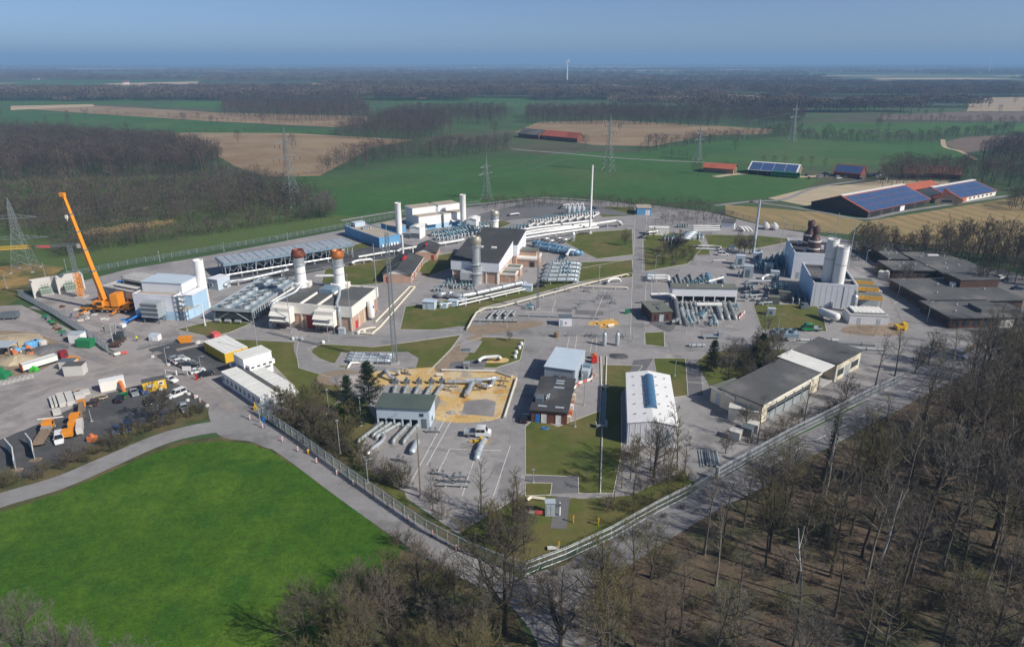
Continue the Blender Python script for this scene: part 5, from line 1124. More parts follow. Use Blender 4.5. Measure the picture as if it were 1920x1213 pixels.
# far pipe yard
for k in range(9):
    px = 992+k*15; py = 424-k*2.2
    pipe('pipe_hoop','white pipe hoop in the rows of the far pipe yard',[(px,py,-.1),(px,py,1.9),(px+11,py-6,1.9),(px+11,py-6,-.1)],.42,'pipe_white','pipe hoops of the far pipe yard',0,0,1.1)
for k in range(6): valve_skid('pale valve bank in the far pipe yard',1002+k*20,418-k*2.8,R(15),5,3.4,'pipe_white','valve banks of the far pipe yard',1.15)
for k in range(4):
    px = 1066+k*9; T = thing('filter_vessel','upright silver filter vessel with a pipe hoop in the far pipe yard','vessel',P(px,403-k*.4),0,'filter vessels of the far pipe yard')
    part(T,'vessel',MB().lathe((0,0),[(.3,.4),(1.0,.8),(1.1,1.4),(1.1,3.2),(.9,3.8),(.2,4.2)],12),'metal_pale',smooth=True); part(T,'tube',MB().tube(bend([(-1.4,0,0),(-1.4,0,5.4),(.0,0,5.4),(0,0,4)],.8),.35,8),'pipe_white',smooth=True)
    for a in (0,2.1,4.2): part(T,'leg',MB().bar((.7*math.cos(a),.7*math.sin(a),0),(.7*math.cos(a),.7*math.sin(a),.8),.15),'galv')
pipe('pipe','bent white pipe at the back fence beside the far pipe yard',[(1054,386,.2),(1056,385,2.4),(1066,384,2.4),(1070,387,1.8)],.4,'pipe_white',None)
pipe('pipe','white low pipe hoop on the far tarmac',[(954,402,-.1),(956,402,1.3),(972,400,1.3),(974,402,-.1)],.3,'pipe_white',None)
for i,(px,py) in enumerate(((1020,448),(1030,452),(1044,447),(1056,450))): pipe('pipe_hoop','silver pipe hoop between the overhead pipes and the blue pipes',[(px,py,-.1),(px,py,2.0),(px+9,py-1,2.0),(px+9,py-1,-.1)],.35,'pipe_silver','silver hoops by the blue pipes',0,0,.9)
solo('filter_vessel',MB().lathe((0,0),[(.2,.4),(.9,.8),(1,1.4),(1,3.4),(.5,4),(.1,4.1)],12).box(-.8,.8,-.8,.8,0,.5),'pipe_silver','upright silver vessel beside the pipe hoops near the white mast','vessel',loc=P(1074,452),smooth=True)
# pipe yard in the middle: long cream pipe with a kink and loops
pipe('pipe','long cream pipe on low posts bounding the middle pipe yard',[(876,616,.8),(886,597,.8),(893,586,.8),(910,578,.8),(935,576,.8),(1095,533,.9),(1175,514,.9),(1178,516,.1)],.30,'pipe_cream',None,0,5,.6)
pipe('pipe','cream pipe arm branching level across the middle pipe yard',[(1092,536,.9),(1175,539,.9),(1177,541,.1)],.25,'pipe_cream',None,0,5)
pipe('pipe','white cranked pipe bridge in the middle pipe yard near the road',[(1138,530,-.1),(1140,528,1.4),(1145,523,1.5),(1160,522,1.5),(1164,528,-.1)],.40,'pipe_white',None)
for k in range(3): pipe('pipe_hoop','grey pipe hoop at the kinked end of the middle pipe yard',[(915+k*15,598,-.1),(916+k*15,597,.9),(928+k*15,583,1.0),(936+k*15,583,1.0),(932+k*15,590,.9),(931+k*15,591,-.1)],.36,'pipe_grey','grey hoops of the middle pipe yard',0,0,.8)
pipe('pipe','low silver pipe along the kinked end of the middle pipe yard',[(890,600,.6),(970,601,.6)],.36,'pipe_grey',None,2.5,3)
pipe('pipe','grey pipe running toward the white hut across the middle pipe yard',[(972,590,.5),(1048,593,.5)],.22,'pipe_grey',None,6,5)
pipe('pipe','grey pipe with joints running right from the white hut',[(1074,594,.5),(1125,596,.5)],.24,'pipe_grey',None,3,4)
valve_skid('grey valve bank at the foot of the dark lattice mast',998,582,R(70),3,3.5,'metal_pale',None,.8)
for px,py in ((1045,546),(1092,571),(1085,578),(1135,556),(1140,560),(1118,565),(1150,570),(1010,560),(1062,548),(1100,548)): small_valve('dark valve fitting in the middle pipe yard',px,py,random.uniform(-1,1),1.0,'valve fittings of the middle pipe yard')
# two upright blue-grey bottle tanks
for i,px in enumerate((1133,1157)): 
    T = thing('gas_bottle',['leaning pale blue gas vessel beside the tarmac, nearer the white striped bays','leaning pale blue gas vessel next to the yellow valve'][i],'vessel',P(px,648)); part(T,'vessel',MB().lathe((0,0),[(.2,0),(.55,.3),(.6,.8),(.6,3.2),(.4,3.7),(.05,3.9)],14),'metal_pale',smooth=True); part(T,'nozzle',MB().cyl((0,0),.12,3.8,4.4,6),'galv_dark')
for px,py in ((1102,632),(1112,631),(1118,634),(1163,633),(1170,632),(1068,630)): small_valve('dark valve fitting on the bays behind the pale blue shed',px,py,random.uniform(-1,1),.8,'valve fittings behind the pale blue shed')
# right-hand pipe rows through the gallery
for k in range(9):
    x0 = 1268+k*8.5 if k < 8 else 1345; lab = 'grey pipe of the front row under the valve gallery'
    a = (x0,566,.7); b = (x0+7,(606,590,592,588,603,594,586,585,584)[k],.7)
    pipe('pipe',lab,[a,b,(b[0]+.5,b[1]+3,-.1)],.42 if k!=8 else .7,'pipe_grey','front pipe rows of the valve gallery',3,3)
for k in range(3): pipe('pipe','fat grey pipe at the right end of the valve gallery front',[(1343+k*12,567,.9),(1352+k*13,594,.9),(1354+k*13,600,-.1)],.62,'pipe_grey','fat pipes at the gallery end',2.5,3)
for k in range(4): pipe('pipe_end','silver capped pipe end on the paving before the gallery',[(1277+k*10+(30 if k>2 else 0),578+k*4,.8),(1284+k*10+(30 if k>2 else 0),600+k*1.5,.8)],.45,'metal_pale','capped pipe ends before the gallery',2,2)
pipe('pipe','fat pale header pipe crossing over the front pipe rows',[(1306,571,1.6),(1353,571,1.6)],.62,'pipe_white',None,0,5)
pipe('pipe','fat dark pipe beside the brick hut ending in a white elbow',[(1262,553,.9),(1266,560,.9),(1272,600,.9),(1258,604,.9)],.62,'pipe_dark',None,2.2,3)
for k in range(10):
    x0 = 1262+k*7.6; pipe('pipe','grey pipe of the rear row behind the valve gallery',[(x0+6,552,.7),(x0-3-(k%3),526-(k%3)*5,.7),(x0-4-(k%3),525-(k%3)*5,-.1)],.40,'pipe_grey','rear pipe rows of the valve gallery',3,3)
pipe('pipe','fat blue-grey pipe behind the right end of the gallery',[(1340,552,.9),(1326,514,1.0)],.8,'pipe_blue',None,4,4)
pipe('pipe','second fat grey pipe behind the right end of the gallery',[(1364,552,.9),(1354,518,1.0)],.6,'pipe_grey',None,4,4)
for k in range(3):
    x = 1287+k*11.5; y = 533-k*3
    pipe('pipe_hoop','white swan-neck pipe rising behind the valve gallery',[(x,y+12,-.1),(x,y+8,3.6),(x+6,y+5,4.0),(x+7,y+5,.3)],.30,'pipe_white','swan-neck pipes behind the gallery',0,0,.9); valve_skid('dark valve bank beside the swan-neck pipes',x+6,y+8,R(5),3,2.4,'pipe_grey','valve banks by the swan-neck pipes',1.1)
pipe('pipe','white sloping pipe above the rear pipe rows',[(1328,528,2.0),(1356,520,2.4)],.45,'pipe_white',None)
for k in range(2): pipe('pipe','white U-bend pipe by the road with a blue end',[(1214,517+k*5,1.3),(1248,517+k*5,1.3),(1254,519+k*5,1.1),(1255,524+k*5,-.1)],.5,'pipe_white','white pipes by the road with blue ends',0,5)
for k in range(2): solo('band_ring',MB().tube([(-.9,0,1.3),(.9,0,1.3)],.56,12).box(-.2,.2,-.2,.2,0,.8),'pipe_blue','blue band on a white U-bend pipe by the road','pipe band','blue bands of the roadside pipes',loc=P(1217,521+k*5),smooth=False)
pipe('pipe','white pipe along the roof edge of the dark brick hut',[(1220,552,3.6),(1252,551,3.6),(1262,555,3.2),(1266,560,.9)],.42,'pipe_white',None,3,0)
# manifold of tall silver hoops at the back
for k in range(4):
    x = 1276+k*4; y = 447-k*3.5
    pipe('pipe_hoop','fat pale lilac pipe hoop of the tall rear manifold',[(x,y,-.1),(x,y,5.0),(x+17,y,5.0),(x+17,y,-.1)],.75,'metal_pale','tall hoops of the rear manifold',0,0,2.0)
for k in range(3): pipe('pipe','white pipe of the bundle running from the rear manifold to the hut',[(1300,424+k*4,1.2+.2*k),(1350,424+k*4,1.2+.2*k)],.4,'pipe_white','bundle of pipes by the rear manifold',0,5)
for k in range(4): valve_skid('teal valve bank at the foot of the rear manifold',1246+k*17,453-k,R(0),4,2.6,'metal_pale','valve banks at the rear manifold',1.25)
valve_skid('grey valve rack left of the bundle of rear pipes',1272,428,R(0),5,3,'pipe_grey',None,.9)
pipe('pipe','pale pipe loop on the ground right of the rear manifold',[(1300,461,.6),(1338,461,.8),(1352,463,.8),(1350,468,.5),(1305,466,.4)],.32,'pipe_white',None,0,4)
pipe('pipe','silver pipe hoop beside the white cabin trailer',[(1212,438,-.1),(1213,436,3.2),(1232,434,3.2)],.45,'pipe_silver',None)
for k in range(3): pipe('pipe','white bent pipe right of the hut with the blue side',[(1380+k*5,432,.2),(1384+k*6,424,2.4),(1392+k*7,428,1.6),(1396+k*7,434,.1)],.4,'pipe_white','bent pipes right of the blue sided hut')
# plant beside the tall halls
for i,(px,py,w,d,h,m) in enumerate(((1388,498,3.2,2.4,3.6,'pale_blue'),(1402,522,3.2,3.0,4.2,'grey_blue'),(1441,512,3,2,3.2,'grey_blue'),(1452,528,2.8,2.4,3.4,'grey_blue'),(1450,572,3.4,2.6,2.4,'olive_roof'),(1470,566,3.6,2.6,3.2,'olive_roof'),(1446,592,2.2,1.8,2.0,'grey_blue'),(1420,488,3,2,2.6,'pale_blue'))):
    T = thing('plant_box',['pale blue equipment box nearest the road side of the tall halls','grey filter box beside the teal pump','grey box in the row along the tall hall','grey box with an elbow duct by the tall hall','olive box at the corner of the paving by the lawn','tall olive duct box by the lawn','small grey box at the edge of the lawn','pale box near the slim grey mast'][i],'equipment',P(px,py),R(-13)); bx(T,'casing',m,-w/2,w/2,0,d,.15,h); bx(T,'lid',m,-w/2-.08,w/2+.08,-.08,d+.08,h,h+.15); bx(T,'door','galv_dark',-w*.3,w*.15,-.05,.01,.4,h*.75); bx(T,'foot','concrete',-w/2,w/2,0,d,0,.15)
pipe('pipe','silver elbow duct beside the tall pale halls',[(1428,528,-.1),(1428,522,2.2),(1436,516,2.4),(1452,517,2.4)],.6,'pipe_silver',None)
pipe('pipe','long fat silver duct pointing away from the tall pale halls',[(1396,532,.3),(1402,527,1.3),(1445,527,1.4)],.55,'pipe_silver',None,0,5)
pipe('pipe','thin white hoop pipe on the paving before the tall halls',[(1335,493,-.1),(1336,488,1.2),(1360,488,1.2),(1361,494,-.1)],.18,'pipe_white',None)
for k in range(5): valve_skid('teal pump set along the shaded wall of the tall pale halls',1426+k*11,506-k*5,R(-10),4,3.0,'pipe_teal','pump sets along the tall halls',1.5)
for k in range(4): valve_skid('dark pump set beside the open roofed compressor hall',1452+k*11,552+k*6,R(-13),3,3.0,'pipe_dark','pump sets beside the open roofed hall',1.5)
for k,(px,py) in enumerate(((1385,520),(1398,545),(1412,505),(1440,545),(1372,470),(1400,462),(1425,478),(1380,586),(1318,600),(1330,590),(1345,612),(1300,612),(1410,560),(1385,505))): valve_skid('grey valve group on the paving between the gallery and the tall halls',px,py,R(-12+k*9),2+k%3,2.2,'pipe_grey' if k%2 else 'metal_pale','valve groups between gallery and tall halls',.95,vm='pipe_teal' if k%3 else 'galv_dark')
for k in range(5): pipe('pipe','slim grey pipe on the paving between the gallery and the tall halls',[(1386+k*9,540+k*7,.2),(1386+k*9,540+k*7,.9),(1412+k*11,538+k*7,.9),(1413+k*11,538+k*7,.1)],.25,'pipe_grey','slim pipes before the tall halls',2,3)
# storage strip by the road: cooler, pipes
T = thing('fan_unit','blue-grey three-fan cooler unit on legs beside the red pipes','cooler',P(1446,643),R(-2)); bx(T,'tray','steel_blue',0,7.2,0,3,1.6,2.6)
for k in range(3): part(T,'fan',MB().lathe((1.3+k*2.3,1.5),[(1.05,2.6),(1.0,3.5),(.9,3.5),(.85,3.0)],14),'steel_blue')
for x in (.3,6.9):
    for y in (.3,2.7): bx(T,'leg','steel_blue',x-.1,x+.1,y-.1,y+.1,0,1.6)
for i,(a_,b_,m,r_,lab) in enumerate((((1512,652),(1555,652),'red',.42,'bright red pipe lying on the storage strip'),((1512,648),(1548,648),'dark_red',.42,'dark red pipe lying behind the bright red one'),((1545,641),(1640,647),'pipe_dark',.36,'long black pipe lying along the storage strip'),((1500,637),(1540,638),'pipe_silver',.42,'silver pipe spool lying on the storage strip'),((1545,637),(1572,638),'pipe_silver',.5,'thick silver pipe length lying on the storage strip'),((1590,652),(1660,656),'pipe_grey',.4,'grey pipe length behind the garage block'))): 
    Z_ = r_+.02; pipe('pipe_length',lab,[(*a_,Z_),(*b_,Z_)],r_,m,None,6,0,cat='pipe')
pipe('pipe_length','silver flanged pipe spool lying on the paving right of the small lawn',[(1292,647,.5),(1322,647,.5)],.45,'pipe_silver',None,1.3,0)
solo('trailer_flatbed',MB().box(-3,1.4,-.9,.9,.6,.9).box(1.4,2.6,-.9,.9,.4,1.9).box(-2.6,-2.1,-.95,.95,0,.6).box(1.2,1.7,-.95,.95,0,.5),'galv','grey flat trailer standing on the storage strip','trailer',loc=P(1336,634))
# loose steel beams by the gate
T = thing('steel_beam_stack','stack of galvanised steel beams on the yard by the sliding gate','beams',P(1335,862),R(80))
for k in range(8): bx(T,'beam','galv',-2.4-.2*(k%3),2.6-.3*(k%2),-1.3+k*.33,-1.1+k*.33,.3,.5); 
for k in range(6): bx(T,'beam','galv_dark' if k%2 else 'galv',-2.2,2.2+.1*k,-1.1+k*.36,-.9+k*.36,.52,.72)
for x in (-1.8,1.8): bx(T,'bearer','timber',x-.12,x+.12,-1.5,1.5,0,.3)
for k in range(2): bx(T,'beam','galv',-3,3,1.7+k*.5,1.9+k*.5,.0,.25)
# covered trench
T = thing('pipe_trench','narrow open trench with dark blue pipe racks across the lawn','trench',P(1130,740))
a, b, c = P(1132,736), P(1128,800), P(1125,925)
part(T,'kerb',MB().tube([a+Vector((-.55,0,.1)),b+Vector((-.55,0,.1))],.12,4).tube([a+Vector((.55,0,.1)),b+Vector((.55,0,.1))],.12,4),'kerb',True)
part(T,'rack_pipe',MB().tube([a+Vector((0,0,.25)),b+Vector((0,0,.25))],.22,8).tube([a+Vector((.3,0,.2)),b+Vector((.3,0,.2))],.12,6),'pipe_teal',True)
for k in range(12): p = a.lerp(b,k/11); part(T,'rung',MB().box(p.x-.6,p.x+.6,p.y-.08,p.y+.08,.1,.36),'galv',True)
part(T,'end_frame',MB().box(b.x-1.3,b.x-1.1,b.y-.8,b.y+.6,0,1.0).box(b.x-1.1,b.x+.9,b.y-.9,b.y-.7,.5,.9).box(b.x+.9,b.x+1.1,b.y-.6,b.y+.9,0,1.3),'metal_pale',True)
solo('trench_cover',MB().tube([b+Vector((0,-.9,.12)),c+Vector((0,0,.12))],.16,4),'concrete','pale kerb strip continuing from the open trench to the fence trees','kerb')
solo('trench_cover',MB().tube([P(1137,668,.1),a+Vector((.5,1.0,.1))],.2,4).tube([P(1133,668,.1)-Vector((1,0,0)),a+Vector((-.5,1,.1))],.2,4),'kerb','pair of kerb strips leading from the yard to the trench barrier','kerb')
# ---------------------------------------------------------------- vehicles
def wheels(T, xs, w, r, n=12):
    for x in xs:
        for s in (-1,1):
            t = part(T,'wheel',MB().tube([(x,s*(w-.22),r),(x,s*w,r)],r,n),'tyre'); part(t,'rim',MB().tube([(x,s*(w-.02),r),(x,s*(w+.02),r)],r*.6,8),'rim')
def car(label, px, py, rz, paint, kind='hatch', group=None):
    T = thing('car', label, 'car', P(px,py), rz, group); T.scale = (.86,.86,.86)
    L, Wd, h = {'hatch':(4.2,.88,1.48),'sedan':(4.6,.9,1.45),'estate':(4.7,.9,1.5),'van':(5.0,.97,1.95),'suv':(4.5,.92,1.68)}[kind]; a = L/2
    hood = {'hatch':.62,'sedan':.58,'estate':.60,'van':.74,'suv':.64}[kind]*L
    zs = .92 if kind != 'van' else 1.05
    sec = [(-a,.35),(-a+.05,.75),(-a+.25,zs-.02),(hood-a,zs),(a-.3,.78),(a,.6),(a,.3),(a-.6,.22),(-a+.6,.22)]
    b = MB(); n = len(sec); ins = [.08,.02,0,0,.04,.14,.12,.02,.02]
    vs = [(x,-Wd+i,z) for (x,z),i in zip(sec,ins)]+[(x,Wd-i,z) for (x,z),i in zip(sec,ins)]
    b.add(vs,[((i+1)%n,i,i+n,(i+1)%n+n) for i in range(n)]+[tuple(range(n)),tuple(range(2*n-1,n-1,-1))])
    part(T,'body',b,paint,smooth=True)
    r0 = -a+({'hatch':.35,'sedan':.95,'estate':.25,'van':.1,'suv':.3}[kind]); t0 = r0+({'sedan':.75,'hatch':.45}.get(kind,.25)); t1 = hood-a-.75; r1 = hood-a+.05
    w0, w1 = Wd-.05, Wd-.2
    cab = MB().add([(r0,-w0,zs-.03),(r1,-w0,zs-.03),(r1,w0,zs-.03),(r0,w0,zs-.03),(t0,-w1,h-.05),(t1,-w1,h-.05),(t1,w1,h-.05),(t0,w1,h-.05)],[(0,3,2,1),(4,5,6,7),(0,1,5,4),(1,2,6,5),(2,3,7,6),(3,0,4,7)])
    g = part(T,'windows',cab,'car_glass')
    part(T,'roof',MB().add([(t0-.06,-w1-.03,h-.1),(t1+.06,-w1-.03,h-.1),(t1+.06,w1+.03,h-.1),(t0-.06,w1+.03,h-.1),(t0,-w1+.06,h),(t1,-w1+.06,h),(t1,w1-.06,h),(t0,w1-.06,h)],[(0,3,2,1),(4,5,6,7),(0,1,5,4),(1,2,6,5),(2,3,7,6),(3,0,4,7)]),paint)
    pil = MB()
    for s in (-1,1):
        for f in (.0,.5,1.0): pil.bar((r0+(r1-r0)*f*.98,s*(w0+.012),zs-.03),(t0+(t1-t0)*f,s*(w1+.012),h-.06),.07)
    q = part(T,'pillars',pil,paint); q['kind'] = 'stuff'
    for s in (-1,1):
        bx(T,'headlight','lamp_clear',a-.14,a-.02,s*.62-.16,s*.62+.16,.56,.7); bx(T,'tail_light','lamp_red',-a-.01,-a+.08,s*.68-.12,s*.68+.12,.68,.9); bx(T,'mirror',paint,r1-.55,r1-.4,s*(Wd+.1)-.1,s*(Wd+.1)+.06,zs,zs+.14)
    wheels(T,(-a+.85,a-.85),Wd-.02,.32)
    return T
CARS = [(227,750,105,'car_black','suv','black car with its back to the pale container, beside the green car'),(232,744,108,'car_green','hatch','small bright green car parked between the black car and the silver one'),(253,739,-55,'car_silver','sedan','silver saloon between the green car and the blue one'),(270,735,-50,'car_blue','hatch','blue car below the yellow site cabin'),(178,757,110,'car_brown','suv','brown car beside the stacks of concrete elements'),(332,742,-125,'car_white','van','small white van at the edge of the dark car park by the road'),(346,768,-55,'car_silver','estate','silver estate alone at the lower end of the dark car park'),(280,756,-65,'car_black','hatch','dark car half hidden behind the bare car park tree'),(322,715,-30,'car_white','hatch','white car with a black roof beside the yellow site cabin'),(219,811,-65,'car_blue','hatch','bright blue car near the lower hedge, with white box beside it'),(240,806,-65,'car_navy','van','blue pickup van parked beside the bright blue car near the hedge'),(293,786,-60,'car_black','estate','black car in the shade of the lower hedge'),(305,787,-60,'car_navy','hatch','dark blue car in the hedge shade, next to the black one'),
 (332,674,48,'car_silver','estate','silver car in the slanted row, the one by the lamp post'),(341,679,48,'car_white','estate','white car second from the lamp post in the slanted row'),(350,684,48,'car_grey','estate','grey car third from the lamp post in the slanted row'),(359,689,48,'car_black','estate','black car at the end of the slanted row by the traffic post'),(371,698,42,'car_white','hatch','white car between the white sign and the dark saloon'),(386,704,40,'car_black','sedan','black saloon next to the white office containers'),
 (984,787,80,'car_black','estate','black car parked along the shaded wall of the brick workshop'),
 (112,826,-60,'car_white','van','white van parked between the two orange truck cranes')]
for px,py,a,c,k,lab in CARS:
    if k == 'van' and c == 'car_white' and px == 112: a = -58
    car(lab,px,py,R(a),c,k)
for i,(px,py,a,c,k,lab) in enumerate(((1868,517,30,'car_grey','estate','grey car in the drive row under the bare trees by the bungalows'),(1876,522,30,'car_white','estate','white car in the drive row under the bare trees by the bungalows'),(1888,527,10,'car_grey','sedan','dark grey saloon at the end of the drive row by the bungalows'),(1908,543,0,'car_navy','sedan','navy saloon beside the broad flat-roofed bungalow'),(1888,632,10,'car_black','sedan','black saloon among the trees below the nearest bungalow'),(1872,640,15,'car_silver','sedan','silver saloon among the trees below the nearest bungalow'),(1798,668,-60,'car_white','van','white van on the road at the corner of the wood'),(1794,612,0,'car_white','van','white van backed against the nearest bungalow'),(1640,562,5,'car_silver','estate','silver estate beside the amber canopies'),(1642,548,5,'car_white','hatch','white car half under the middle amber canopy'),(1643,608,0,'car_white','hatch','white car in front of the white cooler house'),(1687,528,40,'car_silver','hatch','silver car beside the shrubs at the bungalow corner'),(1012,538,0,'car_black','hatch','black car standing alone on the paving near the turbine hall'),(1113,392,0,'car_navy','hatch','dark blue car on the far tarmac by the white mast'))): car(lab,px,py,R(a),c,k)
random.seed(12)
for i in range(26):
    px = 1512+random.uniform(0,150); py = 331+random.uniform(-5,6); car('small car parked in the crowd of cars at the horse farm',px,py,random.uniform(0,3.1),random.choice(['car_white','car_silver','car_black','car_grey','car_navy','car_white']),random.choice(['hatch','estate','van']),'cars parked at the horse farm')
def pickup(label, px, py, rz, paint, bed='galv', crew=True):
    T = thing('pickup_truck',label,'pickup truck',P(px,py),rz); a = 2.75
    bx(T,'chassis','machine_dark',-a,a-.2,-.5,.5,.4,.6)
    cab = MB(); sec = [(.15,.45),(.15,2.05),(.35,2.2),(1.55,2.2),(2.05,1.35),(2.65,1.1),(2.75,.6),(2.7,.45)]; n = len(sec)
    if crew: sec = [(x-.55 if x<.5 else x,z) for x,z in sec]
    cab.add([(x,-.95+(.08 if z>1.3 else 0),z) for x,z in sec]+[(x,.95-(.08 if z>1.3 else 0),z) for x,z in sec],[((i+1)%n,i,i+n,(i+1)%n+n) for i in range(n)]+[tuple(range(n)),tuple(range(2*n-1,n-1,-1))]); part(T,'cab',cab,paint,smooth=True)
    part(T,'windscreen',MB().add([(2.06,-.8,1.36),(2.06,.8,1.36),(1.62,.74,2.1),(1.62,-.74,2.1)],[(0,1,2,3)]),'car_glass')
    for s in (-1,1):
        for x0,x1 in (((-.25,.55),(.7,1.5)) if crew else ((.3,1.4),)): bx(T,'side_window','car_glass',x0,x1,min(s*.86,s*.97),max(s*.86,s*.97),1.35,1.95)
        bx(T,'bed_side',bed,-a,-.5,min(s*.94,s*1.0),max(s*.94,s*1.0),.85,1.25); bx(T,'headlight','lamp_clear',2.66,2.78,s*.7-.15,s*.7+.15,.75,.95)
    bx(T,'bed_floor',bed,-a,-.5,-.94,.94,.7,.86); bx(T,'tailgate',bed,-a-.06,-a,-.98,.98,.7,1.25); wheels(T,(-1.8,1.75),.93,.36); return T
pickup('white crew-cab pickup on the apron beside the curved pipe',896,817,R(-3),'car_white'); pickup('green pickup with a grey bed by the small lawn',1520,620,R(178),'car_green')
T = car('white panel van parked by the slim grey mast',1356,479,R(-6),'car_white','van')
# trucks
def truck_crane(label, px, py, rz, full=True):
    T = thing('truck_crane',label,'truck crane',P(px,py),rz); a = 5.2; T.scale = (.78,.78,.78)
    bx(T,'chassis','orange' if full else 'dirt',-a,a,-1.2,1.2,.9,1.35); bx(T,'deck','pipe_dark' if full else 'timber',-a+.1,a-2.6,-1.15,1.15,1.36,1.5)
    c = bx(T,'cab','orange',a-2.3,a,-1.2,1.2,1.36,2.95); bx(c,'windscreen','car_glass',a-.02,a+.04,-1.0,1.0,2.0,2.8)
    for s in (-1,1): bx(c,'side_window','car_glass',a-1.7,a-.5,min(s*1.18,s*1.24),max(s*1.18,s*1.24),2.0,2.75)
    wheels(T,(-3.8,-2.4,.6,2.2,4.1),1.2,.55); bx(T,'bumper','cream_white',a,a+.15,-1.2,1.2,.5,.95)
    if full:
        bx(T,'crane_house','orange',-1.9,1.0,-1.1,.4,1.5,3.2); bx(T,'operator_cab','orange',-.2,1.4,-1.2,-.2,1.5,3.0); bx(T,'rear_cowl','orange',-a,-a+1.9,-1.2,1.2,1.5,2.6)
    else: bx(T,'load','timber',-a+.4,1.4,-.9,.9,1.5,2.0); bx(T,'equipment','galv',1.5,2.7,-1.1,1.1,1.5,2.2)
    return T
truck_crane('old orange flatbed truck with a bare wooden bed by the hedge',84,821,R(107),False); truck_crane('orange truck crane with a square rear cowl by the hedge',137,807,R(109))
T = thing('crane_boom','long dark telescopic crane boom lying beside the orange truck crane','crane boom',P(153,800),R(119))
bx(T,'boom_section','timber',0,9,-.45,.45,1.0,1.9); bx(T,'boom_section','concrete_pale',-5,0,-.6,.6,.8,2.1); bx(T,'boom_head','orange',9,10.2,-.7,.7,.4,1.9)
for x in (-4,-1,4,8): bx(T,'stand','timber',x-.2,x+.2,-.6,.6,0,1.0)
solo('hook_block',MB().box(-.8,.8,-.6,.6,0,1.0).cyl((0,0),.4,1.0,1.5,8),'orange_red','orange-red hook block box on the ground by the hedge','hook block',loc=P(174,826))
T = thing('tipper_truck','white semi-trailer tipper with a red cab unloading by the gravel heaps','truck',P(90,685),math.atan2(*((P(113,674)-P(60,690)).yx))); T.scale = (.74,.74,.74)
bx(T,'trailer','white_roof',-7.5,3.0,-1.25,1.25,1.2,3.2); bx(T,'trailer_rim','pipe_grey',(-7.6,3.1,-1.32,-1.2,3.1,3.3),(-7.6,3.1,1.2,1.32,3.1,3.3)); bx(T,'tailgate','orange_red',-7.75,-7.5,-1.25,1.25,1.0,3.3); bx(T,'load','dirt',-7.3,2.9,-1.15,1.15,2.9,3.05)
c = bx(T,'cab','dark_red',4.0,6.4,-1.25,1.25,1.0,3.5); bx(c,'windscreen','car_glass',6.38,6.46,-1.1,1.1,2.0,3.1); bx(T,'chassis','machine_dark',-7.2,6.2,-.5,.5,.7,1.15)
for s in (-1,1): bx(c,'side_window','car_glass',4.9,6.0,min(s*1.23,s*1.29),max(s*1.23,s*1.29),2.1,3.0)
wheels(T,(-6,-4.7,-3.4,3.9,5.4),1.22,.52)
# the big mobile crane
g = P(207,584); T = thing('mobile_crane','big yellow-orange mobile crane with its telescopic boom raised','crane',g,R(-3))
bx(T,'carrier','orange',-8.3,7.0,-1.4,1.4,1.0,1.7); bx(T,'carrier_deck','machine_dark',-8.2,4.4,-1.35,1.35,1.71,1.85)
c = bx(T,'driver_cab','orange',5.2,7.2,-1.4,1.4,1.0,2.8); bx(c,'windscreen','car_glass',7.18,7.26,-1.2,1.2,1.9,2.6)
wheels(T,(-7.3,-5.7,-4.1,-1.6,.1,2.0,3.8,5.9),1.45,.65)
for x in (-6.6,2.9):
    for s in (-1,1): bx(T,'outrigger','orange',x-.25,x+.25,min(s*1.4,s*4.2),max(s*1.4,s*4.2),.5,.8); part(T,'outrigger_foot',MB().cyl((x,s*4.0),.6,0,.12,10).cyl((x,s*4.0),.14,.1,.9,8),'galv_dark')
bx(T,'slew_ring','machine_dark',-3.4,-.6,-1.2,1.2,1.85,2.15); bx(T,'superstructure','orange',-4.2,1.8,-1.4,1.3,2.15,3.6); c = bx(T,'operator_cab','orange',-2.2,-.4,-2.5,-1.42,2.2,4.0); bx(c,'cab_window','car_glass',-2.1,-.5,-2.56,-2.48,2.9,3.8); bx(T,'counterweight','orange',1.9,4.2,-1.8,1.8,2.2,6.0)
tipw = PY(118,365,g.y-1.0); base = W2(T.location,T.rotation_euler.z,-1.0,.1,4.2); tl = Vector(((tipw-T.location).x,(tipw-T.location).y,tipw.z)); a_ = -T.rotation_euler.z; tl = Vector((tl.x*math.cos(a_)-tl.y*math.sin(a_),tl.x*math.sin(a_)+tl.y*math.cos(a_),tl.z)); b0 = Vector((-1.2,.2,3.4))
for k,(f0,f1,w) in enumerate(((0,.30,1.25),(.28,.50,1.1),(.48,.67,.98),(.65,.83,.86),(.81,1,.74))):
    part(T,'boom_section',MB().bar(b0.lerp(tl,f0),b0.lerp(tl,f1),w),'orange'); part(T,'boom_collar',MB().bar(b0.lerp(tl,f1-.012),b0.lerp(tl,f1),w*1.18),'galv_dark' if k<4 else 'orange')
part(T,'boom_cylinder',MB().tube([Vector((-2.6,.2,3.2)),b0.lerp(tl,.22)],.32,8),'orange'); part(T,'boom_head',MB().box(tl.x-.9,tl.x+.5,tl.y-.5,tl.y+.5,tl.z-.6,tl.z+.5),'orange')
hk = tl+Vector((-.5,0,-6)); part(T,'cable',MB().bar(tl+Vector((-.5,0,0)),hk,.06),'wire'); part(T,'hook_block',MB().box(hk.x-.35,hk.x+.35,hk.y-.25,hk.y+.25,hk.z-1,hk.z).cyl((hk.x,hk.y),.12,hk.z-1.6,hk.z-1,6),'cream_white')
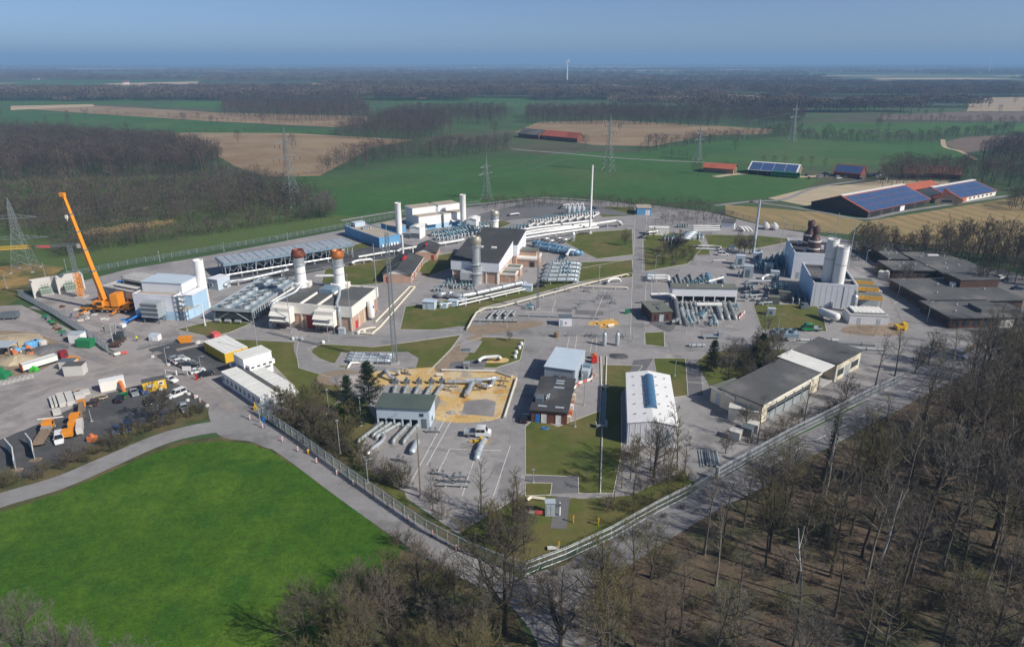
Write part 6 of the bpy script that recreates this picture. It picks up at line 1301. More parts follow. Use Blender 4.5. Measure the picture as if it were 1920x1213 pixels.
# tower crane on the building site
g = P(153,558); T = thing('tower_crane','yellow lattice tower crane mast with its jib pointing out over the pylon','tower crane',g); ht = top(153,558,461)
mb = MB(); lattice(mb,0,0,0,ht*.48,1.3,1.3,6,.16); part(T,'lower_mast',mb,'orange'); mb = MB(); lattice(mb,0,0,ht*.48,ht,1.0,1.0,7,.08); part(T,'upper_mast',mb,'galv_dark')
e = PY(-30,468,g.y-6)-g; d = Vector((e.x,e.y,0)).normalized(); Lj = math.hypot(e.x,e.y)
mb = MB(); truss(mb,Vector((0,0,ht))+d*Lj*.45,Vector((0,0,ht))+d*Lj,1.0,.9,16,.07); part(T,'jib',mb,'yellow'); mb = MB(); truss(mb,Vector((0,0,ht))-d*3,Vector((0,0,ht))+d*Lj*.45,.6,.6,12,.05); part(T,'inner_jib',mb,'galv_dark')
p = d*Lj*.30; part(T,'banner',MB().box(p.x-2.2,p.x+2.2,p.y-.5,p.y-.4,ht-.1,ht+.7),'pink_red'); bx(T,'base','concrete',-1.6,1.6,-1.6,1.6,0,.5); bx(T,'counterweight','concrete',-d.x*3-.8,-d.x*3+.8,-d.y*3-.5,-d.y*3+.5,ht-.8,ht+.4)
# blue boom lift and other plant on the site
T = thing('boom_lift','bright blue folded boom lift parked below the white compressor hall','boom lift',P(260,603),math.atan2(*((P(283,594)-P(238,612)).yx))); bx(T,'chassis','blue_paint',1.5,5,-1.1,1.1,.6,1.4); bx(T,'turntable','blue_paint',2.0,4.6,-.9,.9,1.4,2.2)
part(T,'boom',MB().bar((4.2,.2,2.3),(-4.8,.2,1.0),.5).bar((3.6,-.4,2.5),(-3.6,-.4,1.6),.36),'blue_paint'); bx(T,'basket','car_white',-6.2,-4.8,-.8,.8,.3,1.3); wheels(T,(2.0,4.5),1.2,.5)
T = thing('drilling_rig','dark drilling rig with two pale masts by the fence corner','drilling rig',P(222,645),R(100)); bx(T,'chassis','brick_dark',-3.2,2.2,-1.1,1.1,.7,1.3); bx(T,'engine','machine_dark',-.4,2.2,-1,1,1.3,2.8); bx(T,'cab','pipe_dark',2.3,3.8,-1,.4,.8,2.8); wheels(T,(-2.2,-1,1.4,2.8),1.1,.5)
part(T,'mast',MB().bar((-1.5,.6,1.2),(-1.5,.6,6.4),.22).bar((.2,.6,1.2),(.2,-.3,6.2),.22).bar((-1.5,.6,6.2),(.2,-.3,6.0),.14),'galv')
# boxes, cabins and containers of the yard
def cabin(name,label,px,py,rz,L,Wd,h,m,rm,cat='container',panes=()):
    T = thing(name,label,cat,P(px,py),rz); T['L']=L; T['D']=Wd; bx(T,'body',m,0,L,0,Wd,.12,h); bx(T,'roof',rm,-.05,L+.05,-.05,Wd+.05,h,h+.12); bx(T,'skid','galv_dark',.1,L-.1,.1,Wd-.1,0,.12)
    for x,z,w,q,pm in panes: bx(T,'panel',pm,x,x+w,-.05,.02,z,z+q)
    return T
rr = math.atan2(*((P(309,731)-P(271,739)).yx))
T = cabin('site_cabin','yellow site cabin with a pale lettered panel and a picture panel',270,738,rr,4.9,2.2,2.6,'yellow','roof_grey','cabin',((.7,1.2,1.6,.65,'pale_blue'),(3.3,1.3,1.1,.95,'cream_white'))); bx(T,'window','car_glass',3.5,4.2,-.08,-.05,1.6,2.0)
cabin('container','plain cream container beside the concrete elements',190,737,math.atan2(*((P(227,729)-P(190,737)).yx)),5.1,2.1,2.5,'cream_white','white_panel')
cabin('container','beige container box at the gravel island',121,707,R(8),4.4,2.6,2.8,'concrete_pale','roof_grey'); cabin('container','low container with dark roof behind the beige box',112,694,R(5),3.6,2.2,2.2,'concrete_pale','galv_dark')
T = cabin('container','white container by the perimeter fence next to the green skip',130,644,R(-2),3.4,2.6,2.6,'white_panel','grey_blue'); solo('skip',MB().yprofile([(-1.9,0.15),(1.9,.15),(2.2,2.2),(-2.2,2.2)],-1.1,1.1).box(-1.5,1.5,-.9,.9,0,.15),'green_paint','dark green skip by the perimeter fence','skip',loc=P(162,650),rz=R(-6))
cabin('equipment_box','small white generator box on the gravel near the lawn',280,640,R(-5),2.6,1.8,1.7,'white_panel','pale_blue','generator',((.3,.3,.8,1.0,'pale_blue'),))
def skip(label,px,py,rz,m,s=1): return solo('skip',MB().yprofile([(-1.2*s,.1),(1.2*s,.1),(1.9*s,1.5*s),(-1.9*s,1.5*s)],-1.0*s,1.0*s).box(-1*s,1*s,-.8*s,.8*s,0,.1),m,label,'skip',loc=P(px,py),rz=rz)
skip('orange skip with slanted ends near the yellow containers',349,641,R(10),'orange'); skip('orange skip behind the beige box on the gravel island',139,678,R(-20),'orange',.8)
solo('rubble_pile',MB().dome((0,0,0),1.0,.7,8,3).box(.6,2.2,-.4,.5,0,.5),'concrete_pale','pale rubble pile beside the orange skip','rubble',loc=P(372,643))
T = thing('chute','orange plastic chute lying against the cream container','chute',P(232,735),R(-50)); part(T,'segment',MB().tube([(-2,0,2.0),(-.4,0,1.3),(1.2,0,.45),(2,0,.3)],.42,8),'orange_red')
for k in range(4): part(T,'ring',MB().tube([(-1.8+k*1.0,0,1.9-k*.5),(-1.7+k*1.0,0,1.86-k*.5)],.5,8),'orange')
# concrete elements in stacks
def slabs(label,px,py,rz,L,w,n,m='concrete_pale'):
    T = thing('concrete_slab_stack',label,'slab stack',P(px,py),rz)
    for k in range(n): bx(T,'slab',m,-L/2,L/2,-w/2,w/2,.12+k*.32,.40+k*.32)
    for x in (-L*.35,L*.35): bx(T,'bearer','timber',x-.1,x+.1,-w/2,w/2,0,.12)
for px,py,L,w,n,lab in ((97,757,5.6,.5,2,'long thin pale concrete beams at the outer end of the slab stacks'),(104,755,5.6,.5,2,'second pair of thin pale concrete beams beside the wide slabs'),(117,753,6.6,1.6,3,'wide stack of pale concrete slabs next to the thin beams'),(131,751,6.6,1.6,3,'wide stack of pale concrete slabs beside the wooden forms'),(107,775,2.6,1.5,2,'short low stack of pale concrete slabs nearest the orange truck'),(150,745,2.4,1.9,3,'short stack of concrete slabs by the brown car'),(161,738,2.4,1.7,2,'small pair of concrete slabs behind the short stack')): slabs(lab,px,py,R(-52),L,w,n)
for i,(px,py) in enumerate(((152,736),(189,748))):
    T = thing('wooden_form',['rounded timber formwork ring behind the concrete slabs','rounded timber formwork ring beside the cream container'][i],'formwork',P(px,py),R(10)); part(T,'ring',MB().tube([(1.5*math.cos(k*.52),.9*math.sin(k*.52),.5) for k in range(13)],.14,6),'pale_sand')
    for k in range(6): a = k*1.05; part(T,'strut',MB().bar((1.5*math.cos(a),.9*math.sin(a),0),(1.5*math.cos(a),.9*math.sin(a),.5),.14),'timber')
solo('concrete_ring_segment',MB().tube([(-2.4,-.5,.2),(-1,-.15,.2),(.6,.15,.2),(2.4,.75,.2)],.22,4),'concrete_pale','curved white concrete kerb lying near the orange trucks','kerb',loc=P(94,786))
for i,(pts_) in enumerate((((8,822),(22,838),(25,862)),((47,812),(58,826),(61,843)))):
    w = [Vector((*P(*q,2.4)[:2],0)) for q in pts_]; T = thing('barrier_pole',['pale angled wall panel edge at the outer side of the parking bay','pale angled wall panel edge next to the old orange truck'][i],'panel',w[0]); mb = MB()
    for a,b in zip(w,w[1:]): d_ = b-a; mb.slab(a+Vector((0,0,2.4)),b+Vector((0,0,2.4)),b,a,.10)
    part(T,'panel',mb,'grey_blue',True); part(T,'cap',MB().tube([p+Vector((0,0,2.42)) for p in w],.11,4),'cream_white',True); part(T,'foot',MB().box(w[2].x-.9,w[2].x+.9,w[2].y-.7,w[2].y+.7,0,.25),'timber',True)
# big-bag tubs, heaps
for i,(px,py) in enumerate(((56,652),(66,649),(72,648),(82,649))): solo('material_tub',MB().lathe((0,0),[(.9,0),(1.0,1.0),(.95,1.6),(.8,1.7)],10),'blue_tub' if i<3 else 'concrete_pale',['pale blue bulk tub nearest the open shelter','pale blue bulk tub in the middle of three','pale blue bulk tub nearest the white tub','white bulk tub beside the blue tubs'][i],'tub',loc=P(px,py))
def heap(label,px,py,r,h,m): 
    rg_ = random.Random(px); mb = MB(); k = 16; vs=[]; fs=[]
    for j,f in enumerate((1,.72,.42,.15)):
        for i in range(k): a=i*2*math.pi/k; q=r*f*rg_.uniform(.85,1.12); vs.append((q*math.cos(a)*1.4,q*math.sin(a),h*(1-f)*rg_.uniform(.85,1.1)))
    for j in range(3): fs+= [(j*k+i,j*k+(i+1)%k,(j+1)*k+(i+1)%k,(j+1)*k+i) for i in range(k)]
    fs.append(tuple(3*k+i for i in range(k))); mb.add(vs,fs); solo('heap',mb,m,label,'heap',loc=P(px,py)+Vector((0,0,-.05)))
heap('tan sand heap behind the white tipper truck',35,676,4.2,1.8,'pale_sand'); heap('pale gravel heap at the far side of the storage ground',22,642,7,1.6,'pale_sand'); heap('grey gravel heap at the end of the lawn path near the pines',652,712,3.6,1.3,'gravel'); heap('dark gravel heap beside the storage shelter',92,655,4,1.2,'tarmac'); heap('black spoil heap on the tarmac behind the pale blue shed',1160,668,2.2,.7,'asphalt'); heap('small grey stone heap in the sand bed',846,774,1.2,.5,'gravel'); heap('tan spoil along the road by the white cooler house',1640,618,4,.8,'dirt')
T = thing('open_shelter','grey roofed open storage shelter by the gravel heaps','shelter',P(6,664),R(5)); bx(T,'roof','grey_blue',-6,3,-2,2.5,2.6,2.8)
for x in (-5.8,2.8):
    for y in (-1.8,2.2): bx(T,'post','timber',x-.1,x+.1,y-.1,y+.1,0,2.6)
rg6 = random.Random(4)
for i in range(16): solo('stored_item',MB().box(-.5,.5,-.4,.4,0,rg6.uniform(.4,1.2)).box(-.3,.8,-.7,-.4,0,.5),rg6.choice(['timber','car_white','machine_dark','blue_tub','orange_red','galv']),'odd crate among the clutter of stored goods by the open shelter','crate','clutter by the open shelter',loc=P(rg6.uniform(8,62),rg6.uniform(655,666)),rz=rg6.uniform(0,3))
for i in range(22): solo('building_material',MB().box(-.8,.8,-.3,.3,0,rg6.uniform(.2,.7)).box(-.5,.4,.3,.8,0,.35),rg6.choice(['timber','concrete_pale','brick_red','machine_dark','cream','galv','blue_paint']),'odd bundle of building material on the ground around the big crane','material','building material around the big crane',loc=P(rg6.uniform(115,262),rg6.uniform(566,600) if i%2 else rg6.uniform(588,602)),rz=rg6.uniform(0,3))
for i in range(9): solo('scrap_item',MB().box(-.7,.7,-.5,.5,0,rg6.uniform(.4,1.0)).tube([(-.9,.6,.2),(.9,.6,.3)],.15,6),rg6.choice(['galv_dark','green_paint','machine_dark','timber','brick_dark']),'odd machine part in the scrap row along the perimeter fence','scrap','scrap row along the perimeter fence',loc=P(86+i*5.0,594+i*5.2+rg6.uniform(-2,2)),rz=rg6.uniform(0,3))
T = thing('trailer','dark tarpaulin trailer at the outer gate','trailer',P(20,598),R(8)); bx(T,'body','galv_dark',-2.4,2.4,-1,1,.6,2.2); wheels(T,(-1.2,1.2),1.0,.35)
solo('excavator_bucket',MB().box(-1.6,1.6,-1.2,1.2,.3,1.5).box(-1.8,1.8,-1.3,-.8,0,.5).box(-1.8,1.8,.8,1.3,0,.5).box(-.6,.6,-.6,.6,1.5,2.6),'green_paint','green excavator at the edge of the storage ground','excavator',loc=P(4,708)); solo('mini_roller',MB().box(-.7,.7,-.5,.5,.3,1.1).cyl((0,0),.3,1.1,1.4,8).tube([(-.6,-.6,.35),(-.6,.6,.35)],.35,10).tube([(.6,-.6,.35),(.6,.6,.35)],.35,10),'green_bright','bright green mini roller behind the tipper truck','roller',loc=P(65,696))
for i in range(7): solo('concrete_block',MB().box(-.8,.8,-.4,.4,0,.8).box(-.3,.3,-.2,.2,.8,.95),'concrete','grey concrete block in the line bounding the storage ground','block','concrete blocks bounding the storage ground',loc=P(2+i*9,722-i*2.2),rz=R(8))
# red-white and other barriers
def barrier(label,pts_,m='white_panel',group=None):
    w = [P(*q) for q in pts_]; T = thing('safety_barrier',label,'barrier',w[0],0,group)
    for a,b in zip(w,w[1:]):
        d=b-a; k=max(1,int(d.length/1.2))
        for i in range(k):
            p,q=a+d*(i/k),a+d*((i+.94)/k); part(T,'board',MB().slab(p+Vector((0,0,1.0)),q+Vector((0,0,1.0)),q+Vector((0,0,.25)),p+Vector((0,0,.25)),.06),'cream_white' if i%2==0 else 'pink_red',True)
        part(T,'foot',MB().box(a.x-.2,a.x+.2,a.y-.2,a.y+.2,0,.3),'machine_dark',True)
    return T
for pts_,lab in (([(207,664),(215,668),(240,664)],'red and white barrier boards round the perimeter fence corner'),([(1076,732),(1085,722),(1108,715),(1113,704),(1110,690)],'red and white barrier boards round the pit beside the pale blue shed'),([(985,965),(1020,966),(1026,962)],'red and white barrier boards by the grey cabinet near the fence corner'),([(1128,728),(1142,728)],'short red and white board across the head of the trench'),([(298,734),(306,733)],'red and white board beneath the car park tree'),([(818,706),(832,706)],'white and red board at the edge of the sand bed'),([(1140,614),(1152,612)],'white and red board round the small sand pit'),([(1366,590),(1385,600),(1396,588)],'red and white barrier boards at the end of the fat pipes')): barrier(lab,pts_)
for pts_,lab,m_ in (([(705,616),(690,618),(674,622),(672,626),(698,628),(713,615),(778,540),(768,540),(704,606)],'cream pipe trench wall running up from the twin compressor house','cream'),([(652,692),(658,683),(700,682)],'curved white low wall beside the pad under the lattice mast','cream_white'),([(828,696),(930,698),(960,708)],'pale kerb wall along the far edge of the sand bed','kerb'),([(968,712),(945,785)],'pale kerb wall along the drive side of the sand bed','kerb'),([(988,940),(996,935),(1022,938)],'cream low wall beside the grey cabinet near the fence corner','cream')):
    w=[P(*q) for q in pts_]; solo('low_wall',MB().tube([p+Vector((0,0,.35)) for p in w],.35,4),m_,lab,'low wall')
# spools, red boxes and other single things
def one(name,mb,m,lab,cat,px,py,rz=0,smooth=False,group=None): return solo(name,mb,m,lab,cat,group,loc=P(px,py),rz=rz,smooth=smooth)
one('barrel',MB().lathe((0,0),[(.8,0),(.85,.5),(.85,1.3),(.7,1.5)],12),'timber','brown round drum on the tarmac behind the pale blue shed','drum',1044,632)
one('red_pump',MB().box(-.7,.7,-.6,.6,.2,1.2).box(-.5,.5,-.4,.4,1.2,1.7).cyl((.3,0),.2,1.7,2.1,6),'red','red pump unit nearest the striped barrier by the pale blue shed','pump',1114,680); one('red_pump',MB().box(-.8,.8,-.6,.6,.1,1.0).cyl((0,0),.4,1.0,1.5,8),'orange_red','orange-red pump unit behind the red one','pump',1114,672)
one('yellow_machine',MB().box(-1.6,1.6,-.8,.8,.5,1.4).box(.3,1.5,-.7,.7,1.4,2.1).tube([(-1,-.9,.4),(-1,.9,.4)],.4,10).tube([(1,-.9,.4),(1,.9,.4)],.4,10),'yellow','yellow mini digger beside the road at the white cooler house','digger',1688,618,R(5))
one('orange_tank_pile',MB().box(-3,3,-.5,.5,.0,.5).box(-2,2.6,.7,1.2,0,.6).tube([(-1,-.9,.3),(2,-.9,.3)],.3,8),'amber','orange pipe pieces in the small sand pit of the middle pipe yard','pipe pieces',1140,608)
one('grey_cabinet',MB().box(-.8,.8,-.6,.6,0,2.6).box(-.9,.9,-.7,.7,2.6,2.72).box(-.6,-.1,-.64,-.6,.3,2.2).box(.1,.6,-.64,-.6,.3,2.2),'grey_blue','tall grey cabinet beside the goal-shaped pipe post near the fence corner','cabinet',1031,964)
T = thing('pipe_goal','white goal-shaped pipe post beside the tall grey cabinet','post',P(1049,966)); part(T,'frame',MB().bar((-1.2,0,1.8),(.1,0,1.8),.22).bar((0,0,0),(0,0,2.6),.22),'white_panel'); part(T,'top_box',MB().box(-.9,.2,-.3,.3,2.0,2.5),'galv_dark')
for i,(px,py) in enumerate(((978,647),(974,654),(968,663),(966,671),(550,637),(556,636),(566,638),(606,644),(672,626),(683,624))): one('bollard',MB().lathe((0,0),[(.45,0),(.5,.5),(.35,.9),(.05,.95)],10),'car_white','rounded white concrete bollard at the edge of the drive','bollard',px,py,0,False,'white bollards along the drives')
for i,(px,py) in enumerate(((286,670),(316,685),(368,745),(354,740),(352,752),(388,762))): one('boulder',MB().lathe((0,0),[(.45,0),(.5,.25),(.38,.5),(.08,.6)],7),'concrete_pale','pale boulder at the edge of a dark car park','boulder',px,py,i,False,'pale boulders round the car parks')
one('snow_tarp',MB().add([(-4,-1,.05),(-1,-1.6,.12),(4,-1,.08),(4.6,.6,.05),(1,1.2,.15),(-3.6,.9,.05)],[(0,1,2,3,4,5)]).box(-3.5,-3,-.2,.2,0,.2),'tarp_white','white tarpaulin spread on the grass behind the twin chimneys','tarpaulin',611,517)
one('blue_hose',MB().tube([(math.cos(k*.6)*(.9-.01*k),math.sin(k*.6)*.5,.08+.01*k) for k in range(22)],.06,5),'blue_paint','coil of blue hose on the lawn before the brick workshop','hose',1022,804)
for i,(px,py) in enumerate(((875,655),(888,648))): 
    if i==0: one('grate',MB().box(-1.2,1.2,-.7,.7,0,.25).box(-1.0,1.0,-.5,.5,.25,.35),'galv_dark','dark hatch cover on the pale strip across the lawn','hatch',874,657)
one('white_sign',MB().box(-.06,.06,-.05,.05,0,2.6).box(-1.1,1.1,-.08,-.04,1.6,2.8),'white_panel','blank white notice board at the car park entrance','sign',353,706); one('traffic_post',MB().cyl((0,0),.12,0,1.4,6).box(-.35,.35,-.3,.3,0,.3).box(-.3,.3,-.1,.1,1.0,1.5),'red','red site post beside the white notice board','post',369,712)
one('gate_arm',MB().box(-3.2,0,-.06,.06,.95,1.1).box(-.15,.15,-.15,.15,0,1.2).box(-3.2,-3.1,-.05,.05,0,1),'white_panel','white barrier arm across the car park entrance','barrier arm',331,703,R(-14))
one('grey_bin',MB().box(-.6,.6,-.5,.5,0,1.3).box(-.65,.65,-.55,.55,1.3,1.4),'green_paint','green box hanging by the fence of the road yard','box',1176,588)
# people
def person(label,px,py,rz,top_m,leg_m):
    T = thing('person',label,'person',P(px,py),rz)
    m = bpy.data.meshes.new('body'); V=[(0,0,.95),(0,0,1.2),(0,0,1.42),(0,0,1.55),(0,.02,1.68),(-.1,0,.9),(-.11,.05,.5),(-.12,-.02,.06),(-.12,.12,.03),(.1,0,.9),(.12,-.05,.5),(.13,-.1,.06),(.13,.04,.03),(-.2,0,1.4),(-.27,.02,1.14),(-.24,.14,.92),(.2,0,1.4),(.27,.02,1.14),(.24,.14,.92)]
    E=[(0,1),(1,2),(2,3),(3,4),(0,5),(5,6),(6,7),(7,8),(0,9),(9,10),(10,11),(11,12),(2,13),(13,14),(14,15),(2,16),(16,17),(17,18)]; rad=[.15,.15,.15,.06,.1,.09,.07,.05,.04,.09,.07,.05,.04,.06,.05,.04,.06,.05,.04]
    m.from_pydata(V,E,[]); m.materials.append(MT[leg_m]); o=link(bpy.data.objects.new('body',m)); o.parent=T; md=o.modifiers.new('skin','SKIN'); o.modifiers.new('sub','SUBSURF').levels=1
    for i,r in enumerate(rad): m.skin_vertices[0].data[i].radius=(r,r)
    m.skin_vertices[0].data[0].use_root=True
    part(T,'jacket',MB().lathe((0,0),[(.19,.88),(.2,1.1),(.21,1.35),(.12,1.5)],10).tube([(-.2,0,1.42),(-.28,.02,1.14),(-.25,.14,.96)],.075,6).tube([(.2,0,1.42),(.28,.02,1.14),(.25,.14,.96)],.075,6),top_m,smooth=True)
    h=part(T,'head',MB().lathe((0,.02),[(.03,1.54),(.085,1.58),(.1,1.66),(.09,1.74),(.04,1.79)],10),'skin',smooth=True); part(T,'helmet',MB().dome((0,.02,1.7),.12,.12,10,3),'car_white',smooth=True)
for px,py,a,tm,lm,lab in ((147,598,0,'cloth_orange','cloth_dark','worker in an orange jacket and white helmet on the site track'),(135,596,1,'cloth_blue','cloth_blue','worker in blue overalls beside the orange-jacketed worker'),(196,622,2,'cloth_dark','cloth_dark','worker in dark clothes crossing the gravel toward the drilling rig'),(257,640,.5,'cloth_yellow','cloth_dark','worker in a yellow vest by the pipe gate on the gravel'),(1555,608,1,'cloth_dark','cloth_dark','person in dark clothes on the slabs beside the white gas tank')): person(lab,px,py,a,tm,lm)
# ---------------------------------------------------------------- fences
POSTM = {}
def fence(label, pix, h=2.3, m='galv', step=2.6, pick=.16, cat='fence', arms=True, rw=.045):
    w = [P(*q) for q in pix]; T = thing('perimeter_fence', label, cat, w[0])
    if (h,m) not in POSTM:
        mb = MB().box(-.05,.05,-.05,.05,0,h)
        if arms: mb.bar((0,0,h),(.35,-.2,h+.4),.07)
        me = mb.mesh('post'); me.materials.append(MT[m]); POSTM[(h,m)] = me
    rails = MB(); pk = MB()
    for a, b in zip(w, w[1:]):
        d = b-a; L = d.length; k = max(1,round(L/step)); u = d.normalized(); o = Vector((u.y,-u.x,0))*.07
        for i in range(k):
            c = part(T,'post',POSTM[(h,m)],m); c.location = a+d*(i/k)-T.location; c.rotation_euler = (0,0,math.atan2(d.y,d.x))
        for z in (.25,h*.55,h-.1): rails.tube([a+o+Vector((0,0,z)),b+o+Vector((0,0,z))],rw,4)
        if arms:
            for q in (.15,.32): p = Vector((u.x*.35+u.y*.2,u.y*.35-u.x*.2,0))*q*2; rails.tube([a+p+Vector((0,0,h+q)),b+p+Vector((0,0,h+q))],.03,3)
        n = int(L/pick)
        for i in range(n): p = a+d*((i+.5)/n)+o*1.2; pk.box(p.x-.014,p.x+.014,p.y-.014,p.y+.014,.1,h)
    part(T,'rail',rails,m,True); q = part(T,'pickets',pk,m,True); q['kind'] = 'stuff'
    return T
fence('grey palisade fence running down beside the access road to the corner', [(484,776),(560,828),(640,887),(720,943),(800,998),(880,1040),(940,1064),(985,1078)])
fence('grey palisade fence along the lane from the corner to the sliding gate', [(985,1078),(1060,1050),(1145,1010),(1230,962),(1292,930)])
fence('grey palisade fence along the lane from the sliding gate to the wood', [(1342,900),(1420,856),(1480,822),(1550,787),(1620,750),(1690,716)])
fence('grey fence round the crane site from the outer corner to the barrier boards', [(36,556),(100,590),(160,628),(206,662)], 2.3)
fence('long fence along the back of the works beside the grass strip', [(36,556),(62,545),(130,518),(240,497),(400,470),(520,450),(640,428),(760,404),(900,382)], 2.0, 'galv', 3.2, .22, arms=False, rw=.02)
fence('low fence along the dark car park toward the crane site', [(262,656),(300,648),(345,641)], 1.4, 'galv_dark', 2.0, .2, arms=False)
fence('fence behind the white office block to the thicket', [(484,776),(520,766),(560,758)], 2.2, 'galv')
fence('back fence of the works beside the golden stubble', [(1340,398),(1440,424),(1520,438),(1600,452)], 2.2, 'galv_dark', 4, .5)
a, b = P(1294,929), P(1342,899); r = math.atan2((b-a).y,(b-a).x); L = (b-a).length
T = thing('sliding_gate','long grey sliding gate in the lane fence beside the steel beams','gate',a,r); bx(T,'frame','galv',(0,L,-.06,.06,.15,.3),(0,L,-.06,.06,1.7,1.85),(0,.1,-.06,.06,.3,1.7),(L-.1,L,-.06,.06,.3,1.7))
for k in range(int(L/.35)): bx(T,'bar','galv',.2+k*.35,.25+k*.35,-.03,.03,.3,1.7)
bx(T,'gate_post','concrete',L+.05,L+.55,-.3,.3,0,2.6)
def beacon(px,py):
    T = thing('warning_beacon','red and white striped warning beacon along the access road','beacon',P(px,py),R(25),'warning beacons along the access road'); bx(T,'foot','machine_dark',-.25,.25,-.2,.2,0,.12)
    for k in range(5): bx(T,'stripe','cream_white' if k%2==0 else 'red',-.13,.13,-.03,.03,.12+k*.2,.32+k*.2)
for p in ((469,787),(493,803),(530,828),(559,846),(594,868),(632,891),(663,910),(699,932),(727,950),(765,975),(811,1004),(856,1032),(366,748),(376,755)): beacon(*p)
one('hydrant',MB().lathe((0,0),[(.18,0),(.18,.7),(.26,.75),(.2,1.0),(.05,1.1)],8),'yellow','yellow marker post in the verge beside the access road','marker post',578,851)
for px,py in ((1075,980),(1122,985),(1048,1030)): one('marker_post',MB().box(-.08,.08,-.08,.08,0,1.5).box(-.12,.12,-.12,.12,1.1,1.5),'yellow','yellow pipeline marker post on the lawn inside the fence corner','marker post',px,py,0,False,'yellow marker posts inside the fence corner')
one('bench_slab',MB().box(-.9,.9,-.4,.4,.3,.42).box(-.7,-.5,-.3,.3,0,.3).box(.5,.7,-.3,.3,0,.3),'concrete_pale','pale slab bench on the lawn inside the fence corner','bench',1037,1030)
one('road_sign',MB().cyl((0,0),.06,0,2.0,6).tube([(0,-.08,2.2),(0,-.03,2.2)],.4,14),'sign_blue','round blue road sign at the top of the palisade fence','sign',497,802)
one('yellow_post',MB().box(-.3,.3,-.3,.3,0,.9).cyl((0,0),.12,.9,1.8,6),'yellow','yellow gate post in front of the white office block','post',479,768)
# ---------------------------------------------------------------- lamp posts and masts
def lamp(px,py,pyt,arm=1,label='slim grey lamp post standing in the works',group='lamp posts of the works',r=.07,m='galv'):
    h = top(px,py,pyt); T = thing('lamp_post',label,'lamp post',P(px,py),random.uniform(-.6,.6),group); part(T,'pole',MB().lathe((0,0),[(r*1.7,0),(r*1.3,h*.3),(r*.8,h)],8),m,smooth=True); bx(T,'foot','concrete',-.25,.25,-.25,.25,0,.15)
    if arm: part(T,'arm',MB().bar((0,0,h-.05),(.9,0,h+.1),.07),m); bx(T,'lamp_head','galv',.6,1.3,-.16,.16,h+.02,h+.16)
    else: part(T,'lamp_head',MB().box(-.25,.25,-.12,.12,h-.15,h+.1),m)
    return T
random.seed(21)
for px,py,pt,arm in ((351,620,585,0),(487,602,502,0),(546,624,507,0),(660,627,515,0),(616,640,600,1),(487,680,585,0),(617,775,730,0),(638,851,788,0),(678,798,745,0),(699,753,719,0),(1265,705,668,1),(1213,414,384,0),(1227,530,480,1),(1257,478,450,0),(1286,622,583,1),(1437,592,568,0),(1458,622,590,1),(1470,519,470,0),(1738,603,567,1),(1622,499,470,1),(1661,512,486,1),(1683,556,524,1),(13,541,516,0),(86,522,494,0),(127,516,487,0),(129,602,580,0),(313,682,653,1),(378,700,668,1),(488,792,755,1),(690,905,862,1),(172,790,760,1),(1123,532,500,0),(1000,905,880,0),(1095,760,700,0),(1186,640,600,0),(1143,600,575,0),(950,615,585,0),(1340,560,520,0),(758,480,430,0),(420,470,455,0),(300,490,472,0),(540,452,437,0),(680,425,408,0),(1078,800,770,0),(1640,630,600,0)): lamp(px,py,pt,arm)
def tallmast(name,label,px,py,pt,r,m,cat='mast',tapering=.7,group=None):
    h = top(px,py,pt); T = thing(name,label,cat,P(px,py),0,group); part(T,'pole',MB().lathe((0,0),[(r*1.25,0),(r*1.2,.6),(r,.8),(r*tapering,h)],14),m,smooth=True); part(T,'base',MB().lathe((0,0),[(r*2.2,0),(r*2.2,.35)],12),'concrete'); return T
tallmast('vent_mast','very tall slim white vent mast in the far pipe yard',1106,438,310,.50,'stack_white'); tallmast('vent_mast','tall pale grey vent mast between the rear manifold and the tall halls',1412,477,375,.60,'metal_pale')
tallmast('lightning_mast','thin grey lightning mast beside the white silos',1588,512,416,.14,'galv'); tallmast('lightning_mast','thin grey lightning mast behind the brown chimneys',1562,470,398,.12,'galv'); tallmast('lightning_mast','thin grey lightning mast before the brown chimneys',1463,470,412,.12,'galv'); tallmast('lightning_mast','thin grey lightning mast beside the big turbine pipe',709,585,457,.13,'galv'); tallmast('wooden_pole','thick wooden pole standing on the apron near the bare trees',789,932,812,.16,'timber'); tallmast('lamp_mast','white tapered mast on the lawn before the tall plain chimney',385,611,566,.16,'stack_white'); tallmast('slim_vent','slim dark vent pipe beside the low brick house',740,498,470,.2,'pipe_dark')
tallmast('vent_pipe','slim white vent pipe behind the low brick house',775,487,462,.3,'stack_white')
T = thing('lattice_mast','tall slender grey lattice mast on the pad with the pale pipes','mast',P(741,682)); mb = MB(); lattice(mb,0,0,0,34,1.15,.7,30,.085,.045); part(T,'lattice',mb,'galv_dark'); bx(T,'base','concrete',-1,1,-1,1,0,.3); part(T,'antenna',MB().bar((0,0,34),(0,0,36.5),.08),'galv')
T = thing('lattice_mast','thin dark lattice mast in the middle pipe yard','mast',P(1008,580)); h = top(1008,580,456); mb = MB(); lattice(mb,0,0,0,h,.6,.45,28,.07,.04); part(T,'lattice',mb,'galv_dark'); bx(T,'base','concrete',-.7,.7,-.7,.7,0,.3)
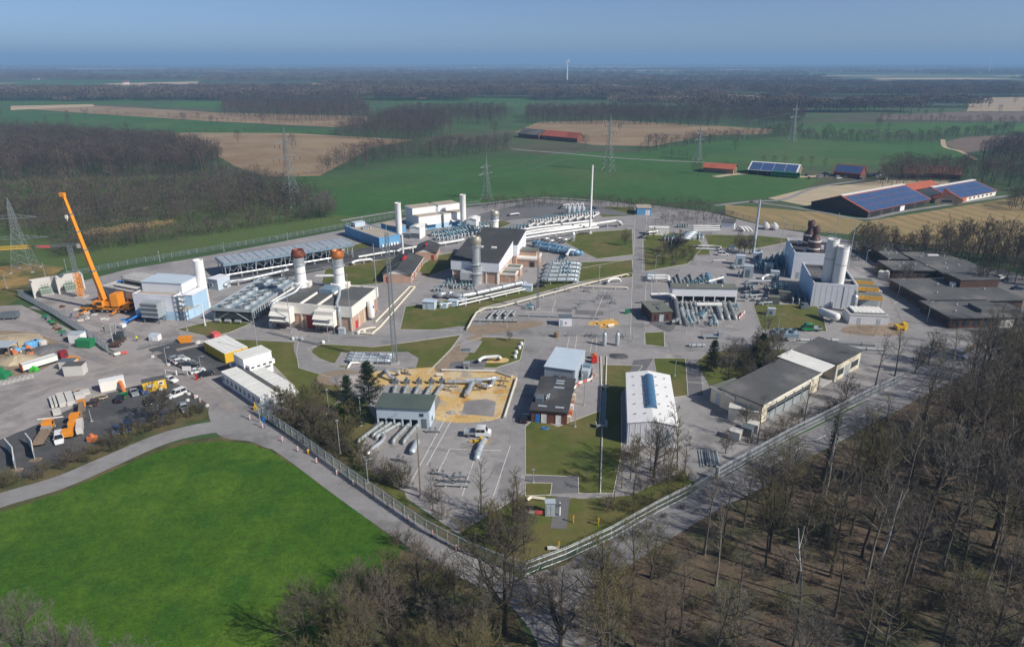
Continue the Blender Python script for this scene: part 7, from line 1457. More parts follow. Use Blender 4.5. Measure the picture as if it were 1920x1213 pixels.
# ---------------------------------------------------------------- power line
def pylon(label,px,py,pt,rz,w=6.5,arms=((.62,7.5),(.80,5.5)),t=.16,m='pylon_steel'):
    h = top(px,py,pt); T = thing('power_pylon',label,'pylon',P(px,py),rz); n = 9; mb = MB()
    lattice(mb,0,0,0,h*.58,w,w*.30,6,t,t*.55); lattice(mb,0,0,h*.58,h*.86,w*.30,w*.16,6,t*.8,t*.5); lattice(mb,0,0,h*.86,h,w*.16,.1,3,t*.6,t*.4); part(T,'lattice',mb,m)
    for f,aw in arms:
        z = h*f; mb = MB()
        for s in (-1,1):
            e = Vector((s*aw,0,z+.3))
            for y in (-w*.13,w*.13): mb.bar((0,y,z),e,t*.7); mb.bar((0,y,z+1.6),e,t*.6)
            for k in range(1,5): q = Vector((0,0,z)).lerp(e,k/5); mb.bar(q+Vector((0,-w*.13*(1-k/5),0)),q+Vector((0,w*.13*(1-k/5),0)),t*.4); mb.bar(q,Vector((0,0,z+1.6)).lerp(e,(k-.5)/5),t*.4)
        part(T,'crossarm',mb,m)
        for s in (-1,1):
            for fr in (1,.55): part(T,'insulator',MB().lathe((s*aw*fr,0),[(.08,z-1.6),(.16,z-1.2),(.08,z-.8),(.16,z-.4),(.06,z+.2)],6),'brick_dark')
    bx(T,'footing','concrete',(-w/2-.4,-w/2+.4,-w/2-.4,-w/2+.4,0,.3),(w/2-.4,w/2+.4,-w/2-.4,-w/2+.4,0,.3),(-w/2-.4,-w/2+.4,w/2-.4,w/2+.4,0,.3),(w/2-.4,w/2+.4,w/2-.4,w/2+.4,0,.3))
    T['h'] = h; return T
def wire(a,b,sag,label,group,r=.035):
    pts = [a.lerp(b,k/14)-Vector((0,0,sag*4*(k/14)*(1-k/14))) for k in range(15)]; solo('power_cable',MB().tube(pts,r,3),'wire',label,'cable',group)
PYL = [pylon('grey lattice pylon with wide arms beside the crane site',49,507,371,R(12),7,((.44,10),(.72,8.0)),.13),pylon('tall lattice pylon with two pairs of arms at the tree belt',548,386,240,R(55),7.5,((.62,8.5),(.80,6.5)),.15),pylon('slender pylon in the green field behind the two white halls',912,374,288,R(55),5,((.55,7),(.70,5)),.13),pylon('lattice pylon with two pairs of arms in the middle of the green field',1140,320,214,R(50),7,((.66,9),(.82,6)),.17),pylon('far slender pylon on the green slope beyond the barns',1484,266,190,R(40),6,((.6,9),(.78,6)),.26),pylon('thin far pylon behind the small red roofed barn',1308,300,238,R(40),5,((.6,6),(.78,4)),.18)]
def armpt(T,f,x): return W2(T.location,T.rotation_euler.z,x,0,T['h']*f-1.6)
S_ = [('cable strung from the crane site pylon to the tall pylon at the tree belt',0,1),('cable strung from the tall tree belt pylon to the slender field pylon',1,2),('cable strung across the green field to the middle pylon',2,3),('cable strung from the middle field pylon to the far slope pylon',3,4)]
for lab,i,j in S_:
    fi, fj = ((.44,10),(.72,8)) if i==0 else {1:((.62,8.5),(.80,6.5)),2:((.55,7),(.70,5)),3:((.66,9),(.82,6))}[i], {1:((.62,8.5),(.80,6.5)),2:((.55,7),(.70,5)),3:((.66,9),(.82,6)),4:((.6,9),(.78,6))}[j]
    for (f,w1),(g,w2) in zip(fi,fj):
        for s in (-1,-.55,.55,1): wire(armpt(PYL[i],f,s*w1),armpt(PYL[j],g,s*w2),5,lab,lab.replace('cable','cables'))
a = W2(PYL[0].location,0,-90,-55)
for f,w1 in ((.44,10),(.72,8)):
    for s in (-1,1): wire(armpt(PYL[0],f,s*w1),Vector((a.x+s*w1*.3,a.y-s*w1,PYL[0]['h']*f)),4,'cable running out of view from the crane site pylon','cables out of view from the crane site pylon')
# ---------------------------------------------------------------- wind turbines
def turbine(label,px,py,pt,rb,ang,yaw):
    h = top(px,py,pt); T = thing('wind_turbine',label,'wind turbine',P(px,py),yaw); part(T,'tower',MB().lathe((0,0),[(2.0,0),(1.2,h)],14),'stack_white',smooth=True); bx(T,'nacelle','stack_white',-1.8,1.8,-3.5,5,h-1.6,h+2); part(T,'hub',MB().tube([(0,-5.2,h+.2),(0,-3.5,h+.2)],[.6,1.6],10),'stack_white')
    for k in range(3):
        a = ang+k*2.0944; d = Vector((math.sin(a),0,math.cos(a))); c = Vector((0,-4.4,h+.2)); part(T,'blade',MB().tube([c,c+d*rb*.15,c+d*rb*.5,c+d*rb],[.9,1.3,.8,.2],5),'stack_white')
turbine('white wind turbine standing alone in the far fields',1063,157,116,12,.5,R(88)); turbine('far white wind turbine on the horizon',1618,126,96,40,.0,R(60)); turbine('farthest faint wind turbine near the horizon',1853,138,112,38,.9,R(75))
# ---------------------------------------------------------------- trees
def ortho(d):
    a = d.cross(Vector((0,0,1))); a = a if a.length > .05 else d.cross(Vector((1,0,0))); a.normalize(); return a, d.cross(a).normalized()
def off_dir(d, ang, rot):
    a, b = ortho(d); return (d*math.cos(ang) + (a*math.cos(rot)+b*math.sin(rot))*math.sin(ang)).normalized()
def limb(rg, p, d, L, segs, wob, lift):
    pts = [p.copy()]; q = p.copy(); dd = d.copy()
    for i in range(segs):
        dd = (dd + Vector((rg.uniform(-wob,wob), rg.uniform(-wob,wob), rg.uniform(-wob,wob)+lift))).normalized(); q = q + dd*(L/segs); pts.append(q.copy())
    return pts
def at(pts, t):
    f = t*(len(pts)-1); i = min(int(f), len(pts)-2); return pts[i].lerp(pts[i+1], f-i), (pts[i+1]-pts[i]).normalized()
def bare_tree(seed, H, spread, clear, n1=13, n2=6, n3=5, n4=5, r0=None, forks=0, lean=0, twr=.022):
    rg = random.Random(seed); wood, tw = MB(), MB(); r0 = r0 or H*.0135
    tr = limb(rg, Vector((0,0,-.3)), Vector((lean,lean*.5,1)).normalized(), H*.93, 7, .07, .05)
    wood.tube(tr, [r0*(1.25 if i==0 else 1-.88*i/7) for i in range(8)], 6)
    mains = [(tr, 1.0, r0)]
    for f in range(forks):
        p, d = at(tr, clear*(.8+.5*rg.random())); q = limb(rg, p, off_dir(d, R(24+rg.uniform(0,16)), rg.uniform(0,6.3)), H*(.62-.1*f), 6, .08, .09)
        wood.tube(q, [r0*.62*(1-.85*i/6) for i in range(7)], 5); mains.append((q, .8, r0*.62))
    for tr_, sc, rr in mains:
        for i in range(int(n1*sc)):
            t = clear+(.97-clear)*((i+rg.random())/(n1*sc)) if tr_ is tr else .25+.72*((i+rg.random())/(n1*sc))
            p, d = at(tr_, t); a = R(78-40*t+rg.uniform(-10,10)); L = spread*sc*(1.05-.62*((t-clear)/(1-clear+.01))**1.4)*rg.uniform(.7,1.15)
            b1 = limb(rg, p, off_dir(d, a, i*2.4+rg.uniform(-.5,.5)), max(L,1.2), 4, .16, .13); r1 = max(.045, rr*.42*(1-t*.6))
            wood.tube(b1, [r1*(1-.75*j/4) for j in range(5)], 4, False)
            for k in range(n2):
                t2 = .22+.78*(k+rg.random())/n2; p2, d2 = at(b1, min(t2,.99)); L2 = L*rg.uniform(.30,.50)*(1.15-.5*t2)
                b2 = limb(rg, p2, off_dir(d2, R(rg.uniform(28,62)), rg.uniform(0,6.3)), max(.6,L2), 3, .2, .12)
                tw.tube(b2, [max(.03,r1*.42)*(1-.25*j) for j in range(4)], 3, False)
                for m in range(n3):
                    p3, d3 = at(b2, .15+.85*(m+rg.random())/n3*.98); L3 = L2*rg.uniform(.35,.6)
                    d3 = off_dir(d3, R(rg.uniform(20,65)), rg.uniform(0,6.3)); e3 = p3+(d3+Vector((0,0,.2)))*L3
                    w = ortho(d3)[0]*twr; tw.add([p3-w, p3+w, e3], [(0,1,2)])
                    for q in range(n4):
                        s = rg.uniform(.2,1); p4 = p3.lerp(e3, s); d4 = off_dir(d3, R(rg.uniform(25,70)), rg.uniform(0,6.3)); e4 = p4+(d4+Vector((0,0,.15)))*L3*rg.uniform(.3,.6)
                        w = ortho(d4)[rg.randrange(2)]*twr*.8; tw.add([p4-w, p4+w, e4], [(0,1,2)])
    return wood, tw
def leafy(rg, mb, c, n, rad, size, squash=1):
    for _ in range(n):
        d = Vector((rg.gauss(0,1), rg.gauss(0,1), rg.gauss(0,1))).normalized()*rad*(rg.random()**.45); d.z *= squash
        p = Vector(c)+d; a = Vector((rg.gauss(0,1), rg.gauss(0,1), rg.gauss(0,.7))).normalized()*size*rg.uniform(.5,1.2); b = off_dir(a.normalized(), R(90), rg.uniform(0,6.3))*size*rg.uniform(.4,.8)
        mb.add([p-a*.5-b*.5, p+a*.5, p-a*.1+b*.6], [(0,1,2)])
def bush(seed, h, w, n=26, leaves=0, lsize=.16, twr=.026):
    rg = random.Random(seed); wood, tw, lf = MB(), MB(), MB()
    for i in range(n):
        a = rg.uniform(0,6.3); r = w*.28*rg.random()**.5; p = Vector((r*math.cos(a), r*math.sin(a), -.1))
        d = Vector((math.cos(a)*rg.uniform(.1,.75), math.sin(a)*rg.uniform(.1,.75), 1)).normalized(); L = h*rg.uniform(.6,1.05)
        b = limb(rg, p, d, L, 3, .18, .06); wood.tube(b, [.035*h/3*(1-.28*j) for j in range(4)], 3, False)
        for k in range(7):
            p2, d2 = at(b, .2+.78*rg.random()); d2 = off_dir(d2, R(rg.uniform(20,60)), rg.uniform(0,6.3)); e2 = p2+d2*L*rg.uniform(.2,.4); q = ortho(d2)[0]*twr; tw.add([p2-q,p2+q,e2],[(0,1,2)])
            for m in range(6):
                p3 = p2.lerp(e2, rg.uniform(.2,1)); d3 = off_dir(d2, R(rg.uniform(25,70)), rg.uniform(0,6.3)); e3 = p3+d3*L*rg.uniform(.08,.2); q = ortho(d3)[rg.randrange(2)]*twr; tw.add([p3-q,p3+q,e3],[(0,1,2)])
                if leaves and rg.random() < leaves: leafy(rg, lf, e3, 3, .25, lsize)
    return wood, tw, lf
def pine(seed, H, w):
    rg = random.Random(seed); wood, lf = MB(), MB()
    tr = limb(rg, Vector((0,0,-.3)), Vector((0,0,1)), H*.97, 6, .03, .05); wood.tube(tr, [H*.016*(1-.85*i/6) for i in range(7)], 6)
    lv = int(H*1.1)
    for i in range(lv):
        t = .10+.88*i/lv; L = w*.5*(1-t)**.75*rg.uniform(.75,1.15)+.35
        for k in range(6):
            p, d = at(tr, t); b = limb(rg, p, off_dir(Vector((0,0,1)), R(82-18*t+rg.uniform(-8,8)), k*1.05+i*.6+rg.uniform(-.3,.3)), L, 3, .1, .05)
            wood.tube(b, [.06*(1-.28*j) for j in range(4)], 3, False)
            for s in range(5): leafy(rg, lf, at(b, .3+.7*s/4.05)[0], 16, .42+.06*L, .34, .6)
    return wood, lf
def tree_thing(name, label, cat, woodm, crownm, wmat, cmat, group, extra=None):
    t = thing(name, label, cat, (0,0,0), 0, group); part(t, 'trunk', woodm, wmat); part(t, 'crown', crownm, cmat)
    if extra: part(t, 'foliage', extra[0], extra[1])
    return t
def far_tree(seed, H, w, n, blade, both=False):
    rg = random.Random(seed); mb = MB(); tk = mb if not both else MB()
    tk.tube([(0,0,-.5),(0,0,H*.45),(rg.uniform(-.3,.3),rg.uniform(-.3,.3),H*.85)], [H*.016,H*.011,.04], 3, False)
    for i in range(n):
        a = rg.uniform(0,6.3); t = rg.random()**.7; z = H*(.25+.62*t); r = w*.5*math.sqrt(max(0,1-((t-.45)/.62)**2))*rg.random()**.6
        p = Vector((r*math.cos(a), r*math.sin(a), z)); d = Vector((math.cos(a)*.6+rg.gauss(0,.3), math.sin(a)*.6+rg.gauss(0,.3), .75+rg.gauss(0,.3))).normalized()
        L = H*rg.uniform(.08,.17); e = p+d*L; q = ortho(d)[rg.randrange(2)]*blade*rg.uniform(.6,1.3); mb.add([p-q,p+q,e],[(0,1,2)])
        for _ in range(2):
            d2 = off_dir(d, R(rg.uniform(25,60)), rg.uniform(0,6.3)); p2 = p.lerp(e,rg.uniform(.1,.7)); q = ortho(d2)[0]*blade*.7; mb.add([p2-q,p2+q,p2+d2*L*.7],[(0,1,2)])
    return (tk, mb) if both else mb
PROTO = {}
def proto(key, builder, name, cat, wmat, cmats):
    m = builder()
    me = [m[0].mesh('trunk'), m[1].mesh('crown')]; me[0].materials.append(MT[wmat])
    PROTO[key] = (me, name, cat, cmats, wmat, [x.mesh('foliage') if len(x.v) else None for x in m[2:]])
_cm = {}
def place(key, loc, label, group, rz=None, scale=1, cm=None, lm='leaf_olive', name=None, wm=None, cat=None):
    me, nm, ct, cmats, wmat, ex = PROTO[key]
    cm = cm or random.choice(cmats); wm = wm or wmat
    t = thing(name or nm, label, cat or ct, loc, random.uniform(0,6.28) if rz is None else rz, group); t.scale = (scale*random.uniform(.93,1.07), scale*random.uniform(.93,1.07), scale)
    for src, m_, pn in [(me[0], wm, 'trunk' if 'shrub' not in nm else 'stems'), (me[1], cm, 'crown')]+[(x, lm, 'foliage') for x in ex if x]:
        k = (src.name, m_)
        if k not in _cm: c = src.copy(); c.materials.clear(); c.materials.append(MT[m_]); _cm[k] = c
        o = link(bpy.data.objects.new(pn, _cm[k])); o.parent = t
    return t
for i in range(4): proto(('tall',i), lambda: bare_tree(10+i, 20+i, 4.6+.3*i, .42, 14, 6, 4, 4, r0=.30, twr=.024), 'woodland_tree', 'tree', 'bark', ['twig','twig_grey','twig_dark'])
for i in range(3): proto(('broad',i), lambda: bare_tree(30+i, 17+i, 7.0+.4*i, .26, 13, 7, 5, 5, r0=.38, forks=3), 'spreading_tree', 'tree', 'bark_dark', ['twig','twig_grey'])
for i in range(3): proto(('slim',i), lambda: bare_tree(50+i, 12+i, 2.4, .3, 12, 6, 5, 4, r0=.12, twr=.03), 'young_bare_tree', 'tree', 'bark', ['twig','twig_olive'])
for i in range(3): proto(('round',i), lambda: bare_tree(70+i, 10+i, 4.2, .2, 14, 7, 5, 6, r0=.2, forks=2, twr=.032), 'bushy_tree', 'tree', 'bark_dark', ['twig','twig_grey','twig_olive'])
for i in range(3): proto(('shrub',i), lambda: bush(90+i, 3.2+.4*i, 4.0, 24), 'shrub', 'shrub', 'bark_dark', ['twig','twig_olive','twig_dark'])
for i in range(2): proto(('leafshrub',i), lambda: bush(95+i, 2.8+.4*i, 3.6, 22, .5), 'shrub', 'shrub', 'bark_dark', ['twig_olive'])
for i in range(3): proto(('far',i), lambda: far_tree(200+i, 17+i, 9, 210, .075, True), 'far_bare_tree', 'tree', 'bark_dark', ['twig','twig_dark'])
for i in range(3): proto(('mid',i), lambda: bare_tree(210+i, 15+i, 5.2, .25, 13, 6, 5, 4, r0=.22, forks=1, twr=.045), 'belt_tree', 'tree', 'bark_dark', ['twig','twig_dark'])
for i in range(2): proto(('pine',i), lambda: pine(100+i, 12+2*i, 7.5), 'pine_tree', 'tree', 'bark_dark', ['needle'])
def scatter(pix, dist, rg, tries=40, maxn=9999, world=False):
    "points at least dist apart inside an outline"
    q = [tuple(P(*p)[:2]) for p in pix] if not world else pix
    x0,x1 = min(p[0] for p in q), max(p[0] for p in q); y0,y1 = min(p[1] for p in q), max(p[1] for p in q)
    cell = dist; grid = {}; out = []; n = int((x1-x0)*(y1-y0)/dist**2*3)
    for _ in range(min(n,60000)):
        x, y = rg.uniform(x0,x1), rg.uniform(y0,y1)
        if not inpoly(x,y,q): continue
        i, j = int(x//cell), int(y//cell)
        if any((x-a)**2+(y-b)**2 < dist*dist for di in (-1,0,1) for dj in (-1,0,1) for a,b in grid.get((i+di,j+dj),())): continue
        grid.setdefault((i,j),[]).append((x,y)); out.append((x,y))
        if len(out) >= maxn: break
    return out
rg = random.Random(3)
# --- the wood beside the lane: every tree near enough to tell apart
WOOD = [(1090,1190),(1150,1120),(1330,1015),(1430,965),(1540,905),(1650,850),(1740,795),(1800,735),(1860,675),(2050,600),(2300,760),(2400,1213),(2300,1350),(1080,1350)]
pts = scatter(WOOD, 4.7, rg)
pts.sort(key=lambda p: p[1]); pts = [p for p in pts if abs(p[0]) < (p[1]*.84+22)]
L1 = 'tall bare broadleaved tree in the wood beside the lane'; G1 = 'bare trees of the wood beside the lane'
sel = pts if len(pts) <= 290 else [pts[i] for i in sorted(rg.sample(range(len(pts)), 290))]
for x, y in sel:
    k = ('tall', rg.randrange(4)) if rg.random() < .74 else ('broad', rg.randrange(3)); near = y < 85
    place(k, (x,y,0), L1, G1, scale=rg.uniform(.6,.85)+max(0,min(.25,(x-40)/160)), wm=rg.choice(['bark','bark_dark','bark','bark_pale']), cm=rg.choice(['twig','twig','twig_grey','twig_olive']))
print('wood trees', len(sel), 'of', len(pts))
L2 = 'low bare undergrowth shrub on the floor of the wood beside the lane'
for x, y in scatter(WOOD, 3.1, rg, maxn=290):
    if abs(x) < y*.84+15: place(('shrub' if rg.random()<.8 else 'leafshrub', rg.randrange(2)), (x,y,0), L2, 'undergrowth shrubs of the wood', scale=rg.uniform(.35,.95), cm=rg.choice(['twig','twig_dark','twig_olive','twig_grey']))
# --- trees at the foot of the picture between the near field and the lane
B1 = [(420,1500),(470,1300),(540,1220),(640,1165),(760,1120),(840,1125),(905,1160),(960,1240),(960,1500)]
for x, y in scatter(B1, 3.5, rg): place(rg.choice([('broad',0),('broad',1),('broad',2),('round',0),('round',1),('tall',2)]), (x,y,0), 'grey-brown bare tree in the copse below the bright green field', 'bare trees of the copse below the green field', scale=rg.uniform(.45,.68), cm=rg.choice(['twig','twig_grey','twig_olive']))
for px, py, s in [(60,1290,.75),(150,1330,.8),(-40,1260,.7),(260,1350,.7),(20,1400,.8)]:
    place(('broad', rg.randrange(3)), P(px,py), 'spindly bare tree with pale twigs at the lower edge of the bright green field', 'spindly trees at the lower edge of the field', scale=s, cm='twig_grey')
for px, py, s in [(130,1250,1.2),(40,1330,1.4),(210,1300,1.3),(300,1330,1.2),(700,1120,1.0),(640,1170,1.1),(820,1150,.9)]:
    place(('leafshrub', rg.randrange(2)), P(px,py), 'dark green leafy shrub at the lower edge of the bright green field', 'leafy shrubs below the green field', scale=s, lm='leaf_dark')
place(('broad',1), P(948,1185), 'big spreading bare tree with dark limbs over the fence corner by the lane junction', 'big tree at the fence corner', scale=1.05, rz=.6, cm='twig_dark')
place(('broad',2), P(1050,1230), 'spreading bare tree growing at the edge of the gravel lane junction', 'trees at the lane junction', scale=.85, cm='twig')
place(('broad',0), P(1120,1190), 'bare tree at the wood corner beside the lane junction', None, scale=.95, cm='twig_olive')
# ---------------------------------------------------------------- single trees and shrubs about the works
def TR(key,px,py,lab,grp=None,s=1.0,**k): return place(key,P(px,py),lab,grp,scale=s,**k)
TR(('pine',0),693,757,'tall dark pine tree beside the sand bed',None,.95,lm='needle'); TR(('pine',1),655,778,'dark pine tree leaning over the thicket by the valve house',None,.72); TR(('pine',0),672,798,'lower dark pine tree nearest the valve house',None,.62)
TR(('pine',1),1333,693,'dark pine tree beside the tarmac path',None,.62); TR(('pine',0),1424,690,'dark pine top among the bare bushes behind the garages',None,.85)
TR(('round',0),296,792,'bare tree growing in the dark car park',None,.95,cm='twig_dark')
def many(pix,dist,keys,lab,grp,s0,s1,cms=None,lm='leaf_olive',maxn=400,seed=1,name=None):
    r_ = random.Random(seed)
    for x,y in scatter(pix,dist,r_,maxn=maxn): place(r_.choice(keys),(x,y,0),lab,grp,scale=r_.uniform(s0,s1),cm=r_.choice(cms) if cms else None,lm=lm,rz=r_.uniform(0,6.28))
SH = [('shrub',0),('shrub',1),('shrub',2)]; RO = [('round',0),('round',1),('round',2)]; SL = [('slim',0),('slim',1),('slim',2)]; LS = [('leafshrub',0),('leafshrub',1)]; TA = [('tall',i) for i in range(4)]; BR = [('broad',i) for i in range(3)]; FA = [('far',i) for i in range(3)]; MI = [('mid',i) for i in range(3)]
many([(525,775),(600,750),(648,762),(672,820),(660,850),(600,812)],2.8,RO+SL,'bare bushy tree in the thicket behind the white office block','thicket behind the office block',.5,.75,['twig','twig_olive'],seed=2)
many([(515,780),(600,832),(690,888),(760,930),(770,915),(700,868),(640,835),(560,785)],1.9,SH+LS,'dense brown shrub along the inside of the palisade fence','shrubs inside the palisade fence',.8,1.35,['twig_dark','twig'],seed=3)
many([(770,935),(860,990),(960,1040),(985,1020),(960,965),(860,945),(800,935)],3.0,SH+SL,'thin bare bush inside the fence corner','bushes inside the fence corner',.55,.85,['twig','twig_olive'],seed=4)
many([(880,985),(985,965),(1010,1010),(985,1050),(930,1030)],3.6,RO,'round bare tree with reddish twigs inside the fence corner','bare trees inside the fence corner',.5,.68,['twig_olive','twig'],seed=5)
TR(('tall',1),902,965,'bare tree at the edge of the apron near the fence corner',None,.55,cm='twig_grey'); TR(('tall',0),970,975,'thin bare tree beside the cream low wall',None,.55,cm='twig_olive'); TR(('slim',1),812,958,'slim pale tree at the end of the apron',None,.8,cm='twig_grey')
TR(('broad',0),1226,895,'big bare tree standing before the white store hall',None,.72,cm='twig_dark'); TR(('slim',2),1270,880,'greenish slim tree at the corner of the white store hall',None,1.05,cm='twig_olive'); TR(('slim',0),1257,890,'slim bare tree beside the big one before the store hall',None,1.0,cm='twig_olive')
many([(1130,985),(1150,900),(1180,850),(1215,860),(1285,885),(1290,915),(1210,960)],2.6,SL+SH,'slim olive twigged tree in the thicket before the white store hall','thicket before the store hall',.6,.95,['twig_olive','twig'],seed=6)
many([(1345,690),(1380,655),(1440,640),(1475,660),(1470,700),(1400,738),(1350,725)],2.7,MI+RO+SH,'bare brown bush in the clump behind the garages','clump behind the garages',.45,.72,['twig','twig_olive','twig_grey'],seed=7)
many([(1225,495),(1245,470),(1300,468),(1300,490),(1260,500)],2.6,MI+SH,'bare bush in the clump on the lawn beside the road','clump on the lawn beside the road',.35,.6,['twig','twig_dark'],seed=8)
for px,py,s in ((1225,448,.5),(1385,474,.75),(1395,478,.7),(1405,476,.75),(1172,460,.6),(955,640,.3)): TR(('round',px%3),px,py,'single bare tree on a lawn inside the works','single bare trees on the works lawns',s)
many([(-120,960),(0,905),(60,888),(150,848),(250,800),(330,772),(390,770),(385,780),(280,812),(200,850),(100,890),(0,920),(-120,970)],1.9,SH+LS,'scrubby bush in the hedge between the car park and the access road','hedge below the car park',.5,.95,['twig_olive','twig','twig_dark'],seed=9)
many([(1590,478),(1610,455),(1700,470),(1790,478),(1860,490),(1860,505),(1700,490),(1600,490)],3.2,MI,'bare tree in the belt behind the office bungalows','tree belt behind the bungalows',.5,.72,['twig','twig_dark'],seed=10)
many([(1850,500),(1900,485),(2050,500),(2080,560),(1960,540),(1900,530)],3.4,MI,'bare tree at the entrance drive of the bungalows','trees at the entrance drive',.5,.78,['twig','twig_dark'],seed=11)
TR(('broad',1),1832,552,'lone bare tree on the green patch beside the broad bungalow',None,.75,cm='twig_dark'); TR(('round',1),1700,530,'bare tree in front of the long brick bungalow',None,.7)
TR(('round',2),1545,1010,'bare tree on the lane verge below the ivy column',None,.8)
many([(1650,352),(1700,347),(1790,344),(1870,352),(1990,368),(1990,330),(1860,322),(1700,322),(1650,330)],5.6,FA,'tall bare farm tree behind the riding barn','tall farm trees behind the riding barn',.6,.85,['twig_dark','twig'],seed=12)
many([(1870,385),(2000,372),(2050,400),(1900,400)],5,FA,'bare tree beyond the end of the stable barn','trees beyond the stable barn',.5,.7,['twig_dark'],seed=13)
for px,py in ((1360,322),(1430,312),(1450,311),(1470,311),(1500,312),(1520,313),(1545,316),(1300,325),(1310,326)): TR(('far',px%3),px,py,'small bare tree along the farm track in the green field','small trees along the farm track',.45)
many([(560,408),(600,402),(632,400),(630,412),(590,414)],4,FA,'pale bare tree at the end of the brown scrub','pale trees at the scrub end',.5,.75,['twig_grey'],seed=14)
many([(1640,500),(1680,520),(1700,548),(1690,552),(1660,530),(1635,512)],3.0,SH+LS,'leafy shrub at the corner of the bungalow road','shrubs at the bungalow road',.5,.9,seed=18)
many([(1700,470),(1790,462),(1900,470),(1990,490),(1990,505),(1860,492),(1760,480)],4.2,MI,'tall bare tree between the bungalows and the golden stubble','trees between bungalows and stubble',.6,.95,['twig','twig_dark'],seed=19)
# lane-side trees
for i,(px,py,s,k) in enumerate(((1437,975,.8,('broad',0)),(1506,800,.6,('tall',0)),(1398,800,.5,('round',0)),(1420,830,.55,('tall',1)),(1585,752,.6,('round',1)),(1640,728,.65,('tall',2)),(1675,715,.65,('tall',3)),(1360,850,.45,('round',2)),(1715,700,.7,('round',0)),(1740,680,.8,('round',1)))): TR(k,px,py,'bare tree along the lane fence by the garages','bare trees along the lane fence',s)
many([(1400,850),(1480,815),(1560,775),(1600,758),(1560,760),(1470,795),(1400,825)],2.6,SH,'low brown bush along the lane fence before the garages','bushes along the lane fence',.5,.9,['twig','twig_dark'],seed=15)
many([(1010,1100),(1110,1056),(1200,1005),(1300,945),(1300,938),(1160,1012),(1020,1080)],2.4,SH+LS,'small dark bush on the verge between fence and lane','bushes on the lane verge',.25,.5,['twig_dark'],lm='leaf_dark',seed=16)
many([(745,1015),(790,1030),(850,1075),(850,1085),(770,1040)],2.0,SH,'low bramble bush at the field corner beside the access road','brambles at the field corner',.5,.9,['twig'],seed=17)
# ivy-covered trunk and white birch snags
rgv = random.Random(8); lf = MB(); wd = MB().tube([(0,0,-.2),(.1,0,7),(.3,.1,15)],[.3,.22,.06],6)
for k in range(26): leafy(rgv, lf, (.012*k,0,.8+k*.52), 60, 1.15*(1-.018*k)*(1+.15*math.sin(k*1.7)), .34, .6)
T = thing('ivy_tree','narrow tree trunk wrapped in dark green ivy beside the lane','tree',P(1546,905)); part(T,'trunk',wd,'bark_dark'); part(T,'ivy',lf,'leaf_dark')
for i,(px,py,tx,ty,lab) in enumerate(((1546,935,1568,815,'leaning white birch snag with a forked top beside the lane'),(1648,1060,1692,920,'long leaning white birch trunk inside the wood'),(1500,1120,1497,990,'pale leaning birch stem in the wood near the lane'))):
    a = P(px,py); h = top(px,py,ty); b = PY(tx,ty,a.y); T = thing('birch_snag',lab,'tree',a); d = b-a; part(T,'trunk',MB().tube([(0,0,-.2),d*.35+Vector((.2,0,0)),d*.7,d],[.17,.14,.11,.05],6),'birch'); part(T,'branch',MB().tube([d*.7,d*.85+Vector((.6,.2,.5)),d+Vector((1.0,.3,.2))],[.07,.05,.02],5).tube([d*.5,d*.6+Vector((-.8,0,.6))],[.06,.02],4),'birch')
# ---------------------------------------------------------------- woods and hedges too far away to count
def proto_coll(name, mbs, mats_):
    c = bpy.data.collections.new(name)
    for i,(mb,m) in enumerate(zip(mbs, mats_)):
        me = mb.mesh(name); me.materials.append(MT[m]); c.objects.link(bpy.data.objects.new(name+'_tree', me))
    return c
FARC = proto_coll('far_wood', [far_tree(i, 16+i, 8.5, 95, .11) for i in range(4)], ['far_twig','far_twig_b','far_twig','far_twig_b'])
SCRUBC = proto_coll('scrub', [far_tree(20+i, 5+i, 4.5, 60, .06) for i in range(3)], ['far_twig_b','far_twig','far_twig_b'])
BLOCKC = proto_coll('wood_block', [far_tree(40+i, 17, 26, 150, .5) for i in range(3)], ['wood_twig','wood_twig_b','wood_twig'])
REEDC = proto_coll('reed', [far_tree(60, 2.2, 3, 40, .05)], ['reed'])
def gn_group(coll, key):
    g = bpy.data.node_groups.new('scatter_'+key, 'GeometryNodeTree')
    g.interface.new_socket('Geometry', in_out='INPUT', socket_type='NodeSocketGeometry'); g.interface.new_socket('Geometry', in_out='OUTPUT', socket_type='NodeSocketGeometry')
    n = g.nodes; l = g.links; gi = n.new('NodeGroupInput'); go = n.new('NodeGroupOutput')
    ci = n.new('GeometryNodeCollectionInfo'); ci.inputs['Collection'].default_value = coll; ci.inputs['Separate Children'].default_value = True; ci.inputs['Reset Children'].default_value = True
    ip = n.new('GeometryNodeInstanceOnPoints'); ip.inputs['Pick Instance'].default_value = True
    def attr(nm, ty):
        a = n.new('GeometryNodeInputNamedAttribute'); a.data_type = ty; a.inputs['Name'].default_value = nm; return a.outputs['Attribute']
    cx = n.new('ShaderNodeCombineXYZ'); l.new(attr('turn','FLOAT'), cx.inputs['Z'])
    l.new(gi.outputs[0], ip.inputs['Points']); l.new(ci.outputs[0], ip.inputs['Instance']); l.new(attr('pick','INT'), ip.inputs['Instance Index'])
    l.new(cx.outputs[0], ip.inputs['Rotation']); l.new(attr('size','FLOAT'), ip.inputs['Scale']); l.new(ip.outputs[0], go.inputs[0])
    return g
GN = {'far': (gn_group(FARC,'far'),4), 'scrub': (gn_group(SCRUBC,'scrub'),3), 'block': (gn_group(BLOCKC,'block'),3), 'reed': (gn_group(REEDC,'reed'),1)}
NWOOD = [0]
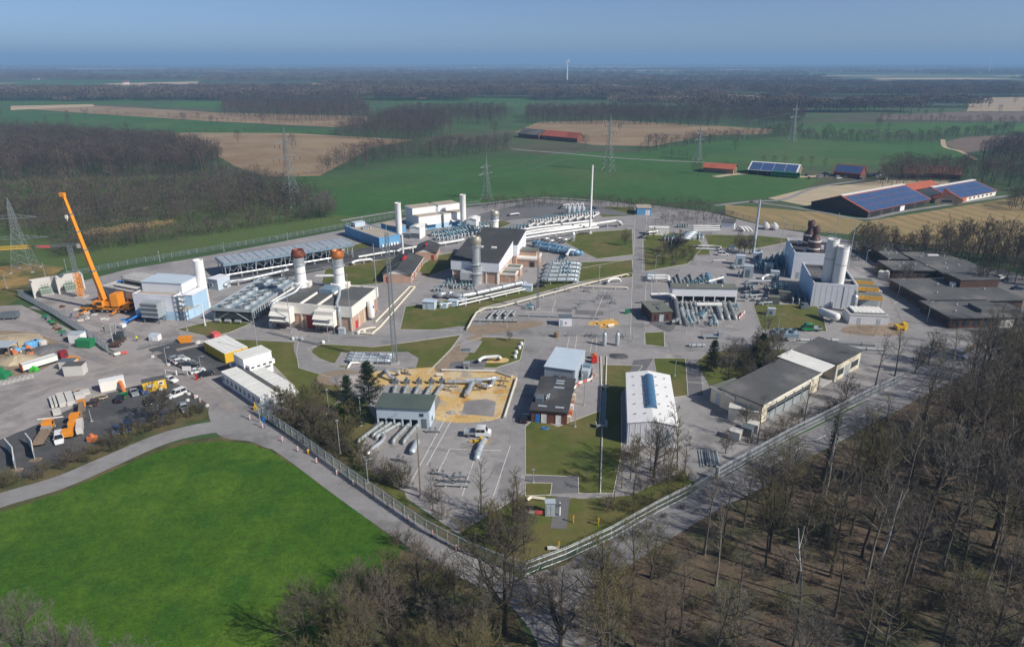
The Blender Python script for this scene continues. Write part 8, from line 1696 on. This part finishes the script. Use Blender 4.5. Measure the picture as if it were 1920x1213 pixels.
def wood(name, pts, key, s0, s1, label, cat, rg):
    g, nk = GN[key]; me = bpy.data.meshes.new(name); me.from_pydata([(x,y,0) for x,y in pts], [], [])
    n = len(pts); NWOOD[0] += n
    for nm, ty, val in [('turn','FLOAT',[rg.uniform(0,6.28) for _ in range(n)]), ('size','FLOAT',[rg.uniform(s0,s1) for _ in range(n)]), ('pick','INT',[rg.randrange(nk) for _ in range(n)])]:
        a = me.attributes.new(nm, ty, 'POINT'); a.data.foreach_set('value', val)
    o = link(bpy.data.objects.new(name, me)); md = o.modifiers.new('scatter','NODES'); md.node_group = g
    return tag(o, label, cat, None, 'stuff')
rg = random.Random(11)
def wpix(name, pix, key, dist, s0, s1, label, cat='wood', maxn=9999):
    return wood(name, scatter(pix, dist, rg, maxn=maxn), key, s0, s1, label, cat, rg)
wpix('wood', [(-500,350),(0,342),(200,334),(350,329),(412,319),(414,303),(330,277),(150,262),(0,256),(-500,250)], 'far', 4.6, .75,1.05, 'broad dark bare wood left of the tan stubble field')
wpix('wood', [(420,218),(560,228),(690,226),(690,205),(640,192),(420,196)], 'far', 8, .8,1.1, 'dense bare wood behind the pale strip of ploughland')
wpix('wood', [(625,258),(700,263),(800,262),(850,250),(820,225),(740,224),(690,232)], 'far', 6.5, .7,1.0, 'bare copse right of the tan stubble field')
wpix('wood', [(700,232),(900,236),(960,226),(940,210),(760,212)], 'far', 8, .8,1.05, 'bare wood reaching right from the copse toward the red roofed farm')
wpix('hedgerow', [(600,330),(650,322),(760,300),(860,296),(960,284),(950,274),(800,280),(700,282),(620,310)], 'far', 5.5, .5,.85, 'bushy tree belt along the top of the big green field', 'hedgerow')
wpix('wood', [(985,232),(1150,234),(1345,238),(1345,222),(1150,212),(990,216)], 'far', 7, .8,1.1, 'long dark bare wood behind the stubble field with the red roofed farm')
wpix('wood', [(1345,230),(1440,240),(1500,236),(1510,220),(1420,212),(1350,216)], 'far', 7.5, .7,1.0, 'bare wood to the right of the long dark wood')
wpix('hedgerow', [(1220,275),(1300,268),(1440,254),(1500,250),(1500,255),(1380,264),(1290,276),(1200,285)], 'far', 5, .4,.8, 'row of bare trees between the stubble field and the green field', 'hedgerow')
wpix('hedgerow', [(1500,258),(1700,262),(1900,245),(1900,252),(1700,270),(1500,264)], 'far', 6, .4,.7, 'hedge of bare bushes across the middle of the green fields', 'hedgerow')
wpix('wood', [(1830,300),(1880,280),(2000,262),(2200,270),(2200,330),(1900,318)], 'far', 5.5, .7,1.0, 'dark wood beyond the farm with the solar roofs')
wpix('hedgerow', [(1650,226),(1920,232),(1920,236),(1650,230)], 'far', 9, .4,.7, 'thin hedge below the ploughed strip by the striped field', 'hedgerow')
wpix('scrub', [(-500,465),(0,440),(100,455),(330,424),(630,398),(600,375),(500,338),(420,330),(350,345),(300,360),(100,390),(0,400),(-500,400)], 'scrub', 3.2, .9,1.9, 'brown bare scrub filling the wet meadow behind the power line', 'scrub', 7000)
wpix('scrub', [(-500,400),(0,400),(100,390),(300,360),(350,345),(330,338),(0,352),(-500,355)], 'scrub', 5.0, 1.2,2.3, 'rows of young bare trees on the grass below the dark wood', 'scrub', 3000)
wpix('scrub', [(100,470),(180,455),(330,440),(470,422),(630,400),(632,408),(470,432),(330,452),(180,475),(110,488)], 'scrub', 2.2, .8,1.3, 'dark bramble scrub along the edge of the grass strip', 'scrub', 2500)
wpix('reed_bed', [(150,446),(240,432),(325,421),(330,426),(250,440),(170,450)], 'reed', 1.5, 1.1,1.9, 'straw coloured reed bed in front of the brown scrub', 'reeds')
wpix('hedgerow', [(905,386),(1000,378),(1100,377),(1180,384),(1340,392),(1345,402),(1180,396),(1090,386),(1000,390),(910,398)], 'scrub', 2.6, .6,1.1, 'bare hedge along the back fence of the works', 'hedge')
wpix('hedgerow', [(1225,415),(1330,408),(1380,412),(1370,420),(1310,422),(1230,425)], 'scrub', 2.6, .6,1.0, 'bare hedge beside the blue roofed hut at the back of the works', 'hedge')
HED = []
for ln in ([(-200,222),(0,229),(150,241),(300,251)],[(300,251),(560,250),(760,263)],[(150,212),(400,228),(630,239)],[(615,251),(700,263)],[(1450,243),(1480,250),(1620,262)],[(1360,262),(1510,260),(1760,268)],[(1195,288),(1320,303)],[(0,163),(190,160)],[(430,200),(620,208)],[(1000,200),(1140,190),(1300,195)],[(1085,177),(1390,179),(1500,186)],[(1650,224),(1920,230)],[(1690,190),(1815,190)],[(690,190),(800,200),(1000,197)],[(430,190),(240,187),(0,192)],[(1540,208),(1660,206)],[(760,263),(860,270),(960,280)],[(1000,186),(1085,176)],[(640,404),(560,398),(440,334)],[(1815,186),(1812,209)],[(640,172),(780,176)]):
    w = [P(*q) for q in ln]
    for a, b in zip(w, w[1:]):
        L = (b-a).length; k = int(L/(2.2+a.y*.0035))
        for i in range(k):
            if rg.random() < .78: p = a.lerp(b,(i+rg.random())/k); HED.append((p.x+rg.gauss(0,.8),p.y+rg.gauss(0,.8)))
wood('hedgerow', HED, 'scrub', .5, 1.25, 'thin bare hedges dividing the distant fields', 'hedgerow', rg)
for i in range(70):
    px, py = rg.uniform(0,1920), rg.choice([172,178,186,194,204,214,224,236,246,258,268,280])+rg.uniform(-3,3); place(('far', i%3), P(px,py), 'lone bare tree standing in the distant fields', 'lone trees in the distant fields', scale=rg.uniform(.45,.95), cm='far_twig')
# far country: belts of woodland out to the horizon
fr = random.Random(5)
def belt(cx, cy, w, d, sp): return [(x,y) for x,y in scatter([(cx-w/2,cy-d/2),(cx+w/2,cy-d/2*fr.uniform(.6,1.2)),(cx+w/2*fr.uniform(.8,1.1),cy+d/2),(cx-w/2*fr.uniform(.8,1.1),cy+d/2*fr.uniform(.7,1.2))], sp, fr, world=True)]
SPEC = [((0,182),500,120),((330,178),420,110),((120,172),300,90),((560,182),700,90),((470,170),520,100),((860,172),760,120),((760,160),500,90),((980,178),600,80),((1180,182),380,70),((1420,172),340,90),((1590,176),330,90),((1320,160),500,90),((1480,158),500,80),((1700,160),600,90),((1850,168),500,80),((1900,176),500,90),((1260,170),200,50),((1080,158),500,80),((1560,204),260,50),((1450,205),260,45),((1330,196),320,45),((1730,196),200,40)]
for c, w, d in SPEC:
    g = P(c[0],c[1]+5); wood('wood', belt(g.x, g.y, w, d, 11 if g.y < 2200 else 16), 'block', .95, 1.4, 'distant belt of bare woodland between far fields', 'wood', fr)
FAR = []
y = 2600.
while y < 15000:
    x = -y*.85
    while x < y*.85:
        w = fr.uniform(.10,.34)*y
        if fr.random() < .50: FAR += belt(x+w/2, y+fr.uniform(-.05,.05)*y, w, fr.uniform(.02,.05)*y, max(16, y/180))
        x += w*fr.uniform(.8,1.15)
    y *= 1.10
wood('wood', FAR, 'block', .9, 1.5, 'hazy woodland reaching to the horizon', 'wood', fr)
for i in range(90):
    yy = 2500*(1.09**fr.uniform(0,18)); xx = fr.uniform(-.8,.8)*yy; w = fr.uniform(.04,.12)*yy; d = fr.uniform(.02,.06)*yy
    sheet('field', [(xx-w,yy-d),(xx+w,yy-d),(xx+w*fr.uniform(.7,1.1),yy+d),(xx-w*fr.uniform(.7,1.1),yy+d)], .3+.01*i, fr.choice(['pale_field','green_crop_b','green_crop','stubble','green_crop_b','pale_field']), world=True)
print('far instances', NWOOD[0])
# ---------------------------------------------------------------- the air
hb = MB().box(-46000,46000,-400,70500,-1.5,186); hz = bpy.data.meshes.new('haze'); hz.from_pydata(hb.v, [], hb.f)
hm = bpy.data.materials.new('haze'); hm.use_nodes = True; n = hm.node_tree.nodes; n.remove(n['Principled BSDF'])
pv = n.new('ShaderNodeVolumePrincipled'); pv.inputs['Color'].default_value = (.37,.64,1,1); pv.inputs['Density'].default_value = 1.8e-4; pv.inputs['Anisotropy'].default_value = 0.0
hm.node_tree.links.new(pv.outputs[0], n['Material Output'].inputs['Volume'])
hz.materials.append(hm); tag(link(bpy.data.objects.new('haze', hz)), 'thin blue haze over the whole landscape', 'haze', None, 'stuff')
